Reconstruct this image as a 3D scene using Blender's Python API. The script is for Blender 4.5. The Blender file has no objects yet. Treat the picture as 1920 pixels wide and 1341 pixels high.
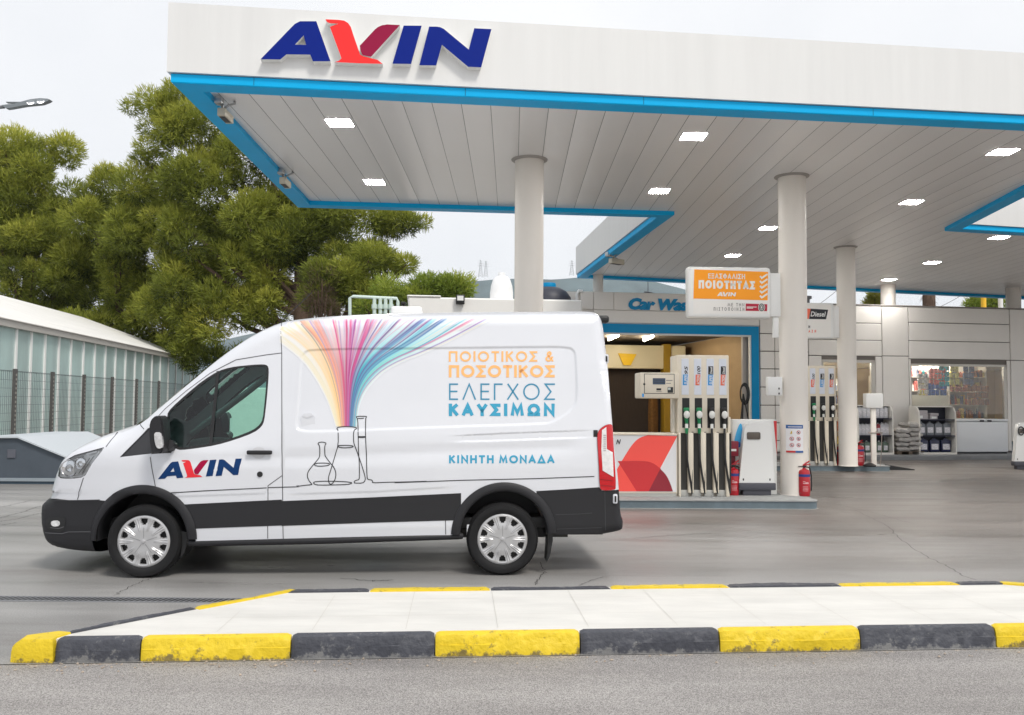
import bpy, bmesh, math, random
import numpy as np
from mathutils import Vector, Matrix
from mathutils.geometry import delaunay_2d_cdt
random.seed(7); rng = np.random.default_rng(7)
PI = math.pi
# ---------------------------------------------------------------- camera, world, sun, exposure
sc = bpy.context.scene
COL = sc.collection
FPX, HCAM = 1650.0, 1.615                      # focal length in photo pixels (1920 wide), eye height
PITCH, ROLL = math.atan(81.5 / FPX), math.radians(0.35)
cam = bpy.data.cameras.new('camera'); cam.lens = FPX / 1920 * 36.0; cam.sensor_width = 36.0
cam.clip_start = 0.1; cam.clip_end = 9000
co = bpy.data.objects.new('camera', cam); COL.objects.link(co); sc.camera = co
co.matrix_world = Matrix.Translation((0, 0, HCAM)) @ Matrix.Rotation(PI / 2 + PITCH, 4, 'X') @ Matrix.Rotation(ROLL, 4, 'Z')
SUN_EL, SUN_AZ = math.radians(52), math.radians(145)       # azimuth clockwise from +Y: behind the camera, to the right
w = bpy.data.worlds.new('World'); sc.world = w; w.use_nodes = True
nt = w.node_tree; bg = nt.nodes['Background']
sky = nt.nodes.new('ShaderNodeTexSky'); sky.sky_type = 'NISHITA'; sky.sun_disc = False
sky.sun_elevation = SUN_EL; sky.sun_rotation = SUN_AZ; sky.dust_density = 4.0; sky.air_density = 1.0
hs = nt.nodes.new('ShaderNodeHueSaturation'); hs.inputs['Saturation'].default_value = 0.25
mx = nt.nodes.new('ShaderNodeMix'); mx.data_type = 'RGBA'; mx.inputs['Factor'].default_value = 0.9
tcw = nt.nodes.new('ShaderNodeTexCoord'); nzw = nt.nodes.new('ShaderNodeTexNoise'); nzw.inputs['Scale'].default_value = 1.7; nzw.inputs['Detail'].default_value = 5
rpw = nt.nodes.new('ShaderNodeValToRGB')
rpw.color_ramp.elements[0].position = 0.3; rpw.color_ramp.elements[0].color = (7.2, 7.5, 8.0, 1)
rpw.color_ramp.elements[1].position = 0.7; rpw.color_ramp.elements[1].color = (9.3, 9.4, 9.6, 1)
nt.links.new(tcw.outputs['Generated'], nzw.inputs['Vector']); nt.links.new(nzw.outputs['Fac'], rpw.inputs['Fac'])
nt.links.new(sky.outputs[0], hs.inputs['Color']); nt.links.new(hs.outputs[0], mx.inputs['A'])
nt.links.new(rpw.outputs[0], mx.inputs['B'])                    # an overcast layer over the clear sky
nt.links.new(mx.outputs['Result'], bg.inputs['Color']); bg.inputs['Strength'].default_value = 0.1
sl = bpy.data.lights.new('sun', 'SUN'); sl.energy = 1.8; sl.angle = math.radians(14); sl.color = (1, 0.95, 0.87)
so = bpy.data.objects.new('sun', sl); COL.objects.link(so)
sd = Vector((math.sin(SUN_AZ) * math.cos(SUN_EL), math.cos(SUN_AZ) * math.cos(SUN_EL), math.sin(SUN_EL)))
so.rotation_euler = sd.to_track_quat('Z', 'Y').to_euler(); so.location = sd * 60
vs = sc.view_settings; vs.view_transform = 'Standard'; vs.look = 'None'; vs.exposure = 0.22; vs.gamma = 1.0
sc.cycles.max_bounces = 8; sc.cycles.diffuse_bounces = 5; sc.cycles.volume_bounces = 3; sc.cycles.transparent_max_bounces = 24; sc.cycles.use_denoising = True

# ---------------------------------------------------------------- survey: a photo sight line -> a point of the place
RC = np.array((Matrix.Rotation(PI / 2 + PITCH, 3, 'X') @ Matrix.Rotation(ROLL, 3, 'Z')))
CP = np.array([0, 0, HCAM])
def ray(x, y): return RC @ np.array([(x - 960) / FPX, -(y - 670.5) / FPX, -1.0])
def atz(x, y, z):
    r = ray(x, y); return CP + r * ((z - HCAM) / r[2])
def aty(x, y, d):
    r = ray(x, y); return CP + r * (d / r[1])
class Frame:
    """a vertical reference plane: local x along it, local y away from the camera, z up"""
    def __init__(s, x, y, rz=0.0, z=0.0):
        s.o = np.array([x, y, z]); s.rz = rz
        s.ex = np.array([math.cos(rz), math.sin(rz), 0]); s.ey = np.array([-math.sin(rz), math.cos(rz), 0])
    def at(s, px, py, v=0.0):
        r = ray(px, py); t = ((s.o + s.ey * v - CP) @ s.ey) / (r @ s.ey); p = CP + r * t - s.o
        return float(p @ s.ex), float(p[2])
    def x(s, px, py=700, v=0.0): return s.at(px, py, v)[0]
    def z(s, py, px, v=0.0): return s.at(px, py, v)[1]
    def w(s, lx, ly=0.0, lz=0.0):
        p = s.o + s.ex * lx + s.ey * ly; return (float(p[0]), float(p[1]), float(s.o[2] + lz))

# ---------------------------------------------------------------- materials
def lin(r, g, b):
    f = lambda c: (c / 255 / 12.92) if c / 255 <= 0.04045 else ((c / 255 + 0.055) / 1.055) ** 2.4
    return (f(r), f(g), f(b))
MATS = {}
def mat(name, col, rough=0.5, metal=0.0, spec=0.5, var=0.0, vscale=3.0, bump=0.0, bscale=60.0, coat=0.0, emit=None, es=0.0, stretch=(1, 1, 1), tint=None):
    if name in MATS: return MATS[name]
    m = bpy.data.materials.new(name); m.use_nodes = True; MATS[name] = m
    n = m.node_tree; p = n.nodes['Principled BSDF']
    p.inputs['Base Color'].default_value = (*col, 1); p.inputs['Roughness'].default_value = rough
    p.inputs['Metallic'].default_value = metal; p.inputs['Specular IOR Level'].default_value = spec
    p.inputs['Coat Weight'].default_value = coat; p.inputs['Coat Roughness'].default_value = 0.06
    if emit: p.inputs['Emission Color'].default_value = (*emit, 1); p.inputs['Emission Strength'].default_value = es
    if var or bump:
        tc = n.nodes.new('ShaderNodeTexCoord'); mp = n.nodes.new('ShaderNodeMapping'); mp.inputs['Scale'].default_value = stretch
        n.links.new(tc.outputs['Object'], mp.inputs['Vector'])
    if var:
        nz = n.nodes.new('ShaderNodeTexNoise'); nz.inputs['Scale'].default_value = vscale; nz.inputs['Detail'].default_value = 6; nz.inputs['Roughness'].default_value = 0.62
        n.links.new(mp.outputs[0], nz.inputs['Vector'])
        rp = n.nodes.new('ShaderNodeValToRGB'); e = rp.color_ramp.elements
        e[0].position = 0.28; e[1].position = 0.72
        t2 = tint or col
        e[0].color = (*[c * (1 - var) for c in t2], 1); e[1].color = (*[min(1, c * (1 + var)) for c in col], 1)
        n.links.new(nz.outputs['Fac'], rp.inputs['Fac']); n.links.new(rp.outputs[0], p.inputs['Base Color'])
    if bump:
        nb = n.nodes.new('ShaderNodeTexNoise'); nb.inputs['Scale'].default_value = bscale; nb.inputs['Detail'].default_value = 4
        n.links.new(mp.outputs[0], nb.inputs['Vector'])
        bp = n.nodes.new('ShaderNodeBump'); bp.inputs['Strength'].default_value = bump; bp.inputs['Distance'].default_value = 0.02
        n.links.new(nb.outputs['Fac'], bp.inputs['Height']); n.links.new(bp.outputs[0], p.inputs['Normal'])
    return m
def glass(name, tint, refl=0.06, rough=0.0):
    if name in MATS: return MATS[name]
    m = bpy.data.materials.new(name); m.use_nodes = True; MATS[name] = m; n = m.node_tree; n.nodes.clear()
    o = n.nodes.new('ShaderNodeOutputMaterial'); mixs = n.nodes.new('ShaderNodeMixShader')
    tr = n.nodes.new('ShaderNodeBsdfTransparent'); tr.inputs[0].default_value = (*tint, 1)
    gl = n.nodes.new('ShaderNodeBsdfGlossy'); gl.inputs['Roughness'].default_value = rough
    fr = n.nodes.new('ShaderNodeFresnel'); fr.inputs['IOR'].default_value = 1.45
    mm = n.nodes.new('ShaderNodeMath'); mm.operation = 'MULTIPLY_ADD'; mm.inputs[1].default_value = 1.0; mm.inputs[2].default_value = refl; mm.use_clamp = True
    n.links.new(fr.outputs[0], mm.inputs[0]); n.links.new(mm.outputs[0], mixs.inputs[0])
    n.links.new(tr.outputs[0], mixs.inputs[1]); n.links.new(gl.outputs[0], mixs.inputs[2]); n.links.new(mixs.outputs[0], o.inputs[0])
    return m
WHITE = mat('white_paint', lin(232, 232, 230), 0.42, var=0.03, vscale=1.2)
FASCIA = mat('fascia_white', lin(224, 224, 223), 0.5, var=0.035, vscale=2.6, stretch=(2.2, 2.2, 0.14))
BLUE = mat('trim_blue', lin(0, 176, 236), 0.45, spec=0.2, var=0.04, vscale=2)
BLUE2 = mat('frame_blue', lin(0, 138, 192), 0.45, spec=.2, var=0.04)
COLM = mat('column_paint', lin(230, 224, 216), 0.45, var=0.04, vscale=1.5, stretch=(1, 1, .3))
CREAM = mat('pump_cream', lin(226, 216, 198), 0.42, var=0.03)
VANW = mat('van_white', lin(217, 219, 225), 0.3, coat=0.6, spec=0.5, var=.018, vscale=1.3)
BLACKP = mat('black_plastic', (0.021, 0.021, 0.024), 0.5, spec=.32, bump=0.08, bscale=300)
DARK = mat('dark_plastic', (0.012, 0.012, 0.013), 0.45)
RUBBER = mat('tyre_rubber', (0.011, 0.011, 0.012), 0.7, spec=.3, bump=0.15, bscale=90)
SILVER = mat('silver_cover', (0.52, 0.52, 0.53), 0.36, 0.45)
STEEL = mat('steel', (0.45, 0.46, 0.47), 0.35, 0.9)
GREYST = mat('grey_steel_paint', lin(120, 122, 126), 0.5)
ISLE = mat('island_paint', lin(98, 112, 120), 0.55, var=0.16, vscale=6, bump=0.1)
CONC = mat('concrete', lin(170, 168, 164), 0.8, var=0.15, vscale=5, bump=0.2)
RED = mat('extinguisher_red', lin(176, 20, 36), 0.3, coat=0.3)
LOGOB = mat('logo_blue', lin(8, 36, 132), 0.55, spec=.12); LOGOR = mat('logo_red', lin(250, 56, 56), 0.5, spec=.15); LOGOM = mat('logo_maroon', lin(150, 22, 66), 0.5, spec=.15)
VLOGOB = mat('van_logo_blue', lin(8, 52, 102), 0.5, spec=.2); VLOGOR = mat('van_logo_red', lin(228, 50, 60), 0.5, spec=.2); VLOGOM = mat('van_logo_maroon', lin(158, 0, 58), 0.5, spec=.2)
ORG = mat('letter_orange', lin(250, 184, 116), 0.4); TEAL = mat('letter_teal', lin(52, 155, 190), 0.4); TEALD = mat('letter_blue', lin(58, 138, 172), 0.4)
INK = mat('black_ink', (0.012, 0.012, 0.014), 0.5)
LAMP = mat('lamp_lit', (0.9, 0.9, 0.9), 0.5, emit=(1, 0.97, 0.93), es=115.0)

# ---------------------------------------------------------------- mesh helpers
class MB:
    def __init__(s): s.v = []; s.f = []; s.m = []
    def add(s, vs, fs, mi=0):
        o = len(s.v); s.v += [tuple(map(float, p)) for p in vs]; s.f += [tuple(o + i for i in f) for f in fs]; s.m += [mi] * len(fs); return s
    def box(s, x0, x1, y0, y1, z0, z1, mi=0):
        return s.add([(x0, y0, z0), (x1, y0, z0), (x1, y1, z0), (x0, y1, z0), (x0, y0, z1), (x1, y0, z1), (x1, y1, z1), (x0, y1, z1)],
                     [(0, 3, 2, 1), (4, 5, 6, 7), (0, 1, 5, 4), (1, 2, 6, 5), (2, 3, 7, 6), (3, 0, 4, 7)], mi)
    def rbox(s, x0, x1, y0, y1, z0, z1, r=0.02, seg=2, mi=0):
        bm = bmesh.new(); bmesh.ops.create_cube(bm, size=1)
        for v in bm.verts: v.co = ((x0 + x1) / 2 + v.co.x * (x1 - x0), (y0 + y1) / 2 + v.co.y * (y1 - y0), (z0 + z1) / 2 + v.co.z * (z1 - z0))
        bmesh.ops.bevel(bm, geom=list(bm.edges), offset=r, segments=seg, profile=0.5, affect='EDGES')
        bm.verts.index_update(); s.add([v.co[:] for v in bm.verts], [[v.index for v in f.verts] for f in bm.faces], mi); bm.free(); return s
    def cyl(s, p0, p1, r0, r1=None, n=20, mi=0, caps=True):
        r1 = r0 if r1 is None else r1; p0 = Vector(p0); p1 = Vector(p1); d = (p1 - p0).normalized()
        a = d.orthogonal().normalized(); b = d.cross(a); vs = []
        for p, r in ((p0, r0), (p1, r1)):
            vs += [p + a * (r * math.cos(2 * PI * i / n)) + b * (r * math.sin(2 * PI * i / n)) for i in range(n)]
        fs = [(i, (i + 1) % n, n + (i + 1) % n, n + i) for i in range(n)]
        if caps: fs += [tuple(range(n))[::-1], tuple(range(n, 2 * n))]
        return s.add(vs, fs, mi)
    def tube(s, pts, r, n=8, mi=0):
        P = [Vector(p) for p in pts]; vs = []; a = None
        for i, p in enumerate(P):
            d = (P[min(i + 1, len(P) - 1)] - P[max(i - 1, 0)]).normalized()
            a = d.orthogonal().normalized() if a is None else (a - d * a.dot(d)).normalized()
            b = d.cross(a); rr = r[i] if isinstance(r, (list, tuple)) else r
            vs += [p + a * (rr * math.cos(2 * PI * k / n)) + b * (rr * math.sin(2 * PI * k / n)) for k in range(n)]
        fs = [(i * n + k, i * n + (k + 1) % n, (i + 1) * n + (k + 1) % n, (i + 1) * n + k) for i in range(len(P) - 1) for k in range(n)]
        fs += [tuple(range(n))[::-1], tuple(range((len(P) - 1) * n, len(P) * n))]
        return s.add(vs, fs, mi)
    def lathe(s, prof, c=(0, 0, 0), n=32, axis='z', mi=0):
        vs = []
        for r, h in prof:
            for i in range(n):
                a = 2 * PI * i / n
                q = (r * math.cos(a), r * math.sin(a), h) if axis == 'z' else (r * math.cos(a), h, r * math.sin(a))
                vs.append((c[0] + q[0], c[1] + q[1], c[2] + q[2]))
        fs = [(i * n + k, i * n + (k + 1) % n, (i + 1) * n + (k + 1) % n, (i + 1) * n + k) for i in range(len(prof) - 1) for k in range(n)]
        return s.add(vs, fs, mi)
    def prism(s, poly, f0, f1, holes=(), mi=0, side_mi=None, mapf=None):
        """extrude a 2D outline (with holes) between two mappings f0, f1: (a,b)->xyz"""
        vs2, fs = tri2d(poly, holes); n = len(vs2)
        s.add([f0(*p) for p in vs2], fs, mi)
        if f1 is None: return s
        s.add([f1(*p) for p in vs2], [f[::-1] for f in fs], mi if side_mi is None else side_mi)
        for lp in [poly] + list(holes):
            k = len(lp); s.add([f0(*p) for p in lp] + [f1(*p) for p in lp], [(i, k + i, k + (i + 1) % k, (i + 1) % k) for i in range(k)], mi if side_mi is None else side_mi)
        return s
def inpoly(P, poly):
    P = np.asarray(P, float); q = np.asarray(poly, float); x, y = P[:, 0], P[:, 1]; r = np.zeros(len(P), bool); j = len(q) - 1
    for i in range(len(q)):
        c = ((q[i, 1] > y) != (q[j, 1] > y)); dy = (q[j, 1] - q[i, 1]) or 1e-12
        r ^= c & (x < (q[j, 0] - q[i, 0]) * (y - q[i, 1]) / dy + q[i, 0]); j = i
    return r
def tri2d(poly, holes=(), extra=()):
    vs = []; es = []
    for lp in [poly] + list(holes):
        o = len(vs); vs += [Vector(p[:2]) for p in lp]; es += [(o + i, o + (i + 1) % len(lp)) for i in range(len(lp))]
    vs += [Vector(p) for p in extra]
    r = delaunay_2d_cdt(vs, es, [], 0, 1e-6); V = [tuple(p) for p in r[0]]; F = [tuple(f) for f in r[2]]
    cen = np.array([[sum(V[i][0] for i in f) / 3, sum(V[i][1] for i in f) / 3] for f in F])
    ok = inpoly(cen, poly)
    for h in holes: ok &= ~inpoly(cen, h)
    return V, [f for f, k in zip(F, ok) if k]
def mesh_obj(name, V, F, mats, parent=None, smooth=None, mi=None, normals=None):
    me = bpy.data.meshes.new(name); me.from_pydata([tuple(v) for v in V], [], F)
    for m in (mats if isinstance(mats, (list, tuple)) else [mats]): me.materials.append(m)
    if mi is not None: me.polygons.foreach_set('material_index', mi)
    if smooth: me.polygons.foreach_set('use_smooth', [True] * len(me.polygons))
    me.update()
    if normals is not None: me.normals_split_custom_set_from_vertices([tuple(n) for n in normals])
    elif isinstance(smooth, float): me.set_sharp_from_angle(angle=smooth)
    o = bpy.data.objects.new(name, me); COL.objects.link(o)
    if parent is not None: o.parent = parent
    return o
def part(name, mb, mats, parent=None, smooth=0.6, label=None):
    bm = bmesh.new(); me = bpy.data.meshes.new(name); me.from_pydata(mb.v, [], mb.f)
    me.polygons.foreach_set('material_index', mb.m)
    bm.from_mesh(me); bmesh.ops.remove_doubles(bm, verts=bm.verts, dist=1e-5); bmesh.ops.recalc_face_normals(bm, faces=bm.faces); bm.to_mesh(me); bm.free()
    for m in (mats if isinstance(mats, (list, tuple)) else [mats]): me.materials.append(m)
    if smooth:
        me.polygons.foreach_set('use_smooth', [True] * len(me.polygons)); me.set_sharp_from_angle(angle=smooth)
    me.update(); o = bpy.data.objects.new(name, me); COL.objects.link(o)
    if parent is not None: o.parent = parent
    if label: o['label'] = label
    return o
def tag(o, label=None, cat=None, group=None, kind=None):
    if label: o['label'] = label
    if cat: o['category'] = cat
    if group: o['group'] = group
    if kind: o['kind'] = kind
    return o
def thing(name, label, cat, loc=(0, 0, 0), rz=0.0, group=None):
    o = bpy.data.objects.new(name, None); o.empty_display_size = 0.2; COL.objects.link(o); o.location = loc; o.rotation_euler = (0, 0, rz)
    return tag(o, label, cat, group)
def fthing(name, label, cat, F, lx=0.0, ly=0.0, lz=0.0, group=None): return thing(name, label, cat, F.w(lx, ly, lz), F.rz, group)
def dup(o, loc=None, rz=None, label=None, group=None, parent=None):
    c = o.copy(); COL.objects.link(c)
    if parent is not None: c.parent = parent
    if loc is not None: c.location = loc
    if rz is not None: c.rotation_euler = (0, 0, rz)
    if label: c['label'] = label
    if group: c['group'] = group
    for ch in list(o.children): dup(ch, parent=c)
    return c
def kids(o): return list(o.children)
def ribbon(mb, pts, wd, f, closed=False, step=0.05, mi=0):
    """a flat stroke of width wd along a 2D polyline, mitred, mapped by f: (a,b)->xyz"""
    P = [np.array(p, float) for p in pts]
    Q = []
    n = len(P); segs = n if closed else n - 1
    for i in range(segs):
        a, b = P[i], P[(i + 1) % n]; k = max(1, int(np.hypot(*(b - a)) / step)) if step else 1
        Q += [a + (b - a) * j / k for j in range(k)]
    if not closed: Q.append(P[-1])
    N = len(Q); vs = []
    for i in range(N):
        a = Q[i - 1] if (i > 0 or closed) else Q[i]; b = Q[(i + 1) % N] if (i < N - 1 or closed) else Q[i]
        d1 = Q[i] - a; d2 = b - Q[i]
        d1 = d1 / np.hypot(*d1) if np.hypot(*d1) > 1e-9 else d2 / max(np.hypot(*d2), 1e-9)
        d2 = d2 / np.hypot(*d2) if np.hypot(*d2) > 1e-9 else d1
        n1 = np.array([-d1[1], d1[0]]); n2 = np.array([-d2[1], d2[0]]); m = n1 + n2; L = np.hypot(*m)
        m = n1 if L < 0.3 else m / L; s_ = wd / 2 / max(0.45, m @ n1)
        vs += [f(*(Q[i] + m * s_)), f(*(Q[i] - m * s_))]
    M = N if closed else N - 1
    mb.add(vs, [(2 * i, 2 * i + 1, 2 * ((i + 1) % N) + 1, 2 * ((i + 1) % N)) for i in range(M)], mi)
    return mb
def circ(cx, cy, r, n=28, a0=0.0, a1=2 * PI, ry=None):
    full = abs(a1 - a0 - 2 * PI) < 1e-6
    return [(cx + r * math.cos(a0 + (a1 - a0) * i / (n if full else n - 1)), cy + (ry or r) * math.sin(a0 + (a1 - a0) * i / (n if full else n - 1))) for i in range(n)]
# geometric capitals as strokes: (advance, [polylines]); 'c' marks a closed one
G = {'Π': (.72, [[(0, 0), (0, 1), (.72, 1), (.72, 0)]]), 'Ο': (1.0, ['O']), 'Ι': (0, [[(0, 0), (0, 1)]]), 'Τ': (.6, [[(0, 1), (.6, 1)], [(.3, 0), (.3, 1)]]),
     'Κ': (.62, [[(0, 0), (0, 1)], [(.58, 1), (.03, .47)], [(.17, .6), (.62, 0)]]), 'Σ': (.62, [[(.62, 1), (.03, 1), (.4, .5), (0, 0), (.62, 0)]]),
     'Ε': (.5, [[(.5, 1), (0, 1), (0, 0), (.5, 0)], [(0, .52), (.46, .52)]]), 'Λ': (.8, [[(0, 0), (.4, 1), (.8, 0)]]), 'Γ': (.48, [[(0, 0), (0, 1), (.48, 1)]]),
     'Χ': (.68, [[(0, 0), (.66, 1)], [(.02, 1), (.68, 0)]]), 'Α': (.8, [[(0, 0), (.4, 1), (.8, 0)], [(.14, .3), (.66, .3)]]), 'Υ': (.7, [[(0, 1), (.35, .45), (.7, 1)], [(.35, .45), (.35, 0)]]),
     'Μ': (.95, [[(0, 0), (.12, 1), (.475, .15), (.83, 1), (.95, 0)]]), 'Ω': (.95, [[(.02, 0), (.3, 0), (.3, .1), (.08, .3), (.02, .52), (.08, .75), (.25, .94), (.475, 1), (.7, .94), (.87, .75), (.93, .52), (.87, .3), (.65, .1), (.65, 0), (.93, 0)]]),
     'Ν': (.74, [[(0, 0), (0, 1), (.74, 0), (.74, 1)]]), 'Η': (.7, [[(0, 0), (0, 1)], [(.7, 0), (.7, 1)], [(0, .52), (.7, .52)]]), 'Δ': (.85, ['D']),
     'Φ': (.9, [[(.45, -.02), (.45, 1.02)], 'P']), 'Ξ': (.56, [[(0, 1), (.56, 1)], [(.06, .52), (.5, .52)], [(0, 0), (.56, 0)]]), 'Ρ': (.5, [[(0, 0), (0, 1), (.3, 1), (.47, .88), (.5, .74), (.47, .6), (.3, .48), (0, .48)]]),
     '&': (.74, [[(.76, 0), (.24, .62), (.19, .78), (.25, .93), (.38, 1), (.51, .94), (.55, .8), (.47, .65), (.13, .42), (.03, .25), (.08, .08), (.24, 0), (.42, .02), (.6, .18), (.72, .42)]]), ' ': (.25, [])}
def text_strokes(mb, s, x0, x1, y0, y1, sw, f, step=0.06, sx=1.0):
    """set the word s so that its ink fills x0..x1, y0..y1 (any 2D units; y0 bottom), stroke sw"""
    h = (y1 - y0); sg = 1 if h > 0 else -1; H = abs(h) - sw
    tot = sum(G[c][0] for c in s) * H * sx; gap = (x1 - x0 - sw - tot) / max(1, len(s) - 1)
    x = x0 + sw / 2
    for c in s:
        wd, st = G[c]
        T = lambda p: (x + p[0] * H * sx, y0 + sg * (sw / 2 + p[1] * H))
        for q in st:
            if q == 'O': ribbon(mb, [T((.5 + .5 * math.cos(a), .5 + .5 * math.sin(a))) for a in np.linspace(0, 2 * PI, 40)[:-1]], sw, f, True, None)
            elif q == 'P': ribbon(mb, [T((.45 + .45 * math.cos(a), .5 + .33 * math.sin(a))) for a in np.linspace(0, 2 * PI, 32)[:-1]], sw, f, True, None)
            elif q == 'D': ribbon(mb, [T(p) for p in ((0, 0), (.425, 1), (.85, 0))], sw, f, True, step)
            else:
                ext = []
                for i, p in enumerate(q): ext.append(p)
                P = [np.array(T(p), float) for p in q]
                if len(P) > 1:                                   # square ends
                    d = P[0] - P[1]; P[0] = P[0] + d / np.hypot(*d) * sw * (.5 if abs(d[0]) < 1e-6 or abs(d[1]) < 1e-6 else .35)
                    d = P[-1] - P[-2]; P[-1] = P[-1] + d / np.hypot(*d) * sw * (.5 if abs(d[0]) < 1e-6 or abs(d[1]) < 1e-6 else .35)
                ribbon(mb, P, sw, f, False, step)
        x += wd * H * sx + gap
    return mb
def font_mesh(s, size, shear=0.0, offset=0.0, extrude=0.0):
    """Latin words with Blender's own font: vertices and faces"""
    cu = bpy.data.curves.new('lettering', 'FONT'); cu.body = s; cu.size = size; cu.shear = shear; cu.offset = offset; cu.extrude = extrude; cu.resolution_u = 3
    o = bpy.data.objects.new('lettering', cu); COL.objects.link(o); bpy.context.view_layer.update()
    me = bpy.data.meshes.new_from_object(o.evaluated_get(bpy.context.evaluated_depsgraph_get()))
    V = [tuple(v.co) for v in me.vertices]; F = [tuple(p.vertices) for p in me.polygons]
    bpy.data.objects.remove(o); bpy.data.curves.remove(cu); bpy.data.meshes.remove(me)
    return V, F
def put_text(mb, s, x0, x1, z0, z1, y, shear=0.0, offset=0.0, rot=False, mi=0):
    """Latin word filling a box on a local plane y (facing -y); rot: reading upwards"""
    V, F = font_mesh(s, 1.0, shear, offset); a = np.array(V); lo = a.min(0); hi = a.max(0)
    u = (a[:, 0] - lo[0]) / (hi[0] - lo[0]); t = (a[:, 1] - lo[1]) / (hi[1] - lo[1])
    if rot: vs = [(x1 - (x1 - x0) * tt, y, z0 + (z1 - z0) * uu) for uu, tt in zip(u, t)]
    else: vs = [(x0 + (x1 - x0) * uu, y, z0 + (z1 - z0) * tt) for uu, tt in zip(u, t)]
    return mb.add(vs, F, mi)
LOGO = {'A': ([(35, 381), (275, 133), (305, 103), (345, 83), (472, 83), (583, 397), (445, 397), (424, 345), (238, 343), (190, 383)], [[(372, 195), (305, 267), (392, 268)]]),
        'bird': ([(543, 68), (640, 72), (690, 78), (722, 98), (742, 128), (760, 185), (815, 345), (840, 358), (950, 385), (992, 417), (800, 412), (615, 403), (650, 392), (668, 374), (655, 335), (578, 127), (645, 103), (580, 100), (556, 90)], []),
        'wing': ([(812, 275), (930, 148), (955, 128), (985, 115), (1025, 108), (1127, 113), (900, 362), (835, 350), (818, 315)], []),
        'I': ([(1155, 117), (1297, 118), (1213, 418), (1068, 416)], []),
        'N': ([(1355, 125), (1410, 125), (1440, 129), (1470, 143), (1665, 305), (1708, 138), (1843, 145), (1762, 445), (1660, 440), (1455, 268), (1410, 430), (1278, 428)], [])}
def logo_norm(p): x, y = p; return ((x - 35) / 1808, (383 + .0368 * (x - 35) - y) / 310)

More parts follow.
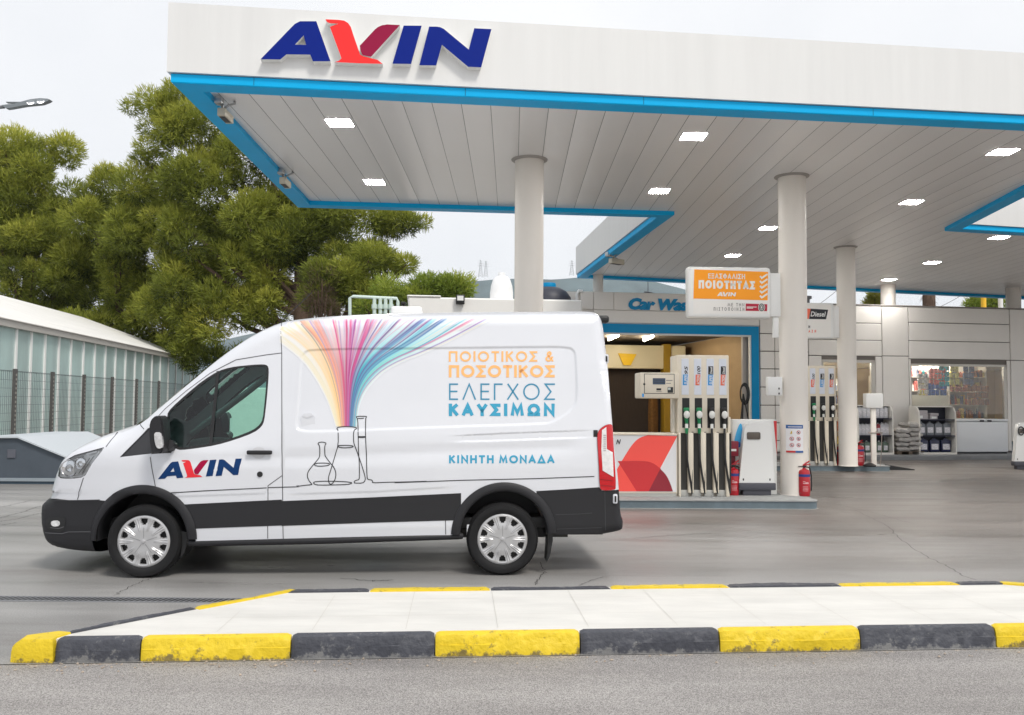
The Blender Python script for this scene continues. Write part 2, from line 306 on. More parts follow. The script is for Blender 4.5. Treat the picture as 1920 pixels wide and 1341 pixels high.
# ================================================================ SETTING: ground, road, forecourt, pavement, hill
def ground_mat(name, c0, c1, stretch, scale, rough0, rough1, speck=0.0, stain=None, fine=260.0, bump=0.15, zone=None, dust=None):
    m = bpy.data.materials.new(name); m.use_nodes = True; n = m.node_tree; p = n.nodes['Principled BSDF']; L = n.links.new
    tc = n.nodes.new('ShaderNodeTexCoord'); mp = n.nodes.new('ShaderNodeMapping'); mp.inputs['Scale'].default_value = stretch; L(tc.outputs['Object'], mp.inputs[0])
    def noise(sc_, vec, det=6, ro=.6):
        z = n.nodes.new('ShaderNodeTexNoise'); z.inputs['Scale'].default_value = sc_; z.inputs['Detail'].default_value = det; z.inputs['Roughness'].default_value = ro; L(vec, z.inputs['Vector']); return z.outputs['Fac']
    def ramp(v, p0, p1, a, b):
        r = n.nodes.new('ShaderNodeValToRGB'); r.color_ramp.elements[0].position = p0; r.color_ramp.elements[1].position = p1
        r.color_ramp.elements[0].color = (*a, 1); r.color_ramp.elements[1].color = (*b, 1); L(v, r.inputs[0]); return r.outputs[0]
    def mixc(f, a, b, t='MIX'):
        x = n.nodes.new('ShaderNodeMix'); x.data_type = 'RGBA'; x.blend_type = t
        if isinstance(f, float): x.inputs['Factor'].default_value = f
        else: L(f, x.inputs['Factor'])
        L(a, x.inputs['A']); L(b, x.inputs['B']); return x.outputs['Result']
    n1 = noise(scale, mp.outputs[0]); n2 = noise(scale * .22, mp.outputs[0], 4); nf = noise(fine, tc.outputs['Object'], 3, .7)
    c = ramp(n1, .3, .7, c0, c1)
    c = mixc(.55, c, ramp(n2, .35, .65, c0, c1))
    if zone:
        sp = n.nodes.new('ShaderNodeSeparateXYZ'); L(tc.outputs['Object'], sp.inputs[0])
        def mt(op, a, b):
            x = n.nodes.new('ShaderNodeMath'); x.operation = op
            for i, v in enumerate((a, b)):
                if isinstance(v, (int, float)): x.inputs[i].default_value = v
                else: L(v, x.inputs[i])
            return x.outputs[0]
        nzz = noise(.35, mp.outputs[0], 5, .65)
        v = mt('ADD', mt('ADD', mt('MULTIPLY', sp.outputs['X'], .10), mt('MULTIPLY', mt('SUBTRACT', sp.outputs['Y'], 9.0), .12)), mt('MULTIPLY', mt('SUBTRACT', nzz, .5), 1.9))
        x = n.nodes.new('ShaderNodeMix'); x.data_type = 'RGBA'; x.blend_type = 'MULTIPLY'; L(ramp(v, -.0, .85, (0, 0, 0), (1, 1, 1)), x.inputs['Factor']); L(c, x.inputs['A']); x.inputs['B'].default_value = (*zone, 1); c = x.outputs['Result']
    if dust:
        sp = n.nodes.new('ShaderNodeSeparateXYZ'); L(tc.outputs['Object'], sp.inputs[0]); kx, ky, nx_, ny_ = dust
        def mt(op, a, b):
            x = n.nodes.new('ShaderNodeMath'); x.operation = op
            for i, v in enumerate((a, b)):
                if isinstance(v, (int, float)): x.inputs[i].default_value = v
                else: L(v, x.inputs[i])
            return x.outputs[0]
        dd = mt('ADD', mt('MULTIPLY', mt('SUBTRACT', sp.outputs['X'], kx), nx_), mt('MULTIPLY', mt('SUBTRACT', sp.outputs['Y'], ky), ny_))
        v = mt('ADD', dd, mt('MULTIPLY', mt('SUBTRACT', noise(5.0, tc.outputs['Object'], 7, .7), .5), .5))
        x = n.nodes.new('ShaderNodeMix'); x.data_type = 'RGBA'; L(ramp(v, -.24, -.02, (0, 0, 0), (.85, .85, .85)), x.inputs['Factor']); L(c, x.inputs['A']); x.inputs['B'].default_value = (*lin(180, 170, 158), 1); c = x.outputs['Result']
    if stain:
        n3 = noise(scale * .5, mp.outputs[0], 8, .7); x = n.nodes.new('ShaderNodeMix'); x.data_type = 'RGBA'
        L(ramp(n3, .56, .74, (0, 0, 0), (.75, .75, .75)), x.inputs['Factor']); L(c, x.inputs['A']); x.inputs['B'].default_value = (*stain, 1); c = x.outputs['Result']
    if speck: c = mixc(speck, c, ramp(nf, .35, .68, (0.02, .02, .02), (1, 1, 1)), 'OVERLAY')
    L(c, p.inputs['Base Color'])
    rr = n.nodes.new('ShaderNodeMapRange'); rr.inputs['To Min'].default_value = rough0; rr.inputs['To Max'].default_value = rough1; rr.inputs['From Min'].default_value = .3; rr.inputs['From Max'].default_value = .7
    L(n1, rr.inputs['Value']); L(rr.outputs[0], p.inputs['Roughness'])
    b = n.nodes.new('ShaderNodeBump'); b.inputs['Strength'].default_value = bump; b.inputs['Distance'].default_value = .008; L(nf, b.inputs['Height']); L(b.outputs[0], p.inputs['Normal'])
    return m
ASPHALT = ground_mat('asphalt', (0.245, 0.23, 0.222), (0.42, 0.40, 0.385), (.35, 1.6, 1), 2.2, .75, .9, .65, (0.35, 0.325, 0.305), 150, .8, None, (-2.76, 5.46, -math.sin(.0766), math.cos(.0766)))
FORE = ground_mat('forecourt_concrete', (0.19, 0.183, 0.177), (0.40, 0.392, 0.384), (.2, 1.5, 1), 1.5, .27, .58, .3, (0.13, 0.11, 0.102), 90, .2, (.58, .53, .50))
EARTH = ground_mat('dry_earth', (0.2, 0.18, 0.15), (0.28, 0.26, 0.22), (1, 1, 1), .4, .8, .95, .2)
def sheet(name, poly, z, m, kind='structure'):
    o = mesh_obj(name, *[(lambda V, F: ([(p[0], p[1], z) for p in V], F))(*tri2d(poly))][0], m); return tag(o, kind=kind)
def SET(o, kind='structure'): o['kind'] = kind; return o
SET(mesh_obj('ground', [(-1700, -60, -.009), (2500, -60, -.009), (2500, 1950, -.009), (-1700, 1950, -.009)], [(0, 1, 2, 3)], EARTH))
KA = np.array([-2.76, 5.46]); KD = np.array([math.cos(.0766), math.sin(.0766)]); KN = np.array([-KD[1], KD[0]])   # kerb line by the road
def kw(t, d=0.0): p = KA + KD * t + KN * d; return (float(p[0]), float(p[1]))
sheet('road', [kw(-40, -12), kw(40, -12), kw(40, -.01), kw(-40, -.01)], -.004, ASPHALT)
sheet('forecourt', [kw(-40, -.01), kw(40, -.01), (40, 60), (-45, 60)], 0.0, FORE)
PAVE = mat('pavement_white', lin(214, 212, 207), 0.75, var=0.10, vscale=2.6, bump=.12, bscale=120, stretch=(.5, 1.6, 1))
# pavement corners at kerb height .14
pf = [atz(x, y, .14)[:2] for x, y in ((110, 1200), (540, 1102), (1860, 1087))]
fl, bl, br = (np.array(p) for p in pf)
KH = .14
tl = np.array(kw(-.02)); far_r = np.array(kw(9.5))
brc = br; fr_end = np.array(atz(2350, 1122, KH)[:2]); fr_end2 = np.array(atz(2750, 1200, KH)[:2])
side_p = np.array(atz(358, 1136, KH)[:2]); sdv = side_p - bl; tA = ((KA - bl)[0] * KD[1] - (KA - bl)[1] * KD[0]) / (sdv[0] * KD[1] - sdv[1] * KD[0]); corner = bl + sdv * tA
def poly_in(P, d):
    P = [np.array(p, float) for p in P]; R = []
    for i in range(len(P)):
        a = P[i] - P[i - 1]; b = P[(i + 1) % len(P)] - P[i]; a /= np.hypot(*a); b /= np.hypot(*b); na = np.array([-a[1], a[0]]); nb = np.array([-b[1], b[0]]); m = na + nb; R.append(tuple(P[i] + m / (m @ na) * d))
    return R
pave_poly = poly_in([tuple(corner), kw(9.2), tuple(fr_end), tuple(brc), tuple(bl)], .06)
V2, F2 = tri2d(pave_poly)
pv = MB(); pv.prism(pave_poly, lambda a, b: (a, b, KH - .012), lambda a, b: (a, b, -.02)); SET(part('pavement', pv, PAVE, smooth=None))
JNT = mat('paving_joint', lin(196, 192, 186), .9)
jb = MB()
for d in (.55, 1.05):
    a, b = kw(.3 + d * .9, d), kw(9, d); ribbon(jb, [a, b], .003, lambda x, y: (x, y, KH - .009), step=None)
for i in range(13):
    t = .9 + i * .6
    ribbon(jb, [kw(t, .18), kw(t + .02, min(1.3, .0 + t * .8))], .0026, lambda x, y: (x, y, KH - .0085), step=None)
tag(part('paving_joint', jb, JNT, smooth=None), kind='structure')
# kerb stones: every painted length is a stone of its own
def kerb_mat(name, col, under):
    m = mat(name, col, .55, bump=.5, bscale=26, var=.08, vscale=8); n = m.node_tree; p = n.nodes['Principled BSDF']; L = n.links.new
    src = p.inputs['Base Color'].links[0].from_socket
    tc = n.nodes.new('ShaderNodeTexCoord'); z = n.nodes.new('ShaderNodeTexNoise'); z.inputs['Scale'].default_value = 9; z.inputs['Detail'].default_value = 9; z.inputs['Roughness'].default_value = .75; L(tc.outputs['Object'], z.inputs['Vector'])
    sx = n.nodes.new('ShaderNodeSeparateXYZ'); L(tc.outputs['Object'], sx.inputs[0])
    lo = n.nodes.new('ShaderNodeMapRange'); lo.inputs['From Min'].default_value = .05; lo.inputs['From Max'].default_value = 0.0; lo.inputs['To Min'].default_value = 0.0; lo.inputs['To Max'].default_value = .16; L(sx.outputs['Z'], lo.inputs['Value'])
    ad = n.nodes.new('ShaderNodeMath'); L(z.outputs['Fac'], ad.inputs[0]); L(lo.outputs[0], ad.inputs[1])
    rp = n.nodes.new('ShaderNodeValToRGB'); rp.color_ramp.elements[0].position = .575; rp.color_ramp.elements[1].position = .66; L(ad.outputs[0], rp.inputs[0])
    x = n.nodes.new('ShaderNodeMix'); x.data_type = 'RGBA'; L(rp.outputs[0], x.inputs['Factor']); L(src, x.inputs['A']); x.inputs['B'].default_value = (*under, 1); L(x.outputs['Result'], p.inputs['Base Color']); return m
KY = kerb_mat('kerb_yellow', lin(224, 194, 34), lin(128, 112, 60)); KB = kerb_mat('kerb_black', lin(66, 68, 76), lin(120, 120, 120))
def kerb_stone(p0, p1, colour, label, group, wd=.078, seed=0, h=KH, taper=0.0):
    p0 = np.array(p0); p1 = np.array(p1); d = p1 - p0; Ln = float(np.hypot(*d)); az = math.atan2(d[1], d[0])
    r = np.random.default_rng(seed); nx = max(6, int(Ln / .025)); prof = [(0, -.012), (.004, h * .5), (.008, h * .52), (.012, h * .78), (.022, h * .94), (.045, h), (wd, h + .002), (wd, -.012)]
    gap = .004; xs = np.linspace(gap, Ln - gap, nx); vs = []
    wob = np.cumsum(r.normal(0, .0019, (nx, 2)), 0); wob -= np.linspace(0, 1, nx)[:, None] * wob[-1]
    for i, x in enumerate(xs):
        e = min(x - gap, Ln - gap - x); er = max(0, 1 - e / .03) ** 1.5 * .012
        for j, (y, z) in enumerate(prof):
            hs_ = 1 - taper * (1 - x / Ln)
            jy = (wob[i, 0] * 1.0 + r.normal(0, .0012)) if 0 < j < 6 else 0; jz = (wob[i, 1] + r.normal(0, .0012)) * (.6 if 2 <= j <= 5 else 0)
            vs.append((x, y + jy + er * (j < 6), max(-.012, z * hs_ + jz - (er if j in (3, 4, 5, 6) else 0))))
    k = len(prof); fs = [(i * k + j, i * k + j + 1, (i + 1) * k + j + 1, (i + 1) * k + j) for i in range(nx - 1) for j in range(k - 1)]
    fs += [tuple(range(k)), tuple(range((nx - 1) * k, nx * k))[::-1]]
    mb = MB().add(vs, fs); o = part('kerb_stone', mb, KY if colour == 'y' else KB, smooth=.7)
    o.location = (p0[0], p0[1], 0); o.rotation_euler = (0, 0, az); return tag(o, label, 'kerb stone', group)
fx = [103, 263, 545, 815, 1088, 1350, 1615, 1870, 2140, 2400]
ft = [float((atz(x, 1243 - .01515 * x, 0)[:2] - KA) @ KD) for x in fx]
GK = 'painted kerb stones along the road'
nm = ['short chipped black kerb stone beside the rounded yellow corner', 'yellow kerb stone on the road edge below the front wheel of the van', 'black kerb stone on the road edge below the line-drawn flasks', 'yellow kerb stone on the road edge below the lettering on the van', 'black kerb stone on the road edge below the rear bumper of the van',
      'yellow kerb stone on the road edge below the fuel pump with four hoses', 'black kerb stone on the road edge at the right of the pavement', 'cut off yellow kerb stone at the right end of the road edge']
for i in range(8): kerb_stone(kw(ft[i]), kw(ft[i + 1]), 'by'[i % 2], nm[i], GK, seed=i)
kerb_stone(kw(ft[8]), kw(ft[9] + .4), 'b', 'black kerb stone beyond the right end of the road edge', GK, seed=30)
# corner stone and the slanting left side
tip = np.array(atz(19, 1242, 0)[:2]); side_a = np.array(atz(128, 1186, KH)[:2]); side_b = np.array(atz(358, 1136, KH)[:2]); side_c = np.array(atz(543, 1101.5, KH)[:2])
sdir = (side_p - bl) / np.hypot(*(side_p - bl)); side_b = side_p; side_c = bl - sdir * .02; side_a = side_p + sdir * np.hypot(*(side_a - side_p))
cpoly = [tip + (.0, .0), tip + (.05, -.015), np.array(kw(ft[0] - .004)), np.array(kw(ft[0] - .004, .085)), side_a + (.10, -.03), side_a, tip + (.03, .1)]
cs = MB(); hb = lambda q: [(1 - q) * p + q * np.mean(cpoly, 0) for p in cpoly]
rings = [([tuple(p) for p in hb(0)], -.012), ([tuple(p) for p in hb(.02)], .08), ([tuple(p) for p in hb(.06)], .118), ([tuple(p) for p in hb(.14)], KH), ]
vs = [(x, y, z * (.8 if i == 0 and z > 0 else 1)) for lp, z in rings for i, (x, y) in enumerate(lp)]; k = 7
fs = [(r_ * k + i, r_ * k + (i + 1) % k, (r_ + 1) * k + (i + 1) % k, (r_ + 1) * k + i) for r_ in range(3) for i in range(k)] + [tuple(range(3 * k, 4 * k))]
cs.add(vs, fs); tag(part('kerb_stone', cs, KY, smooth=.9), 'worn rounded yellow kerb stone at the pointed left corner', 'kerb stone', GK)
kerb_stone(side_b, side_a + (.02, 0), 'b', 'long black kerb stone on the slanting left side', GK, seed=21)
kerb_stone(side_c, side_b, 'y', 'yellow kerb stone on the slanting side next to the drain', GK, wd=.11, seed=22)
bx = [545, 695, 918, 1140, 1358, 1565, 1783, 1868]
bp_ = [np.array(atz(x, 1102.5 - .0113 * (x - 540), KH)[:2]) for x in bx]
lb = ['black kerb stone on the forecourt edge under the rear half of the van', 'yellow kerb stone on the forecourt edge in front of the rear wheel', 'black kerb stone on the forecourt edge right of the rear wheel', 'yellow kerb stone on the forecourt edge in front of the pump island',
      'black kerb stone on the forecourt edge right of the pump island', 'yellow kerb stone on the forecourt edge towards the right', 'short black kerb stone at the far right bend']
for i in range(7): kerb_stone(bp_[i + 1], bp_[i], 'by'[i % 2], lb[i], 'painted kerb stones along the forecourt', wd=.13, seed=40 + i)
kerb_stone(fr_end, bp_[7], 'y', 'yellow kerb stone bending away at the far right', 'painted kerb stones along the forecourt', wd=.13, seed=50)
# drain channel on the left
dg = MB(); dy0 = 7.02; dL = -9.0; dR = -2.28; F0 = Frame(-2.2, 7.14, math.radians(-.8))
for k in range(int(6.8 / .045)):
    x = -6.8 + k * .045; dg.add([(x, -.065, .006), (x + .016, -.065, .006), (x + .05, .065, .006), (x + .034, .065, .006)], [(0, 1, 2, 3)])
dg.box(-6.8, .1, -.085, -.068, .001, .007); dg.box(-6.8, .1, .068, .085, .001, .007)
dr = fthing('drain_grate', 'long narrow steel drain grate set in the forecourt', 'drain', F0)
part('grating', dg, mat('grate_steel', (.27, .275, .29), .5, .2), dr, None); part('channel', MB().box(-6.8, .1, -.068, .068, .0012, .002), DARK, dr, None)
# cracks and joints in the forecourt
CRK = mat('crack_dirt', (.035, .033, .03), .95)
def crack(pts, wd, seed):
    r = np.random.default_rng(seed); P = [np.array(atz(x, y, 0)[:2]) for x, y in pts]; Q = []
    for a, b in zip(P[:-1], P[1:]):
        for t in np.linspace(0, 1, 14)[:-1]: Q.append(a + (b - a) * t + r.normal(0, .012, 2))
    mb = MB(); ribbon(mb, Q, wd, lambda x, y: (x, y, .004), step=None); SET(part('forecourt_crack', mb, CRK, smooth=None))
crack([(1012, 1055), (1022, 1072), (1010, 1085), (1004, 1098)], .006, 1); crack([(1085, 1098), (1110, 1088), (1138, 1082)], .005, 2)
crack([(1822, 1087), (1770, 1060), (1712, 1030), (1660, 985), (1600, 955)], .006, 3); crack([(215, 1117), (262, 1092), (300, 1080)], .005, 4)
crack([(1560, 944), (1640, 962), (1720, 985)], .005, 5)
for k_, P_ in enumerate(([(0, 972), (20, 966), (45, 960), (78, 948)], [(0, 978), (30, 974), (60, 966), (80, 962)], [(5, 985), (30, 980)], [(-60, 960), (10, 950), (60, 938)], [(1190, 1010), (1260, 1004), (1340, 1000)], [(640, 1085), (700, 1090), (740, 1088)])): crack(P_, .008, 60 + k_)
# grit along the gutter and on the road
pbm = MB(); r_ = np.random.default_rng(17)
for _ in range(260):
    t = r_.uniform(-1.2, 7.5) if r_.random() < .6 else r_.uniform(-1, 1.6); d = -abs(r_.normal(.03, .10)); x, y = kw(t, d - .01); q = r_.uniform(.003, .011); v_ = [(x + q * math.cos(a) * r_.uniform(.7, 1.2), y + q * math.sin(a) * r_.uniform(.7, 1.2), .0) for a in np.linspace(0, 2 * PI, 6)[:-1]]
    pbm.add(v_ + [(x, y, q * .9)], [(i, (i + 1) % 5, 5) for i in range(5)])
tag(part('road_grit', pbm, mat('grit', lin(170, 156, 142), .9, var=.4, vscale=30), smooth=None), kind='stuff')
# hill
HILLM = mat('hill_scrub', lin(88, 104, 108), .95, var=.3, vscale=.016)
hx = np.linspace(-700, 1700, 120); r_ = np.random.default_rng(3)
prof = [(-700, 60), (-260, 150), (-150, 200), (-70, 208), (0, 213), (60, 209), (140, 213), (240, 206), (360, 180), (460, 140), (600, 100), (900, 80), (1700, 60)]
hz = np.interp(hx, [p[0] for p in prof], [p[1] for p in prof]) + np.convolve(r_.normal(0, 2.0, 124), np.ones(5) / 5, 'valid')
HV = []; 
for j, (q, yy) in enumerate(((0, 1250), (.35, 1330), (.75, 1420), (1, 1500), (.9, 1600), (0, 1900))):
    for x, z in zip(hx, hz): HV.append((x * (1 + (yy - 1500) / 4000), yy + 18 * math.sin(x / 90 + j), z * q - (1 if q == 0 else 0)))
n_ = len(hx); SET(mesh_obj('hill', HV, [(j * n_ + i, j * n_ + i + 1, (j + 1) * n_ + i + 1, (j + 1) * n_ + i) for j in range(5) for i in range(n_ - 1)], HILLM, smooth=True))
def pylon(px, top, bot, label):
    c = aty(px, bot, 1490); ht = (bot - top) / FPX * 1490; o = thing('power_pylon', label, 'pylon', (c[0], c[1], c[2] - 3), 0, 'power pylons on the hill'); mb = MB()
    B = 3.6
    for sx in (-1, 1):
        for sy in (-1, 1): mb.cyl((sx * B, sy * B, 0), (sx * .6, sy * .6, ht + 3), .22, .16, 4)
    for k in range(7):
        z0 = (ht + 3) * k / 7; z1 = (ht + 3) * (k + 1) / 7; a = B - (B - .6) * k / 7; b = B - (B - .6) * (k + 1) / 7
        for sy in (-1, 1): mb.cyl((-a, sy * a, z0), (b, sy * b, z1), .14, n=4); mb.cyl((a, sy * a, z0), (-b, sy * b, z1), .14, n=4)
    for z, l in ((.66, 6), (.8, 5), (.93, 4)): mb.cyl((-l, 0, (ht + 3) * z), (l, 0, (ht + 3) * z), .2, n=4)
    part('lattice', mb, GREYST, o, None)
pylon(901, 487, 516, 'left one of two close lattice pylons on the hazy hill'); pylon(911, 489, 516, 'right one of two close lattice pylons on the hazy hill'); pylon(1072, 488, 513, 'single lattice pylon on the hill, nearest the car wash')

# ================================================================ CANOPY
ZT, ZSF = 5.26, 5.34                                # underside of the blue trim, soffit
def cz(x, y): p = atz(x, y, ZT); return (float(p[0]), float(p[1]))
cFL, cBL, cN, cTip = cz(320, 155), cz(558, 389.5), cz(1231, 408.5), cz(1082, 522)
f_dir = np.array(cz(1919, 232.5)) - np.array(cFL); f_dir /= np.hypot(*f_dir)
cFR = tuple(np.array(cFL) + f_dir * 22.5)
far_dir = np.array(cz(1896, 561)) - np.array(cTip); far_dir /= np.hypot(*far_dir)
cBR = tuple(np.array(cTip) + far_dir * 21)
OUT = [cFL, cFR, cBR, cTip, cN, cBL]                # counter-clockwise from above
h1 = cz(1804, 430); hdir = np.array(cz(1920, 437)) - np.array(h1); hdir /= np.hypot(*hdir); hup = np.array(cz(1920, 371)) - np.array(h1); hup /= np.hypot(*hup)
HOLE = [tuple(np.array(h1) + hup * 3.4), h1, tuple(np.array(h1) + hdir * 6.5), tuple(np.array(h1) + hdir * 6.5 + hup * 3.4)]
def inset(poly, d):
    P = [np.array(p) for p in poly]; n = len(P); R = []
    A = sum(P[i][0] * P[(i + 1) % n][1] - P[(i + 1) % n][0] * P[i][1] for i in range(n)); sg = 1 if A > 0 else -1
    for i in range(n):
        a = P[i] - P[i - 1]; b = P[(i + 1) % n] - P[i]; a /= np.hypot(*a); b /= np.hypot(*b)
        na = np.array([-a[1], a[0]]) * sg; nb = np.array([-b[1], b[0]]) * sg; m = na + nb; m /= m @ na if abs(m @ na) > 1e-9 else 1
        R.append(tuple(P[i] + m * d / 1.0))
    return R
canopy = thing('station_canopy', 'large white flat canopy with bright blue lower edge over the fuel pumps', 'canopy', (0, 0, 0))
def band(mb, poly, prof, mi=0):
    """sweep a profile of (inset, z) round a closed outline"""
    n = len(poly); rows = [[(x, y, z) for x, y in inset(poly, d)] for d, z in prof]; vs = [p for r in rows for p in r]
    return mb.add(vs, [(j * n + i, j * n + (i + 1) % n, (j + 1) * n + (i + 1) % n, (j + 1) * n + i) for j in range(len(prof) - 1) for i in range(n)], mi)
ZF = 6.19
fa = MB()
for pl_, s_ in ((OUT, 1), (HOLE, -1)):
    band(fa, pl_, [(s_ * .01, ZT + .115), (-s_ * .035, ZT + .115), (-s_ * .035, ZF), (s_ * .25, ZF), (s_ * .25, ZF - .1)])
part('fascia', fa, FASCIA, canopy, .3)
tb = MB()
for pl_, s_ in ((OUT, 1), (HOLE, -1)):
    band(tb, pl_, [(s_ * .012, ZT + .112), (0, ZT + .105), (0, ZT + .012), (s_ * .012, ZT), (s_ * .27, ZT), (s_ * .28, ZT + .01), (s_ * .28, ZSF + .05)])
part('blue_trim', tb, BLUE, canopy, .3)
# seams across the blue trim
for t in (.93, 3.4, 5.6, 8.6, 10.9):
    p = np.array(cFL) + f_dir * t; q = p + np.array([f_dir[1], -f_dir[0]]) * .002
    sb_ = MB(); sb_.add([(q[0], q[1], ZT + .013), (q[0] + .006 * f_dir[0], q[1] + .006 * f_dir[1], ZT + .013), (q[0] + .006 * f_dir[0], q[1] + .006 * f_dir[1], ZT + .105), (q[0], q[1], ZT + .105)], [(0, 1, 2, 3)]); part('trim_seam', sb_, mat('seam_blue', lin(0, 70, 110), .7), canopy, None)
SOF = bpy.data.materials.new('soffit_panels'); SOF.use_nodes = True
n = SOF.node_tree; p = n.nodes['Principled BSDF']; L = n.links.new
PW = float(np.mean(np.diff([atz(x, y, ZSF)[0] for x, y in ((693.5, 177.5), (863, 184), (1028.8, 190), (1195, 197))])) / 3)
PX0 = float(atz(863, 184, ZSF)[0])
tc = n.nodes.new('ShaderNodeTexCoord'); sx = n.nodes.new('ShaderNodeSeparateXYZ'); L(tc.outputs['Object'], sx.inputs[0])
def mth(op, a, b=None, c=None):
    x = n.nodes.new('ShaderNodeMath'); x.operation = op
    for i, v in enumerate((a, b, c)):
        if v is None: continue
        if isinstance(v, (int, float)): x.inputs[i].default_value = v
        else: L(v, x.inputs[i])
    return x.outputs[0]
u = mth('FRACT', mth('DIVIDE', mth('SUBTRACT', sx.outputs['X'], PX0 - 50 * PW), PW))
d = mth('ABSOLUTE', mth('SUBTRACT', u, .5)); hgt = mth('MULTIPLY', mth('MULTIPLY', d, d), 1.0)
gr = mth('GREATER_THAN', d, .5 - .0042 / PW)
idx = mth('FLOOR', mth('DIVIDE', mth('SUBTRACT', sx.outputs['X'], PX0 - 50 * PW), PW))
wn = n.nodes.new('ShaderNodeTexWhiteNoise'); wn.noise_dimensions = '1D'; L(idx, wn.inputs['W'])
nz = n.nodes.new('ShaderNodeTexNoise'); nz.inputs['Scale'].default_value = .6; nz.inputs['Detail'].default_value = 3; L(tc.outputs['Object'], nz.inputs['Vector'])
rp = n.nodes.new('ShaderNodeValToRGB'); rp.color_ramp.elements[0].color = (*lin(226, 225, 224), 1); rp.color_ramp.elements[1].color = (*lin(242, 241, 240), 1)
L(mth('ADD', mth('MULTIPLY', wn.outputs['Value'], .5), mth('MULTIPLY', nz.outputs['Fac'], .5)), rp.inputs[0])
xm = n.nodes.new('ShaderNodeMix'); xm.data_type = 'RGBA'; L(gr, xm.inputs['Factor']); L(rp.outputs[0], xm.inputs['A']); xm.inputs['B'].default_value = (.13, .13, .13, 1)
L(xm.outputs['Result'], p.inputs['Base Color']); p.inputs['Roughness'].default_value = .3; p.inputs['Specular IOR Level'].default_value = .6
bm_ = n.nodes.new('ShaderNodeBump'); bm_.inputs['Strength'].default_value = .55; bm_.inputs['Distance'].default_value = .06; bm_.invert = True
L(mth('ADD', hgt, mth('MULTIPLY', nz.outputs['Fac'], .12)), bm_.inputs['Height']); L(bm_.outputs[0], p.inputs['Normal'])
so_in = inset(OUT, .26); sh_in = inset(HOLE, -.26)
V2, F2 = tri2d(so_in, [sh_in]); mesh_obj('soffit', [(x, y, ZSF) for x, y in V2], [f[::-1] for f in F2], SOF, canopy)
V2, F2 = tri2d(inset(OUT, .2), [inset(HOLE, -.2)]); mesh_obj('roof_deck', [(x, y, ZF - .1) for x, y in V2], F2, CONC, canopy)
# columns
def column(px, ytop, D, rad, z0, label, name='canopy_column', px_y=None):
    c = aty(px, px_y or ytop, D); o = thing(name, label, 'column', (c[0], D, z0), 0, 'white columns carrying the canopy')
    mb = MB(); prof = [(rad + .012, 0), (rad + .012, .012), (rad, .014), (rad, ZSF - z0 + .02)]; mb.lathe(prof, n=40); part('shaft', mb, COLM, o, .5)
    mb = MB(); mb.lathe([(rad + .004, ZSF - z0 - .03), (rad + .055, ZSF - z0 - .012), (rad + .06, ZSF - z0 - .001)], n=40); part('collar', mb, mat('collar_grey', lin(165, 160, 155), .5), o, .5)
    return (float(c[0]), D)
D2 = float(atz(1485, 930, .13)[1]) + .22
C2 = column(1488, 700, D2, .222, .13, 'round white column beside the near fuel pump with a safety notice on it')
C3 = column(1587, 600, 20.9, .215, .13, 'round white column beside the second fuel pump, carrying the diesel sign')
D1 = float(atz(996, 298, ZSF)[1]) + .05
C1 = column(992, 450, D1, .222, 0.0, 'round white column rising behind the van roof')
# logo on the fascia
FC = Frame(cFL[0], cFL[1], math.atan2(f_dir[1], f_dir[0])); FC.o = FC.o - FC.ey * .035
sign = fthing('fascia_sign', 'large blue and red raised lettering with a bird on the white canopy edge', 'sign', FC)
LS = lambda q: (480 + q[0] / 4.174, 20 + q[1] / 4.174)
for k, (pl_, hl) in LOGO.items():
    P = [FC.at(*LS(q), v=-.1) for q in pl_]; Hh = [[FC.at(*LS(q), v=-.1) for q in h] for h in hl]
    mb = MB(); mb.prism(P, lambda a, b: (a, -.1, b), lambda a, b: (a, -.0, b), Hh, 0, 1)
    part('letter' if k in 'AIN' else ('bird_emblem' if k == 'bird' else 'wing_emblem'), mb, [{'bird': LOGOR, 'wing': LOGOM}.get(k, LOGOB), WHITE], sign, .3)
# lamps in the soffit
rz_l = 0.0
LW = .165
lamps = [(637, 229), (702, 340.5), (1300, 255), (1236, 357.5), (1880, 284), (1709, 378.5), (1440, 427), (1374, 478.5), (1873, 445), (1748, 492), (1667, 524)]
ll = ['near left ceiling lamp in the front part of the canopy', 'ceiling lamp close to the blue rear edge on the left', 'ceiling lamp above the fuel pump in the front part of the canopy', 'ceiling lamp just right of the notch corner of the canopy', 'ceiling lamp at the right edge under the front of the canopy', 'ceiling lamp between the two right columns and the roof opening', 'ceiling lamp just left of the near right column',
      'ceiling lamp above the orange sign', 'ceiling lamp under the rear side of the roof opening', 'ceiling lamp above the shop window, the middle one of its row', 'farthest ceiling lamp, close above the shop wall']
for (x, y), lb_ in zip(lamps, ll):
    c = atz(x, y, ZSF); o = thing('ceiling_lamp', lb_, 'ceiling lamp', (c[0], c[1], ZSF), 0, 'square lamps set in the canopy soffit')
    mb = MB()
    for a in ((-LW - .02, LW + .02, -LW - .02, -LW), (-LW - .02, LW + .02, LW, LW + .02), (-LW - .02, -LW, -LW, LW), (LW, LW + .02, -LW, LW)): mb.box(*a, -.014, -.001)
    part('frame', mb, WHITE, o, None); part('diffuser', MB().box(-LW, LW, -LW, LW, -.009, -.002), LAMP, o, None)
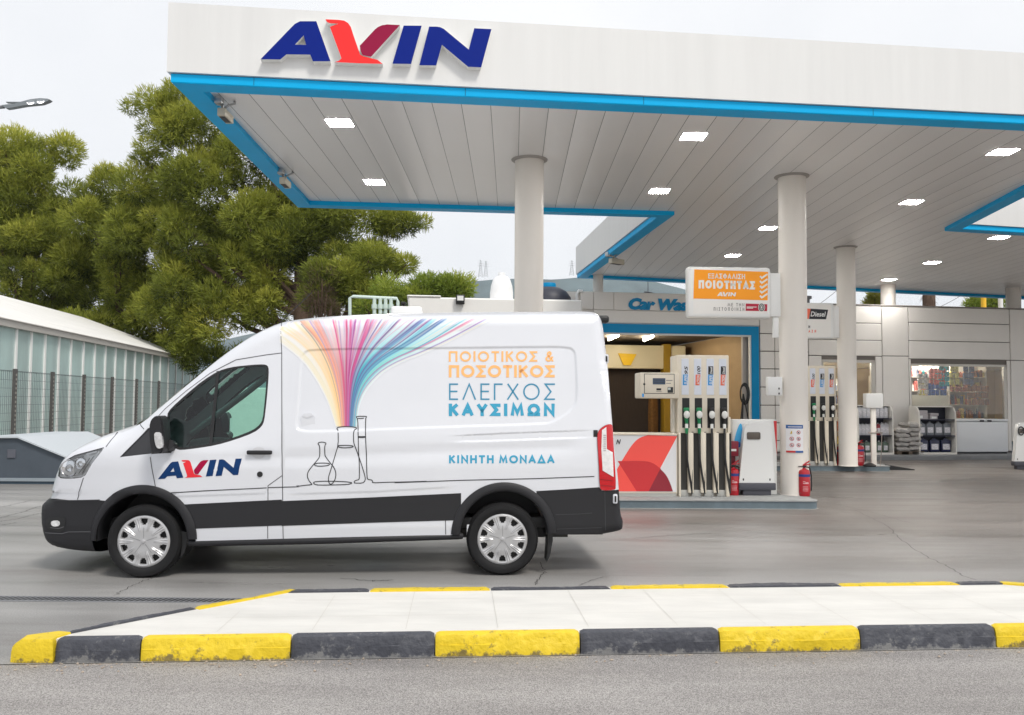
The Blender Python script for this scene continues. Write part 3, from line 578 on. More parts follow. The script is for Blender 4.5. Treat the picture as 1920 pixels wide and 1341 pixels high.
# floodlights clamped to the edge
def floodlight(px, py, rz, s, label):
    c = atz(px, py, ZT - .08); o = thing('floodlight', label, 'floodlight', (c[0], c[1], ZT), rz, 'floodlights clamped under the canopy edge')
    mb = MB(); mb.rbox(-.05 * s, .05 * s, -.17 * s, .17 * s, -.16 * s, -.06 * s, .012); part('housing', mb, mat('lamp_beige', lin(196, 188, 170), .5), o, .6)
    part('lens', MB().box(-.035 * s, .035 * s, -.13 * s, .10 * s, -.166 * s, -.161 * s), DARK, o, None)
    mb = MB(); mb.tube([(.0, -.1 * s, -.06 * s), (.09 * s, -.14 * s, -.02 * s), (.13 * s, -.05 * s, .03 * s), (.1 * s, .03 * s, .08)], .014 * s); mb.tube([(0, .02 * s, -.06 * s), (-.02 * s, -.16 * s, .0), (-.02 * s, -.2 * s, .06)], .018 * s); mb.rbox(-.06 * s, .03 * s, -.26 * s, -.14 * s, -.03 * s, .05 * s, .01); part('bracket', mb, STEEL, o, .6)
floodlight(423, 213, .0, 1.0, 'beige floodlight on the left canopy edge, nearer one'); floodlight(535, 339, .0, 1.05, 'beige floodlight on the left canopy edge, farther one'); floodlight(1156, 486, -.9, 1.3, 'beige floodlight under the slanting edge above the car wash')
# street lamp reaching in from the left
o = thing('street_lamp', 'flat grey street lamp head with two lit lenses reaching in from the left', 'street lamp', aty(-120, 752, 14.0) * (1, 1, 0), .0)
c = aty(50, 194, 14.0); ox = o.location.x
def sl(px, py): q = aty(px, py, 14.0); return (float(q[0]) - ox, 0.0, float(q[2]))
mb = MB(); mb.lathe([(.1, 0), (.09, .1), (.06, 7.0), (.05, sl(-115, 206)[2])], n=16); mb.tube([(0, 0, sl(-115, 206)[2] - .02), sl(-60, 206), sl(-10, 202), sl(8, 200.5)], .03); part('pole', mb, GREYST, o, .6)
mb = MB(); A_ = [(6, 199), (14, 205), (22, 204), (50, 199), (80, 196), (92, 191.5), (96, 188.5), (92, 187), (78, 186), (60, 188), (30, 196), (8, 199)]
prs = [(sl(*q)[0], sl(*q)[2]) for q in A_[:-1]]; mb.prism(prs, lambda a, b: (a, -.05, b), lambda a, b: (a, .05, b)); mb.box(sl(20, 0)[0], sl(52, 0)[0], -.03, .03, sl(0, 193.3)[2], sl(0, 191.8)[2]); part('head', mb, mat('lamp_head', lin(128, 134, 138), .45, .2), o, .4)
LENS = mat('lens_lit', (.9, .9, .9), .3, emit=(1, .95, .97), es=3.0)
for px in (61, 80):
    a, _, b = sl(px, 195.3 - (px - 61) * .11); mb = MB(); mb.lathe([(0.0, -.022), (.035, -.014), (.055, .012)], n=16); q = part('lens', mb, LENS, o, .8); q.location = (a, -.052, b)
    q.rotation_euler = (math.radians(35), math.radians(-6), 0)

# ================================================================ VAN (local: x from front axle to the rear, y away from the camera, z up)
wf = atz(266, 1085, 0); wr = atz(942, 1080, 0)
VF = Frame(wf[0], wf[1], math.atan2(wr[1] - wf[1], wr[0] - wf[0])); VW = 2.02; VF.o = VF.o + VF.ey * .0
WB = float(np.hypot(wr[0] - wf[0], wr[1] - wf[1]))
def c1(x, y): return (60 + x / 2.483, 560 + y / 2.483)
def c2(x, y): return (500 + x / 2.483, 560 + y / 2.483)
def smooth(P, n=3, closed=False):
    P = [np.array(p, float) for p in P]
    for _ in range(n):
        Q = []
        for i in range(len(P) if closed else len(P) - 1):
            a, b = P[i], P[(i + 1) % len(P)]; Q += [a * .75 + b * .25, a * .25 + b * .75]
        P = Q if closed else [P[0]] + Q + [P[-1]]
    return [tuple(p) for p in P]
top_px = [c1(*p) for p in [(290, 1178), (190, 1172), (100, 1155), (65, 1130), (50, 1085), (43, 1040), (42, 995), (46, 955)]] + [c1(*p) for p in [(76, 935), (82, 895), (92, 860), (110, 800), (130, 755), (165, 722), (220, 690), (300, 655), (380, 628), (450, 605), (512, 572), (600, 495), (745, 375), (820, 318), (900, 255), (1000, 187), (1060, 155), (1105, 134), (1163, 113)]] + \
    [c2(*p) for p in [(130, 104), (200, 96), (300, 88), (400, 82), (600, 76), (800, 72), (1000, 69), (1200, 67), (1400, 66), (1520, 66), (1550, 78), (1563, 110), (1575, 200), (1588, 300), (1600, 450), (1612, 600), (1628, 760), (1638, 850), (1642, 905), (1648, 1000), (1660, 1035), (1658, 1072), (1640, 1082), (1570, 1096)]]
NB = len([1 for _ in range(8)])
def roundv(i): return .13
def SB(u, z):
    t = np.interp(z, [.2, .33, .45, .62, 1.0, 1.12, 1.3, 1.6, 2.0, 2.45], [.05, .025, .012, .012, .0, .004, .018, .055, .10, .165])
    fr = np.clip((.35 - u) / 1.3, 0, 2); t = t + .24 * fr ** 2.3 + np.where(z < .75, .03 * fr, 0)
    return t + .05 * (lambda c: c * c * (3 - 2 * c))(np.clip((z - 1.05) / .3, 0, 1)) * (lambda c: c * c * (3 - 2 * c))(np.clip((1.55 - u) / 1.35, 0, 1))
SIL = []
for i_, (x, y) in enumerate(top_px):
    v = .12
    for _ in range(5): u_, z_ = VF.at(x, y, v); v = float(SB(u_, z_)) + (.045 if u_ < -.3 else (.09 if y < 700 else .05))
    SIL.append((u_, z_))
seg_r = [.07] * 8 + [.12] * 8 + [.13] * 15 + [.13] * 6 + [.12] * 4 + [.07] * 13
SIL_R = np.array((seg_r + [.07] * 60)[:len(SIL)])
SA = np.array(SIL)
# resample the silhouette smoothly
def resample(P, R, step):
    Q = []; RR = []
    for i in range(len(P) - 1):
        k = max(1, int(np.hypot(*(P[i + 1] - P[i])) / step))
        for j in range(k): Q.append(P[i] + (P[i + 1] - P[i]) * j / k); RR.append(R[i] + (R[i + 1] - R[i]) * j / k)
    return np.array(Q + [P[-1]]), np.array(RR + [R[-1]])
def chaikin(P, keep, n=2):
    P = list(P)
    for _ in range(n):
        Q = [P[0]]
        for i in range(len(P) - 1): Q += [P[i] * .8 + P[i + 1] * .2, P[i] * .2 + P[i + 1] * .8]
        P = Q + [P[-1]]
    return np.array(P)
S3 = chaikin(np.column_stack([SA, SIL_R]), None, 2)
SP, SR = resample(S3[:, :2], S3[:, 2], .03)
def uvp(px, py):                                     # photo point on the near side -> (u, z)
    v = 0.0
    for _ in range(4):
        u, z = VF.at(px, py, v); v = float(SV(np.array([[u, z]]))[0])
    return (u, z)
def sdist(P, poly):                                  # distance to a closed outline, negative inside
    q = np.asarray(poly); a = q; b = np.roll(q, -1, 0); best = np.full(len(P), 9.0)
    for i in range(len(q)):
        d = b[i] - a[i]; t = np.clip(((P - a[i]) @ d) / (d @ d + 1e-12), 0, 1); best = np.minimum(best, np.hypot(*((P - a[i] - t[:, None] * d).T)))
    return np.where(inpoly(P, q), -best, best)
def sstep(x, a, b): t = np.clip((x - a) / (b - a), 0, 1); return t * t * (3 - 2 * t)
FEAT = {}
def SV(P):
    """inset of the side skin from the outermost plane at (u, z)"""
    P = np.asarray(P, float); u = P[:, 0]; z = P[:, 1]
    t = SB(u, z)
    best = np.full(len(P), 9.0); br = np.full(len(P), .12)
    for i in range(len(SP) - 1):
        d = SP[i + 1] - SP[i]; L2 = d @ d
        tt = np.clip(((P - SP[i]) @ d) / (L2 + 1e-12), 0, 1); dd = np.hypot(*((P - SP[i] - tt[:, None] * d).T)); m = dd < best
        best[m] = dd[m]; br[m] = SR[i]
    q = np.clip(1 - best / br, 0, 1); t = t + br * (1 - np.sqrt(np.maximum(0, 1 - q ** 2)))
    for kind, dat, amp, wd in FEAT.get('list', []):
        if kind == 'poly': t = t + amp * sstep(-sdist(P, dat), -wd, wd)
        elif kind == 'line':
            x0, x1 = dat[0][0], dat[-1][0]; zz = np.interp(u, [p[0] for p in dat], [p[1] for p in dat]); f_ = sstep(u, x0 - .02, x0 + .25) * sstep(u, x1 + .02, x1 - .25)
            t = t + amp * f_ * sstep(z, zz - wd, zz + wd)
        elif kind == 'bump':
            x0, x1 = dat[0][0], dat[-1][0]; zz = np.interp(u, [p[0] for p in dat], [p[1] for p in dat]); f_ = sstep(u, x0 - .02, x0 + .3) * sstep(u, x1 + .02, x1 - .3)
            t = t + amp * f_ * np.exp(-((z - zz) / wd) ** 2)
    return t
FEAT['list'] = []
def uvs(pts):
    pts = np.asarray(pts, float); D_ = np.column_stack([(pts[:, 0] - 960) / FPX, -(pts[:, 1] - 670.5) / FPX, -np.ones(len(pts))]) @ RC.T; v = np.zeros(len(pts))
    for _ in range(4):
        t = ((VF.o - CP) @ VF.ey + v) / (D_ @ VF.ey); P = CP + D_ * t[:, None] - VF.o; uz = np.column_stack([P @ VF.ex, P[:, 2]]); v = SV(uz)
    return uz
U = lambda pts: [tuple(map(float, p)) for p in uvs(pts)]
rec = smooth(U([c2(*p) for p in [(215, 236), (700, 232), (1180, 226), (1405, 224), (1436, 245), (1440, 300), (1446, 470), (1425, 515), (1335, 575), (1290, 583), (800, 598), (250, 618), (150, 616), (137, 590), (150, 480), (160, 300), (172, 250)]]), 2, True)
FL_ = [('poly', rec, .012, .014),
       ('line', U([c2(*p) for p in [(845, 640), (1100, 628), (1535, 612)]]), -.009, .010), ('line', U([c2(*p) for p in [(845, 668), (1100, 660), (1535, 645)]]), .012, .012),
       ('bump', U([c2(*p) for p in [(-30, 745), (300, 735), (800, 715), (1500, 690)]]), .012, .06), ('bump', U([c1(*p) for p in [(560, 742), (800, 760), (1163, 730)]]), .009, .06),
       ('line', U([c1(*p) for p in [(560, 925), (800, 918), (1163, 905)]]), -.006, .014), ('line', U([c2(*p) for p in [(75, 912), (500, 900), (900, 875)]]), -.006, .014),
       ('line', U([c2(*p) for p in [(60, 130), (600, 108), (1530, 104)]]), .010, .02)]
FEAT['list'] = FL_
def spot(pts): return U(pts)
# flares round the wheels
FCX, FCZ = VF.at(264, 1012); RCX, RCZ = VF.at(945, 1004); AR_O, AR_I = .478, .405
for cx, cz_ in ((FCX, FCZ), (RCX, RCZ)): pass
win = smooth(U([(280 + x / 5.588, 660 + y / 5.588) for x, y in [(182, 660), (225, 590), (400, 432), (560, 300), (720, 200), (850, 160), (1000, 142), (1150, 130), (1225, 133), (1250, 160), (1252, 230), (1240, 400), (1222, 580), (1205, 720), (1180, 780), (1100, 845), (900, 920), (700, 978), (500, 1010), (330, 1030), (280, 1018), (195, 940), (178, 900)]]), 1, True)
win_in = smooth(U([(280 + x / 5.588, 660 + y / 5.588) for x, y in [(195, 668), (240, 600), (420, 452), (580, 318), (735, 220), (860, 182), (1000, 163), (1150, 150), (1215, 150), (1232, 170), (1232, 230), (1218, 400), (1202, 580), (1186, 705), (1160, 760), (1085, 820), (900, 892), (700, 952), (500, 984), (340, 1003), (300, 995), (222, 920), (205, 890)]]), 1, True)
door = U([c1(*p) for p in [(545, 592), (620, 510), (720, 425), (830, 345), (950, 283), (1090, 260), (1163, 252), (1167, 500), (1166, 825), (1099, 872), (1099, 1117), (757, 1126), (745, 1040), (700, 957), (640, 905), (577, 885), (560, 800), (551, 735)]])
trim = U([c1(*p) for p in [(412, 738), (480, 668), (540, 603), (556, 600), (566, 640), (572, 712), (553, 722)]])
mirror_trim = U([c1(*p) for p in [(553, 600), (566, 570), (615, 545), (632, 600), (634, 690), (650, 718), (556, 724)]])
head = smooth(U([c1(*p) for p in [(120, 835), (122, 800), (145, 762), (200, 732), (280, 706), (335, 695), (318, 722), (285, 760), (262, 800), (243, 832), (180, 840)]]), 1, True)
tail = smooth(U([c2(*p) for p in [(1540, 622), (1556, 602), (1582, 586), (1606, 584), (1611, 600), (1613, 660), (1620, 760), (1626, 880), (1618, 891), (1560, 893), (1550, 880), (1545, 760), (1538, 660)]]), 1, True)
def upx(P): return U(P)
bz_ = uvp(*c1(160, 941))[1]; bump_f = [(-2.0, bz_)] + U([c1(*p) for p in [(200, 941), (318, 939)]]) + [(FCX - .2, bz_), (FCX - .2, .1), (-2.0, .1)]
strip1 = U([c1(*p) for p in [(695, 959), (1163, 936), (1166, 1056), (757, 1071), (735, 1010)]]); strip2 = U([c2(*p) for p in [(66, 943), (500, 925), (905, 906), (905, 1031), (500, 1043), (70, 1058)]])
bq_ = U([c2(*p) for p in [(1235, 897), (1400, 888), (1548, 878), (1560, 893), (1600, 893)]]); bump_r = [(RCX + .3, bq_[0][1])] + bq_ + [(6.0, bq_[-1][1] + .02), (6.0, .1), (RCX + .3, .1)]
rear_top = U([c2(*p) for p in [(1600, 893), (1640, 878)]])
arch_f = circ(FCX, FCZ, AR_O, 72); arch_r = circ(RCX, RCZ, AR_O, 72)
ZB = VF.at(600, 1011)[1]
botline = [(float(SP[-1][0]), float(SP[-1][1])), (RCX + .35, VF.at(1090, 1003)[1]), (FCX + .45, VF.at(360, 1017)[1]), (float(SP[0][0]), float(SP[0][1]))]
outline = [tuple(p) for p in SP] + [(RCX + .55, VF.at(1060, 1003)[1]), (RCX - .52, VF.at(840, 1007)[1]), (FCX + .52, VF.at(375, 1017)[1])]
# one conforming triangulation for all the panels of a side
ext = []
gx = np.arange(-1.0, 4.6, .045); gz = np.arange(.25, 2.6, .045); GX, GZ = np.meshgrid(gx, gz); gp = np.column_stack([GX.ravel(), GZ.ravel()])
gp = gp[inpoly(gp, outline)]; sdp = sdist(gp, outline); gp = gp[sdp < -.012]; gp = gp[np.abs(sdist(gp, rec)) > .026]
loops = [outline, win, win_in, head, tail, arch_f, arch_r, door, trim, mirror_trim, bump_f, strip1, strip2, bump_r]
rings = []
nrm = np.zeros_like(SP); dd_ = np.gradient(SP, axis=0); nrm[:, 0] = dd_[:, 1]; nrm[:, 1] = -dd_[:, 0]; nrm /= np.hypot(nrm[:, 0], nrm[:, 1])[:, None] + 1e-9
for q in (.003, .010, .022, .038, .058, .082, .108):
    rp_ = SP + nrm * q; k = inpoly(rp_, outline); rp_ = rp_[k]; k = sdist(rp_, outline) < -q * .85; rings.append(rp_[k])
def along(pl_, offs, step, closed):
    P = np.array(list(pl_) + ([pl_[0]] if closed else [])); Q, _ = resample(P, np.zeros(len(P)), step); d = np.gradient(Q, axis=0); m = np.column_stack([d[:, 1], -d[:, 0]]); m /= np.hypot(*m.T)[:, None] + 1e-9
    for o in offs: rings.append(Q + m * o)
along(rec, (-.02, -.012, -.006, 0, .006, .012, .02), .016, True)
for kind, dat, amp, wd in FL_[1:]:
    if kind == 'line': along(dat, (-1.5 * wd, -wd, -.5 * wd, 0, .5 * wd, wd, 1.5 * wd), .03, False)
xtra = np.vstack([gp] + rings)
vs = []; es = []
for lp in loops:
    o_ = len(vs); vs += [Vector((float(a), float(b))) for a, b in lp]; es += [(o_ + i, o_ + (i + 1) % len(lp)) for i in range(len(lp))]
vs += [Vector((float(a), float(b))) for a, b in xtra]
r = delaunay_2d_cdt(vs, es, [], 0, 1e-5)
TV = np.array([tuple(p) for p in r[0]]); TF = np.array([tuple(f) for f in r[2]]); TC = TV[TF].mean(1)
inn = inpoly(TC, outline); af = np.hypot(TC[:, 0] - FCX, TC[:, 1] - FCZ) < AR_O * .999; ar_ = np.hypot(TC[:, 0] - RCX, TC[:, 1] - RCZ) < AR_O * .999
reg = np.full(len(TF), 0); IP = lambda lp: inpoly(TC, lp)
reg[IP(door)] = 1
reg[IP(strip1)] = 2; reg[IP(strip2)] = 3; reg[IP(bump_f)] = 4; reg[IP(bump_r)] = 5
reg[IP(trim)] = 6; reg[IP(mirror_trim)] = 7; reg[IP(win)] = 7; reg[IP(win_in)] = 8; reg[IP(head)] = 9; reg[IP(tail)] = 10
reg[~inn | af | ar_] = -1
TD = SV(TV); e_ = .002
g_u = (SV(TV + (e_, 0)) - SV(TV - (e_, 0))) / (2 * e_); g_z = (SV(TV + (0, e_)) - SV(TV - (0, e_))) / (2 * e_)
out = ~inpoly(TV, outline); edge = np.abs(sdist(TV, outline)) < .004
# at the very edge the skin turns in: lean the normal fully outward there
TN = np.column_stack([g_u, -np.ones(len(TV)), g_z]); TN /= np.linalg.norm(TN, axis=1)[:, None]
van = thing('panel_van', 'white panel van with coloured light streams and flask line drawing on its side', 'van', VF.w(0), VF.rz)
M_DOORGL = glass('van_glass', (.62, .87, .80), .02); M_BODY = VANW
HL = mat('headlamp_reflector', (.80, .81, .83), .2, .1, var=.3, vscale=14, bump=.5, bscale=12, tint=(.5, .5, .52))
TLR = mat('tail_lamp_red', lin(190, 8, 22), .12, coat=.6)
def side_part(name, ids, m, parent, far=False, off=0.0):
    sel = np.isin(reg, ids); F_ = TF[sel]
    if not len(F_): return None
    use = np.unique(F_); remap = -np.ones(len(TV), int); remap[use] = np.arange(len(use)); F_ = remap[F_]; V_ = TV[use]; d_ = TD[use] + off; N_ = TN[use].copy()
    if far:
        y = VW - d_; N_[:, 1] *= -1; F_ = F_[:, ::-1]
    else: y = d_
    P3 = np.column_stack([V_[:, 0], y, V_[:, 1]])
    # face orientation: outward = -y on the near side
    a, b, c = P3[F_[:, 0]], P3[F_[:, 1]], P3[F_[:, 2]]; nn = np.cross(b - a, c - a)[:, 1]; flip = (nn > 0) if not far else (nn < 0); F_[flip] = F_[flip][:, ::-1]
    return mesh_obj(name, P3.tolist(), [tuple(map(int, f)) for f in F_], m, parent, True, normals=N_)
body = None
# body shell: both sides plus the strip across roof, bonnet, nose and tail, in one mesh
def body_mesh():
    sel = np.isin(reg, [0]); F_ = TF[sel]; use = np.unique(F_); remap = -np.ones(len(TV), int); remap[use] = np.arange(len(use)); F_ = remap[F_]; V_ = TV[use]; d_ = TD[use]; N_ = TN[use]
    P = []; F = []; N = []
    for far in (0, 1):
        y = d_ if not far else VW - d_; P3 = np.column_stack([V_[:, 0], y, V_[:, 1]]); n3 = N_.copy(); G_ = F_.copy()
        if far: n3[:, 1] *= -1
        a, b, c = P3[G_[:, 0]], P3[G_[:, 1]], P3[G_[:, 2]]; nn = np.cross(b - a, c - a)[:, 1]; flip = (nn > 0) if not far else (nn < 0); G_[flip] = G_[flip][:, ::-1]
        o_ = len(P); P += P3.tolist(); N += n3.tolist(); F += [tuple(int(i) + o_ for i in f) for f in G_]
    return P, F, N
SD = SV(SP)
iw0 = int(np.argmin(np.hypot(*(SP - np.array(VF.at(*c1(470, 590), v=.13))).T))); iw1 = int(np.argmin(np.hypot(*(SP - np.array(VF.at(*c1(840, 302), v=.13))).T)))
ib = int(np.argmin(np.hypot(*(SP - np.array(VF.at(*c1(70, 936), v=.1))).T))); ir = int(np.argmin(np.hypot(*(SP - np.array(VF.at(*c2(1641, 890), v=.1))).T)))
NC = 14
def strip(i0, i1):
    P = []; N = []; F = []
    for i in range(i0, i1 + 1):
        cr = .05 if i < iw0 else (.07 if i < iw1 else .05)
        if i >= ir - 60 and SP[i][1] < 2.2 and SP[i][0] > 3: cr = .02
        for k in range(NC + 1):
            s_ = k / NC; y = SD[i] + (VW - 2 * SD[i]) * s_; c_ = cr * (1 - (2 * s_ - 1) ** 4); q = SP[i] - nrm[i] * c_
            P.append((q[0], y, q[1])); N.append((-nrm[i][0], -(1 - 2 * s_) ** 3 * .35, -nrm[i][1]) if True else None)
    m_ = NC + 1
    for i in range(i1 - i0):
        for k in range(NC): F.append((i * m_ + k, i * m_ + k + 1, (i + 1) * m_ + k + 1, (i + 1) * m_ + k))
    N = [tuple(np.array(n_) / np.linalg.norm(n_)) for n_ in N]
    a, b, c = np.array(P[F[0][0]]), np.array(P[F[0][1]]), np.array(P[F[0][2]])
    if np.dot(np.cross(b - a, c - a), N[F[0][0]]) < 0: F = [f[::-1] for f in F]
    return P, F, N
P, F, N = body_mesh()
for i0, i1 in ((ib, iw0), (iw1, ir)):
    p_, f_, n_ = strip(i0, i1); o_ = len(P); P += p_; F += [tuple(i + o_ for i in f) for f in f_]; N += n_
body = mesh_obj('body', P, F, VANW, van, True, normals=N)
p_, f_, n_ = strip(iw0, iw1); mesh_obj('windscreen', p_, f_, M_DOORGL, van, True, normals=n_)
p_, f_, n_ = strip(0, ib); P = list(p_); F = list(f_); N = list(n_)
fb = []
def side_into(ids, P, F, N, far):
    sel = np.isin(reg, ids); F_ = TF[sel]; use = np.unique(F_); remap = -np.ones(len(TV), int); remap[use] = np.arange(len(use)); F_ = remap[F_]; y = TD[use] if not far else VW - TD[use]
    P3 = np.column_stack([TV[use][:, 0], y, TV[use][:, 1]]); n3 = TN[use].copy(); n3[:, 1] *= (-1 if far else 1)
    a, b, c = P3[F_[:, 0]], P3[F_[:, 1]], P3[F_[:, 2]]; nn = np.cross(b - a, c - a)[:, 1]; flip = (nn > 0) if not far else (nn < 0); F_[flip] = F_[flip][:, ::-1]
    o_ = len(P); P += P3.tolist(); N += n3.tolist(); F += [tuple(int(i) + o_ for i in f) for f in F_]
for far in (0, 1): side_into([4], P, F, N, far)
bumper_front = mesh_obj('bumper', P, F, BLACKP, van, True, normals=N)
p_, f_, n_ = strip(ir, len(SP) - 1); P = list(p_); F = list(f_); N = list(n_)
for far in (0, 1): side_into([5], P, F, N, far)
bumper_rear = mesh_obj('bumper', P, F, BLACKP, van, True, normals=N)
for far in (False, True):
    dr_ = side_part('door', [1], VANW, van, far); side_part('window_frame', [7], DARK, dr_, far, .002); side_part('window', [8], M_DOORGL, dr_, far, .012)
    side_part('side_moulding', [2], BLACKP, van, far, -.004); side_part('side_moulding', [3], BLACKP, van, far, -.004); side_part('corner_trim', [6], mat('gloss_black', (.02, .02, .024), .25, coat=.3), van, far, .003)
    hl = side_part('headlight', [9], HL, van, far, .03)
    if not far: NEAR_HL = hl; side_part('lens', [9], glass('clear_lens', (.93, .95, .96), .10), hl, far, .0)
    side_part('tail_light', [10], TLR, van, far, -.012)
# mapping helper: a point (u, z) lying `off` outside the near skin
def skin(off):
    def f(u, z): return (u, float(SV(np.array([[u, z]]))[0]) - off, z)
    return f
def skin_ribbons(name, lines, wd, m, off=.003, parent=van, closed=False, label=None):
    if name == 'panel_gap' and len(lines) > 1: return [skin_ribbons(name, [l], wd, m, off, parent) for l in lines]
    mb = MB()
    for l in lines: ribbon(mb, l, wd, lambda a, b: (a, b, 0), closed, .035)
    V_ = np.array(mb.v); d_ = SV(V_[:, :2]) - off
    o = mesh_obj(name, np.column_stack([V_[:, 0], d_, V_[:, 1]]).tolist(), [f[::-1] for f in mb.f], m, parent)
    if label: o['label'] = label
    return o
def skin_poly(name, polys, m, off=.003, parent=van, label=None):
    mb = MB()
    for pl_, hl in polys:
        lo = np.min(pl_, 0); hi = np.max(pl_, 0); gx = np.arange(lo[0], hi[0], .04); gy = np.arange(lo[1], hi[1], .04); g = [(a, b) for a in gx for b in gy]
        g = np.array(g) if g else np.zeros((0, 2))
        if len(g): g = g[inpoly(g, pl_)]
        V2, F2 = tri2d(pl_, hl, [tuple(map(float, p)) for p in g]); mb.add([(a, b, 0) for a, b in V2], F2)
    V_ = np.array(mb.v); d_ = SV(V_[:, :2]) - off
    o = mesh_obj(name, np.column_stack([V_[:, 0], d_, V_[:, 1]]).tolist(), [f[::-1] for f in mb.f], m, parent)
    if label: o['label'] = label
    return o
GAP = mat('panel_gap', (.05, .05, .055), .8)
skin_ribbons('panel_gap', [U([c1(*p) for p in [(1090, 262), (950, 285), (830, 347), (720, 428), (620, 513), (548, 592)]]), U([c1(*p) for p in [(551, 737), (560, 800), (577, 885), (582, 900)]]), U([c1(*p) for p in [(1163, 108), (1163, 253), (1166, 825), (1170, 1118)]]), U([c1(*p) for p in [(1163, 253), (1090, 262)]]),
                           U([c1(*p) for p in [(1166, 823), (1099, 871), (1098, 1117)]]), U([c2(*p) for p in [(830, 913), (834, 1098)]]), U([c2(*p) for p in [(1574, 893), (1574, 1094)]])], .006, GAP)
skin_ribbons('panel_gap', [U([c1(*p) for p in [(120, 800), (150, 758), (200, 730), (335, 694)]]), U([c1(*p) for p in [(345, 690), (385, 640), (398, 622)]]), U([c1(*p) for p in [(240, 834), (212, 936)]]), U([c1(*p) for p in [(82, 939), (316, 937)]]), U([c1(*p) for p in [(412, 738), (545, 603)]]), U([c1(*p) for p in [(505, 578), (522, 608)]])], .007, GAP)
skin_ribbons('crease_line', [U([c2(*p) for p in [(1345, 1006), (1450, 1003), (1515, 998)]]), U([c2(*p) for p in [(1350, 1073), (1560, 1066)]])], .006, GAP)
# wheel arches
def arch(cx, cz_, a0, a1, name='wheel_arch'):
    mb = MB(); prof = [(AR_O + .012, .006), (AR_O + .010, -.012), (AR_O - .01, -.024), (AR_I + .03, -.03), (AR_I + .008, -.024), (AR_I, -.008), (AR_I, .06)]
    A_ = np.linspace(a0, a1, 60); vs = []
    for a in A_:
        for r_, y in prof:
            u, z = cx + r_ * math.cos(a), cz_ + r_ * math.sin(a) * 1.0; s_ = float(SV(np.array([[u, min(z, 1.3)]]))[0]); vs.append((u, min(s_, .14) + y, z))
    k = len(prof); mb.add(vs, [(i * k + j, i * k + j + 1, (i + 1) * k + j + 1, (i + 1) * k + j) for i in range(len(A_) - 1) for j in range(k - 1)]); part(name, mb, BLACKP, van, .9)
    mb = MB(); vs = []
    for a in A_: vs += [(cx + (AR_I + .01) * math.cos(a), .05, cz_ + (AR_I + .01) * math.sin(a)), (cx + (AR_I - .0) * math.cos(a), .62, cz_ + (AR_I - .0) * math.sin(a))]
    mb.add(vs, [(2 * i, 2 * i + 1, 2 * i + 3, 2 * i + 2) for i in range(len(A_) - 1)])
    return mb
FELT = mat('liner_felt', lin(196, 184, 176), .95, var=.2, vscale=18, stretch=(3, .3, 1))
part('arch_liner', arch(FCX, FCZ, math.radians(0), math.radians(183)), DARK, van); part('arch_liner', arch(RCX, RCZ, math.radians(2), math.radians(179)), FELT, van, label='grey felt liner inside the rear wheel arch')
mb = MB(); mb.box(-.75, 3.9, .35, VW - .35, .30, .5); mb.box(FCX + .43, RCX - .42, .1, VW - .1, .33, .55); mb.box(RCX + .40, 4.2, .1, VW - .1, .36, .6); mb.box(-.78, FCX - .42, .5, VW - .5, .32, .6); mb.box(FCX - .5, FCX + .5, .6, VW - .6, .3, 1.0); mb.box(RCX - .5, RCX + .5, .62, VW - .62, .3, .92)
part('underbody', mb, DARK, van, None)
mb = MB(); mb.rbox(RCX - .62, RCX + .5, .14, .2, .42, .52, .01); part('chassis_rail', mb, DARK, van)
mb = MB(); mb.tube([(FCX + .41, .06, VF.at(352, 1020)[1]), (FCX + .5, .045, VF.at(380, 1020)[1]), (1.6, .03, VF.at(600, 1015)[1]), (RCX - .43, .045, VF.at(848, 1007)[1]), (RCX - .39, .07, VF.at(858, 1007)[1])], .03, 12); part('side_step', mb, BLACKP, van, .9)
mb = MB(); mb.rbox(RCX - .345, RCX - .27, .05, .12, VF.at(865, 1012)[1], VF.at(865, 986)[1], .008); part('jacking_block', mb, VANW, van)
def flap(x, z1, k=1.0, name='mud_flap'):
    mb = MB(); mb.prism([(x - .01, z1), (x + .05, z1 - .02), (x + .055, z1 - .2 * k), (x + .03, z1 - .34 * k), (x + .0, z1 - .4 * k), (x + .012, z1 - .2 * k)], lambda a, b: (a, .06, b), lambda a, b: (a, .3, b)); part(name, mb, DARK, van)
flap(VF.at(1027, 985)[0], VF.at(1030, 975)[1]); flap(FCX + .335, .42, .62)
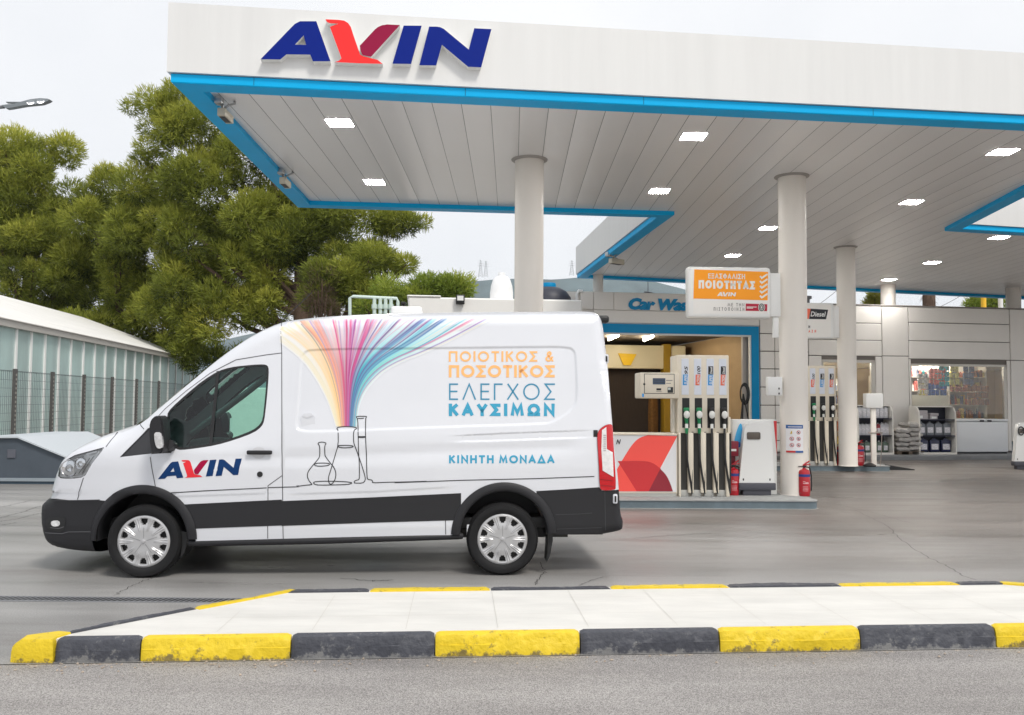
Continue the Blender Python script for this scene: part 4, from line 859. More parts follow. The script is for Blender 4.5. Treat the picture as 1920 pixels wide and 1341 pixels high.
# wheels
def wheel(cx, cz_, yo, far=False):
    R_ = cz_; wd = .225
    o = bpy.data.objects.new('wheel', None); COL.objects.link(o); o.parent = van; o.location = (cx, yo if not far else yo, cz_); o.rotation_euler = (0, 0, PI if far else 0)
    mb = MB(); tp = [(.225, .05), (.235, .02), (.25, .006), (.285, .0), (.31, .004), (R_ - .022, .018), (R_ - .008, .03), (R_, .05)]
    for k in range(4): y = .05 + k * .034; tp += [(R_, y + .026), (R_ - .008, y + .028), (R_ - .008, y + .032), (R_, y + .034)]
    tp += [(R_ - .008, wd - .03), (R_ - .03, wd - .01), (.25, wd), (.2, wd - .02)]
    mb.lathe(tp, n=72, axis='y'); 
    for k in range(72):
        a = 2 * PI * k / 72; c, s = math.cos(a), math.sin(a)
        for y0 in (.02, .185):
            mb.add([((R_ - .012) * math.cos(a + d), y0 + e, (R_ - .012) * math.sin(a + d)) if 0 else ((R_ - (.014 if e == 0 else -.001) ) * math.cos(a + d), y0 + e * 1.0, (R_ - (.014 if e == 0 else -.001)) * math.sin(a + d)) for d, e in ((-.02, 0), (.02, 0), (.02, .03), (-.02, .03))], [(0, 1, 2, 3)])
    part('tyre', mb, RUBBER, o, .7)
    mb = MB(); nt_ = 120; rr = [.016, .035, .06, .09, .115, .135, .15, .165, .18, .195, .207, .217, .228, .236]
    def dish(r): return np.interp(r, [0, .03, .12, .16, .2, .22, .236], [.000, .004, .002, .012, .010, .004, .014])
    vs = []; ix = {}
    for i, r in enumerate(rr):
        for k in range(nt_):
            a = 2 * PI * k / nt_; m36 = (math.degrees(a) % 36) - 18; y = dish(r)
            if .10 < r < .215: y += .006 * sstep(np.array([abs(abs(m36) - 15)]), 3, 0)[0] * -1
            vs.append((r * math.cos(a), y + .012, r * math.sin(a)))
    fs = []
    def isw(i, k):
        a = (k + .5) * 360 / nt_; m36 = abs((a % 36) - 18); r = (rr[i] + rr[i + 1]) / 2
        if not (.150 < r < .207): return False
        hw = 10.5 if r > .18 else (8.5 if r > .165 else 6.5)
        return m36 < hw
    for i in range(len(rr) - 1):
        for k in range(nt_):
            q = (i * nt_ + k, i * nt_ + (k + 1) % nt_, (i + 1) * nt_ + (k + 1) % nt_, (i + 1) * nt_ + k)
            if isw(i, k):
                for (di, dk, e0, e1) in ((-1, 0, q[0], q[1]), (1, 0, q[2], q[3]), (0, -1, q[3], q[0]), (0, 1, q[1], q[2])):
                    if not isw(i + di, (k + dk) % nt_):
                        o_ = len(vs); vs += [(vs[e0][0] * .985, vs[e0][1] + .03, vs[e0][2] * .985), (vs[e1][0] * .985, vs[e1][1] + .03, vs[e1][2] * .985)]; fs.append((e0, e1, o_ + 1, o_))
            else: fs.append(q)
    mb.add(vs, fs); mb.lathe([(.236, .026), (.242, .03), (.24, .05)], n=nt_, axis='y'); mb.lathe([(0.0001, .004), (.014, .006), (.018, .014)], n=24, axis='y')
    rim = part('rim', mb, SILVER, o, .5)
    mb = MB(); 
    for k in range(5):
        a = 2 * PI * (k + .25) / 5; c, s = math.cos(a), math.sin(a); px_, pz_ = -s * .0022, c * .0022
        mb.add([(c * .03 + px_, .0125, s * .03 + pz_), (c * .03 - px_, .0125, s * .03 - pz_), (c * .125 - px_, .0135, s * .125 - pz_), (c * .125 + px_, .0135, s * .125 + pz_)], [(0, 1, 2, 3)])
    part('groove', mb, mat('groove_grey', (.3, .3, .31), .4, .6), rim, None)
    mb = MB(); mb.lathe([(.001, .075), (.226, .07), (.23, .05)], n=40, axis='y'); part('dark_backing', mb, mat('wheel_dark', (.02, .02, .02), .6), rim)  # dark disc painted in for the shaded depth behind the cover openings
    return o
wheel(0, VF.at(266, 1015)[1] * .985, .0); wheel(WB, VF.at(942, 1011)[1] * .99, .0); wheel(0, .343, VW, True); wheel(WB, .343, VW, True)
# reflector bowls and bars inside the near headlight
for (px_, py_, r_) in ((170, 790, .075), (222, 768, .05)):
    q = uvp(*c1(px_, py_)); y_ = float(SV(np.array([q]))[0]); mb = MB(); mb.lathe([(.001, .028), (r_ * .4, .026), (r_ * .45, .014), (r_ * .9, .02), (r_, .008), (r_ * 1.06, .012)], (q[0], y_, q[1]), 28, 'y'); part('reflector_bowl', mb, mat('chrome', (.8, .8, .82), .08, .9), NEAR_HL, .6)
skin_ribbons('light_bar', [U([c1(*p) for p in [(128, 826), (180, 832), (236, 826), (262, 790), (310, 712)]]), U([c1(*p) for p in [(250, 725), (300, 712)]])], .014, mat('light_guide', (.9, .9, .92), .2), -.012, NEAR_HL)
skin_ribbons('bezel_line', [U([c1(*p) for p in [(215, 815), (240, 780), (268, 742)]]), U([c1(*p) for p in [(232, 815), (250, 785), (285, 735)]]), U([c1(*p) for p in [(150, 765), (195, 745), (240, 735)]])], .007, mat('bezel_dark', (.08, .08, .085), .3), -.01, NEAR_HL)
# handle, lock, fuel flap, light details
hb_ = uvp(*c1(1003, 716)); he = uvp(*c1(1122, 712)); sk = float(SV(np.array([hb_]))[0])
near_door = [c for c in van.children if c.name.startswith('door')][0]
mb = MB(); mb.rbox(hb_[0], he[0], sk - .045, sk - .02, hb_[1] - .018, hb_[1] + .02, .012, 3); mb.box(he[0] - .05, he[0] - .02, sk - .03, sk + .01, hb_[1] - .01, hb_[1] + .012); mb.box(hb_[0] + .02, hb_[0] + .05, sk - .03, sk + .01, hb_[1] - .01, hb_[1] + .012); part('handle', mb, BLACKP, near_door, .7)
skin_poly('handle_recess', [(circ(*uvp(*c1(1055, 718)), .062, 24, ry=.055), [])], mat('recess_white', lin(205, 206, 210), .4), .0025, near_door)
lk = uvp(*c1(1061, 818)); mb = MB(); y_ = float(SV(np.array([lk]))[0]); mb.lathe([(.0001, y_ - .012), (.02, y_ - .012), (.026, y_ - .004), (.026, y_ + .01)], (lk[0], 0, lk[1]), 20, 'y'); part('lock', mb, DARK, near_door, .6)
fp = [uvp(520 + x / 4.571, 580 + y / 4.571) for x, y in ((205, 893), (325, 888), (325, 1025), (295, 1040), (240, 1042), (205, 1028))]
V2, F2 = tri2d(smooth(fp, 1, True)); mb = MB(); y_ = float(SV(np.array([fp[0]]))[0]); mb.prism(smooth(fp, 1, True), lambda a, b: (a, y_ - .016, b), lambda a, b: (a, y_ + .01, b)); part('side_hatch', mb, VANW, van, .5)
skin_ribbons('side_hatch_lip', [[(fp[0][0] + .01, fp[0][1] - .02), (fp[0][0] + .06, fp[0][1] - .035), (fp[1][0] - .01, fp[1][1] - .018)]], .006, mat('recess_white', None), .018)
# fog lamp
fq = [uvp(*c1(*p)) for p in ((66, 1018), (150, 1016), (158, 1035), (150, 1078), (130, 1088), (75, 1075), (64, 1050))]
fo = skin_poly('fog_lamp', [(smooth(fq, 1, True), [])], DARK, .004, bumper_front); fq2 = [uvp(*c1(*p)) for p in ((92, 1034), (130, 1032), (132, 1058), (100, 1062), (88, 1050))]
skin_poly('lens', [(smooth(fq2, 1, True), [])], HL, .008, fo)
skin_ribbons('trim_line', [U([c1(*p) for p in [(86, 1066), (125, 1070), (150, 1062)]]), U([c1(*p) for p in [(60, 1090), (140, 1094), (170, 1086), (250, 1085), (292, 1086)]])], .006, mat('satin_grey', (.12, .12, .13), .4), .006, bumper_front)
# tail lamp inner parts
TAIL = [c for c in van.children if c.name.startswith('tail_light')][0]
skin_poly('reversing_lens', [(U([c2(*p) for p in [(1560, 612), (1580, 598), (1582, 700), (1610, 716), (1614, 830), (1600, 822), (1563, 800), (1557, 700)]]), [])], mat('lens_white', lin(222, 220, 220), .15, coat=.5, var=.12, vscale=40), .016, TAIL)
skin_ribbons('lens_rib', [U([c2(1566, y), c2(1578, y)]) for y in range(636, 712, 9)], .006, mat('rib_grey', lin(120, 110, 112), .4), .018, TAIL)
skin_ribbons('lens_edge', [U([c2(*p) for p in [(1548, 840), (1612, 848)]]), U([c2(*p) for p in [(1552, 868), (1618, 874)]])], .004, mat('dark_red', lin(120, 4, 14), .3), .0165, TAIL)
mb = MB(); q = uvp(*c2(1521, 628)); y_ = float(SV(np.array([q]))[0]); a_ = uvp(*c2(1521, 612)); b_ = uvp(*c2(1541, 644)); mb.rbox(a_[0], b_[0], y_ - .008, y_ + .01, b_[1], a_[1], .003); part('door_catch', mb, DARK, van)
for (cx_, cy_) in ((1581, 281), (1622, 932)):
    q = uvp(*c2(cx_, cy_)); y_ = float(SV(np.array([q]))[0]); mb = MB(); mb.rbox(q[0] - .022, q[0] + .022, y_ - .02, y_ + .03, q[1] - .045, q[1] + .045, .012); hg = part('hinge', mb, VANW, van, .7); mb = MB(); mb.rbox(q[0] - .009, q[0] + .009, y_ - .026, y_ - .015, q[1] - .028, q[1] + .028, .004); part('hinge_pin', mb, DARK, hg)
q = VF.at(*c2(1560, 80), v=.2); mb = MB(); mb.rbox(q[0] - .03, q[0] + .085, .25, .40, q[1] - .06, q[1] + .01, .025, 3); part('reversing_camera', mb, DARK, van, .8)
q = VF.at(763, 585, v=.75); zt = VF.at(763, 577, v=.75)[1]; x0, x1 = VF.at(735, 585, v=.75)[0], VF.at(792, 585, v=.75)[0]; zz_ = VF.at(763, 590, v=.75)[1]
mb = MB(); mb.rbox(x0, x1, .6, .95, zz_ - .03, zt, .025, 3); part('roof_vent', mb, WHITE, van, .8)
a_ = VF.at(513, 609, v=.5); b_ = VF.at(585, 548, v=.5); mb = MB(); mb.tube([(a_[0], .5, a_[1] - .04), (b_[0], .5, b_[1])], .004, 6); mb.cyl((a_[0] - .01, .5, a_[1] - .05), (a_[0] + .02, .5, a_[1] + .0), .014, n=10); part('aerial', mb, DARK, van)
# rear red reflector
q = VF.at(1168, 979, v=.06); mb = MB(); mb.rbox(q[0] - .03, q[0] + .004, .10, .30, q[1] - .035, q[1] + .035, .006); part('reflector', mb, TLR, van)
# mirrors: near and far
def mirror(far=False):
    s_ = -1 if not far else 1; y0 = .06 if not far else VW - .06
    P_ = [VF.at(*c1(*p), v=-.12) for p in [(566, 640), (566, 590), (574, 560), (592, 545), (612, 545), (626, 570), (632, 640), (630, 690), (622, 716), (596, 720), (575, 705)]]
    P_ = smooth(P_, 1, True); mb = MB(); mb.prism(P_, lambda a, b: (a, y0 + s_ * .27, b), lambda a, b: (a, y0 + s_ * .10, b)); mb.prism([(a * .9 + .1 * P_[0][0], b) for a, b in P_], lambda a, b: (a, y0 + s_ * .29, b * .96 + .04 * 1.28), lambda a, b: (a, y0 + s_ * .27, b))
    mb.cyl((P_[0][0] + .12, y0 + s_ * .14, P_[0][1] - .1), (P_[0][0] + .1, y0 - s_ * .02, P_[0][1] - .13), .045, .06, 12); o = part('wing_mirror', mb, BLACKP, van, .5)
    if not far:
        I_ = [VF.at(*c1(*p), v=-.24) for p in [(570, 622), (600, 622), (606, 650), (611, 692), (590, 700), (578, 690), (570, 655)]]; mb = MB(); mb.prism(smooth(I_, 1, True), lambda a, b: (a, y0 - .305, b), lambda a, b: (a, y0 - .25, b)); part('indicator', mb, mat('lens_clear', lin(215, 215, 218), .12, .3, coat=.5, var=.3, vscale=30), o, .6)
    else:
        mb = MB(); a = max(p[0] for p in P_); mb.box(a + .001, a + .004, y0 + .11, y0 + .26, 1.12, 1.4); part('mirror_glass', mb, mat('mirror', (.8, .85, .85), .03, 1.0), o)
mirror(); mirror(True)
# cab interior
mb = MB(); mb.rbox(-.02, .5, .18, VW - .18, .75, 1.14, .06, 3); mb.rbox(.3, .6, .25, .75, 1.02, 1.24, .05, 3); mb.rbox(-.3, .1, .2, VW - .2, .8, 1.09, .04); part('dashboard', mb, mat('dash', (.03, .036, .04), .6), van, .7)
mb = MB(); cw_ = Vector((.78, .55, 1.20)); ax = Vector((-.55, 0, .83)).normalized(); e1 = Vector((0, 1, 0)); e2 = ax.cross(e1)
ring = [cw_ + e1 * (.19 * math.cos(a)) + e2 * (.19 * math.sin(a)) for a in np.linspace(0, 2 * PI, 36)]; mb.tube(ring, .017, 8)
for a in (.2, PI - .2, -PI / 2): mb.tube([cw_, cw_ + e1 * (.19 * math.cos(a)) + e2 * (.19 * math.sin(a))], .016, 6)
mb.cyl(cw_, cw_ - ax * .3, .05, .06, 12); part('steering_wheel', mb, mat('wheel_plastic', (.03, .036, .04), .45), van, .8)
mb = MB()
for y0 in (.22, 1.0, 1.42):
    mb.rbox(1.05, 1.5, y0, y0 + .44, .62, .82, .06, 3)
    mb.rbox(1.44, 1.58, y0, y0 + .44, .8, 1.3, .05, 3)
part('seat', mb, mat('seat_cloth', (.03, .033, .036), .9), van, .8)
mb = MB(); mb.box(1.62, 1.64, .08, VW - .08, .6, 1.02); part('bulkhead', mb, DARK, van)
# window divider bars seen against the glass
nb = U([(280 + x / 5.588, 660 + y / 5.588) for x, y in [(720, 200), (700, 420), (670, 700), (640, 975)]])
skin_ribbons('window_bar', [nb], .03, DARK, .001, near_door)
mb = MB()
for far in (0, 1):
    p0 = (.33, .2, 1.28); y = lambda v: v if not far else VW - v
    if far: mb.tube([(-.12, y(.22), 1.22), (.45, y(.25), 1.66), (.88, y(.3), 2.0), (1.3, y(.3), 2.1)], .035, 8)
    mb.tube([(1.55, y(.22), 1.15), (1.52, y(.3), 2.1)], .05, 8)
part('inner_pillar', mb, mat('pillar_grey', (.42, .47, .46), .7), van, .8)
mb = MB(); mb.box(.95, 4.1, .3, VW - .3, 2.12, 2.16); part('headliner', mb, mat('liner_grey', (.5, .52, .52), .9), van, None)
# ---------------- printing on the van
def van_text(name, s, x0, x1, y0, y1, sw, m, label, sx=1.0):
    mb = MB(); text_strokes(mb, s, x0, x1, y1, y0, sw, lambda a, b: (a, b, 0), None, sx)
    V_ = uvs([c2(a, b) for a, b, _ in mb.v]); d_ = SV(V_) - .003
    o = mesh_obj(name, np.column_stack([V_[:, 0], d_, V_[:, 1]]).tolist(), mb.f, m, van); o['label'] = label
van_text('lettering', 'ΠΟΙΟΤΙΚΟΣ', 848, 1260, 245, 294, 9.0, ORG, 'orange top line of lettering', 1.08); mb = MB(); text_strokes(mb, '&', 1296, 1340, 294, 245, 8.5, lambda a, b: (a, b, 0), None, 1.0); V_ = uvs([c2(a, b) for a, b, _ in mb.v]); mesh_obj('lettering', np.column_stack([V_[:, 0], SV(V_) - .003, V_[:, 1]]).tolist(), mb.f, ORG, van); van_text('lettering', 'ΠΟΣΟΤΙΚΟΣ', 848, 1341, 310, 367, 12.5, ORG, 'bolder orange second line of lettering', 1.12)
van_text('lettering', 'ΕΛΕΓΧΟΣ', 849, 1342, 395, 472, 7.0, TEALD, 'thin tall blue line of lettering'); van_text('lettering', 'ΚΑΥΣΙΜΩΝ', 848, 1341, 489, 547, 15.5, TEAL, 'heavy teal line of lettering', 1.12)
van_text('lettering', 'ΚΙΝΗΤΗ', 849, 1057, 729, 767, 8.8, TEAL, 'small teal first word near the wheel arch', 1.1); van_text('lettering', 'ΜΟΝΑΔΑ', 1082, 1340, 729, 767, 8.8, TEAL, 'small teal second word near the wheel arch', 1.1)
def dlogo(p): x, y = p; xn, yn = (x - 35) / 1808, (383 + .0368 * (x - 35) - y); return uvp(280 + (90 + 880 * xn + yn * .0) / 5.588, 660 + (1335 - 48 * xn - yn * .56) / 5.588)
for k, (pl_, hl) in LOGO.items():
    skin_poly({'bird': 'bird_emblem', 'wing': 'wing_emblem'}.get(k, 'letter'), [([dlogo(p) for p in pl_], [[dlogo(p) for p in h] for h in hl])], {'bird': VLOGOR, 'wing': VLOGOM}.get(k, VLOGOB), .003, near_door)
# flask line drawing
def fl(x, y): return uvp(560 + x / 8, 760 + y / 8)
FLK = [[(0, 1212), (100, 1200), (200, 1190), (195, 1178), (150, 1125), (128, 1060), (140, 1000), (185, 935), (240, 870), (300, 800), (318, 760), (318, 610), (288, 580), (300, 560), (350, 550), (408, 562), (410, 580), (392, 605), (392, 745), (410, 780), (470, 860), (530, 930), (558, 1000), (558, 1070), (540, 1130), (500, 1180), (470, 1185), (450, 1150), (446, 1080), (470, 1010), (510, 880), (550, 740), (595, 600), (595, 375), (570, 350), (590, 330), (680, 318), (800, 322), (868, 335), (870, 352), (835, 370), (822, 430), (826, 560), (840, 600), (900, 760), (960, 940), (1000, 1080), (998, 1130), (965, 1168), (840, 1168), (830, 1150), (850, 1128), (905, 1115), (912, 1080), (912, 900), (898, 700), (895, 480), (886, 205), (868, 180), (872, 165), (1018, 165), (1016, 182), (1004, 200), (1004, 470), (1018, 760), (1026, 1090), (1040, 1112), (1095, 1120), (1110, 1135), (1108, 1165), (1300, 1155), (1600, 1150), (1920, 1140)],
       [(235, 880), (300, 865), (440, 868), (470, 885), (440, 905), (320, 915), (245, 905), (235, 880)], [(590, 605), (700, 600), (800, 605), (825, 618), (790, 632), (690, 640), (600, 630), (590, 605)],
       [(895, 468), (940, 470), (1000, 468), (1000, 480), (940, 486), (895, 480)], [(890, 195), (940, 200), (980, 192)], [(220, 1160), (260, 1142), (450, 1138), (700, 1145), (790, 1158), (800, 1170), (740, 1188), (520, 1195), (300, 1198), (240, 1185), (220, 1160)]]
lines = [U([c1(620, 906), c1(800, 895), c1(1093, 881)]), U([c1(1100, 880), c1(1240, 876), c2(140, 872), c2(150, 871.5)])] + [smooth([fl(*p) for p in l], 1) for l in FLK] + [U([c2(596, 857), c2(900, 846), c2(1250, 838), c2(1525, 828)])]
skin_ribbons('flask_drawing', lines, .0075, INK, .0032)
# coloured streams rising from the flask
KC = [[(510, 1000), (445, 790), (350, 610), (230, 440), (120, 350), (30, 280)], [(535, 1000), (490, 780), (420, 580), (330, 420), (200, 270), (40, 165)], [(555, 1000), (535, 780), (490, 580), (430, 420), (340, 260), (190, 95)], [(575, 1000), (565, 780), (540, 560), (500, 400), (440, 230), (390, 85)],
      [(595, 1000), (595, 780), (590, 560), (588, 400), (587, 230), (586, 85)], [(612, 1000), (617, 780), (640, 560), (690, 400), (740, 250), (800, 80)], [(625, 1000), (637, 780), (690, 560), (780, 420), (900, 290), (1140, 80)], [(645, 1000), (662, 780), (735, 580), (890, 430), (1130, 300), (1450, 80)], [(672, 1000), (692, 800), (785, 640), (965, 480), (1370, 330), (1830, 82)]]
KC = [np.array(smooth(k, 2)) for k in KC]
def strand(f):
    i = min(7, int(f)); t = f - i; return KC[i] * (1 - t) + KC[i + 1] * t
W_, H_ = 620, 310; zx = np.linspace(20, 1860, W_); zy = np.linspace(72, 1004, H_); acc = np.ones((H_, W_, 3)) * np.array([232, 233, 238.]) / 255; cov = np.zeros((H_, W_))
r_ = np.random.default_rng(11)
def lay(f, wd, c, a0, a1, f2=None):
    c = np.array(c) / 255.; s_ = strand(f); o_ = np.argsort(s_[:, 1]); ys = s_[o_, 1]; xs = s_[o_, 0]
    if f2 is not None: s2 = strand(f2); o2 = np.argsort(s2[:, 1]); x2 = np.interp(zy, s2[o2, 1], s2[o2, 0]); y2t = s2[o2, 1].min()
    for j, y in enumerate(zy):
        if y < ys[0]: continue
        t = np.clip((1000 - y) / 920., 0, 1); x = np.interp(y, ys, xs)
        if f2 is not None: x = x * (1 - t) + x2[j] * t
        dx = (np.interp(y + 6, ys, xs) - np.interp(y - 6, ys, xs)) / 12; w_ = wd * (1 + 1.2 * t) * math.sqrt(1 + min(dx * dx, 16)) * .5 + 1.6
        lo = int((x - 3 * w_ - 20) / (1840 / (W_ - 1))); hi = int((x + 3 * w_ - 20) / (1840 / (W_ - 1))) + 2; lo = max(0, lo); hi = min(W_, hi)
        if hi <= lo: continue
        g = np.exp(-((zx[lo:hi] - x) / w_) ** 4) * (a0 + (a1 - a0) * t) * min(1, max(0, (y - 70) / 45.))
        acc[j, lo:hi] = acc[j, lo:hi] * (1 - g[:, None]) + c * g[:, None]; cov[j, lo:hi] = np.maximum(cov[j, lo:hi], g)
def base_col(f):
    ks = [0, .8, 1.7, 2.6, 3.0, 3.6, 4.2, 4.7, 5.1, 5.6, 6.2, 7.2, 8]; cs = [(226, 216, 180), (240, 212, 160), (252, 190, 120), (248, 160, 96), (236, 110, 80), (196, 54, 78), (180, 44, 84), (150, 48, 104), (70, 70, 140), (20, 150, 180), (0, 188, 190), (0, 186, 186), (120, 214, 218)]
    return [np.interp(f, ks, [c[i] for c in cs]) for i in range(3)]
for f in np.linspace(0.05, 7.95, 60): lay(f, 15, base_col(f), .8 if 1.2 < f < 7.6 else .3, .0)
PAL = {0: [(232, 222, 190), (225, 218, 182), (238, 224, 196)], 1: [(250, 206, 150), (246, 220, 170), (220, 214, 190), (252, 196, 130)], 2: [(250, 160, 110), (244, 140, 120), (170, 160, 160), (190, 180, 216), (255, 178, 116)], 3: [(222, 74, 150), (206, 60, 120), (190, 170, 220), (236, 150, 150), (120, 80, 150), (180, 220, 232)],
       4: [(200, 40, 100), (226, 70, 140), (140, 60, 150), (190, 225, 238), (180, 30, 70)], 5: [(150, 60, 140), (222, 90, 140), (90, 100, 170), (170, 220, 235), (230, 120, 130), (60, 180, 200)], 6: [(90, 190, 215), (80, 100, 160), (130, 70, 130), (170, 225, 238), (210, 110, 160), (60, 175, 200)], 7: [(60, 180, 200), (150, 214, 226), (100, 100, 165), (160, 90, 160), (226, 110, 140), (236, 215, 190), (120, 190, 222)]}
for k in range(170):
    f = r_.random() * 8; f2 = np.clip(f + r_.normal(0, .32), 0, 8); c = PAL[int(min(7.99, (f + f2) / 2))]; c = c[r_.integers(len(c))]
    lay(f, r_.choice([2.2, 3, 4.5, 7, 12]), c, .05 + .2 * r_.random(), (.16 + .5 * r_.random() ** 1.5) * (.6 if f < 2 else 1), f2)
for f, f2, c in ((1.6, 1.95, (140, 140, 136)), (2.1, 2.4, (170, 150, 190)), (5.8, 5.75, (88, 60, 120)), (6.2, 6.35, (86, 92, 150)), (6.7, 6.6, (120, 60, 120)), (7.05, 7.0, (70, 110, 170)), (7.5, 7.45, (60, 170, 196)), (7.3, 7.6, (225, 100, 140)), (7.8, 7.9, (150, 92, 160)), (7.95, 8, (236, 216, 196)), (5.2, 5.3, (110, 70, 140)), (6.5, 6.9, (60, 90, 150)), (3.5, 3.45, (214, 60, 130)), (4.1, 4.05, (186, 40, 90)), (4.35, 4.4, (160, 60, 140))): lay(f, 4.5, c, .3, .75, f2)
# the print: a skin-tight sheet whose ink is a colour attribute
keep = cov > .035
cell = keep[:-1, :-1] | keep[1:, :-1] | keep[:-1, 1:] | keep[1:, 1:]
cu_ = uvs([(520 + x / 4.571, 580 + y / 4.571) for y in zy[::31] for x in zx[::31]]).reshape(len(zy[::31]), len(zx[::31]), 2)
def bil(A, n0, n1):
    r0 = np.linspace(0, (n0 - 1) / 31, n0); r1 = np.linspace(0, (n1 - 1) / 31, n1); i0 = np.minimum(r0.astype(int), A.shape[0] - 2); i1 = np.minimum(r1.astype(int), A.shape[1] - 2); a = (r0 - i0)[:, None, None]; b = (r1 - i1)[None, :, None]
    return A[i0][:, i1] * (1 - a) * (1 - b) + A[i0 + 1][:, i1] * a * (1 - b) + A[i0][:, i1 + 1] * (1 - a) * b + A[i0 + 1][:, i1 + 1] * a * b
cu_ = bil(cu_, H_, W_); usev = np.zeros((H_, W_), bool); usev[:-1, :-1] |= cell; usev[1:, :-1] |= cell; usev[:-1, 1:] |= cell; usev[1:, 1:] |= cell
UVs = cu_[usev]; okv = inpoly(UVs, outline); SVu = SV(UVs) - .0024
idx = -np.ones((H_, W_), int); idx[usev] = np.arange(usev.sum()); jj, ii = np.nonzero(cell); Fq = np.column_stack([idx[jj, ii], idx[jj + 1, ii], idx[jj + 1, ii + 1], idx[jj, ii + 1]]); Fq = Fq[okv[Fq].all(1)]
st = mesh_obj('colour_streams', np.column_stack([UVs[:, 0], SVu, UVs[:, 1]]).tolist(), [tuple(map(int, f)) for f in Fq], [], van, True)
ca = st.data.color_attributes.new('ink', 'FLOAT_COLOR', 'POINT'); cc = acc[usev]; ln_ = np.where(cc <= .04045, cc / 12.92, ((cc + .055) / 1.055) ** 2.4); ca.data.foreach_set('color', np.column_stack([ln_, np.ones(len(ln_))]).astype('f').ravel())
SM = mat('stream_print', (1, 1, 1), .3, coat=.4); at_ = SM.node_tree.nodes.new('ShaderNodeVertexColor'); at_.layer_name = 'ink'; SM.node_tree.links.new(at_.outputs['Color'], SM.node_tree.nodes['Principled BSDF'].inputs['Base Color']); st.data.materials.append(SM)

# ================================================================ PUMP ISLANDS, PUMPS, SIGNS
def island(name, poly, h, label):
    o = thing(name, label, 'kerb island', (poly[0][0], poly[0][1], 0), 0, 'raised islands under the fuel pumps'); P = [(x - poly[0][0], y - poly[0][1]) for x, y in poly]
    mb = MB(); mb.prism(P, lambda a, b: (a, b, h - .02), lambda a, b: (a, b, -.01)); part('kerb', mb, ISLE, o, .4)
    mb = MB(); mb.prism(inset(P, -.012), lambda a, b: (a, b, h), lambda a, b: (a, b, h - .018)); part('top_slab', mb, mat('island_top', lin(150, 152, 152), .8, var=.15, vscale=5), o, .4)
    mb = MB(); mb.prism(inset(P, -.03), lambda a, b: (a, b, .003), lambda a, b: (a, b, -.01)); part('cement_skirt', mb, CONC, o, .4); return o
IL = atz(1163, 953, 0)[:2]; IR = atz(1536, 955, 0)[:2]; idv = (IR - IL) / np.hypot(*(IR - IL)); inr = np.array([-idv[1], idv[0]])
I0 = IL - idv * 2.3; ID = 1.15
arc = [tuple(IR + inr * .12 + (-idv) * .12 + .12 * (idv * math.sin(a) - inr * math.cos(a))) for a in np.linspace(0, PI / 2, 5)]
arc2 = [tuple(IR + inr * (ID - .12) - idv * .12 + .12 * (idv * math.cos(a) + inr * math.sin(a))) for a in np.linspace(0, PI / 2, 5)]
island('pump_island', [tuple(I0)] + arc + arc2 + [tuple(I0 + inr * ID)], .13, 'long blue grey raised island carrying the near fuel pump and a column')
J1 = atz(1668, 884, 0)[:2]; jd = np.array([math.cos(.02), math.sin(.02)]); jn = np.array([-jd[1], jd[0]]); J0 = J1 - jd * 6
island('pump_island', [tuple(J0), tuple(J1), tuple(J1 + jn * 1.1), tuple(J0 + jn * 1.1)], .13, 'blue grey raised island carrying the second fuel pump farther back')
o = thing('ground_wedge', 'small dark wedge lying at the end of the second pump island', 'wedge', tuple(atz(1660, 881, 0)[:2]) + (0,)); mb = MB(); mb.prism([(0, 0), (0, .12), (.62, .02), (.62, 0)], lambda a, b: (a + .05, -.1, b), lambda a, b: (a + .05, .15, b)); part('wedge', mb, DARK, o, .4)

RIBSH = mat('panel_shadow', lin(205, 196, 178), .5)
def sticker(parent, x0, x1, z0, z1, y, word, top, col, topcol, m_top=None):
    """a fuel name reading upwards: coloured slab below, dark slab or digits above"""
    zc = z0 + (z1 - z0) * .56
    mb = MB(); sh = (x1 - x0) * .18
    mb.add([(x0, y, z0), (x1 - sh, y, z0 + .0), (x1, y, zc), (x0 + sh * .3, y, zc)], [(0, 1, 2, 3)]); mb2 = MB(); put_text(mb2, word, x0 + (x1 - x0) * .28, x1 - (x1 - x0) * .12, z0 + .012, zc - .01, y - .0015, .2, .02, True)
    a = part('fuel_badge', mb, col, parent, None); part('lettering', mb2, WHITE, a, None)
    if m_top:
        mb = MB(); mb.add([(x0 + sh * .3, y - .0004, zc + .003), (x1 + sh * .2, y - .0004, zc + .003), (x1 + sh * .2, y - .0004, z1), (x0 + sh * .5, y - .0004, z1)], [(0, 1, 2, 3)]); mb2 = MB(); put_text(mb2, top, x0 + (x1 - x0) * .4, x1 - (x1 - x0) * .12, zc + .012, z1 - .01, y - .002, .2, .02, True); part('fuel_badge', mb, m_top, parent, None); part('lettering', mb2, WHITE, a, None)
    else:
        mb2 = MB(); put_text(mb2, top, x0 + (x1 - x0) * .35, x1, zc + .006, z1, y - .001, .2, .02, True); part('lettering', mb2, topcol, a, None)
SBLUE = mat('badge_blue', lin(40, 150, 220), .4); SORG = mat('badge_orange', lin(236, 110, 80), .4); SBLK = mat('badge_black', lin(30, 32, 38), .4); PALE = mat('label_pale', lin(222, 226, 236), .4); NGREEN = mat('nozzle_green', lin(20, 130, 80), .45); NWHITE = mat('nozzle_white', lin(226, 226, 222), .4)
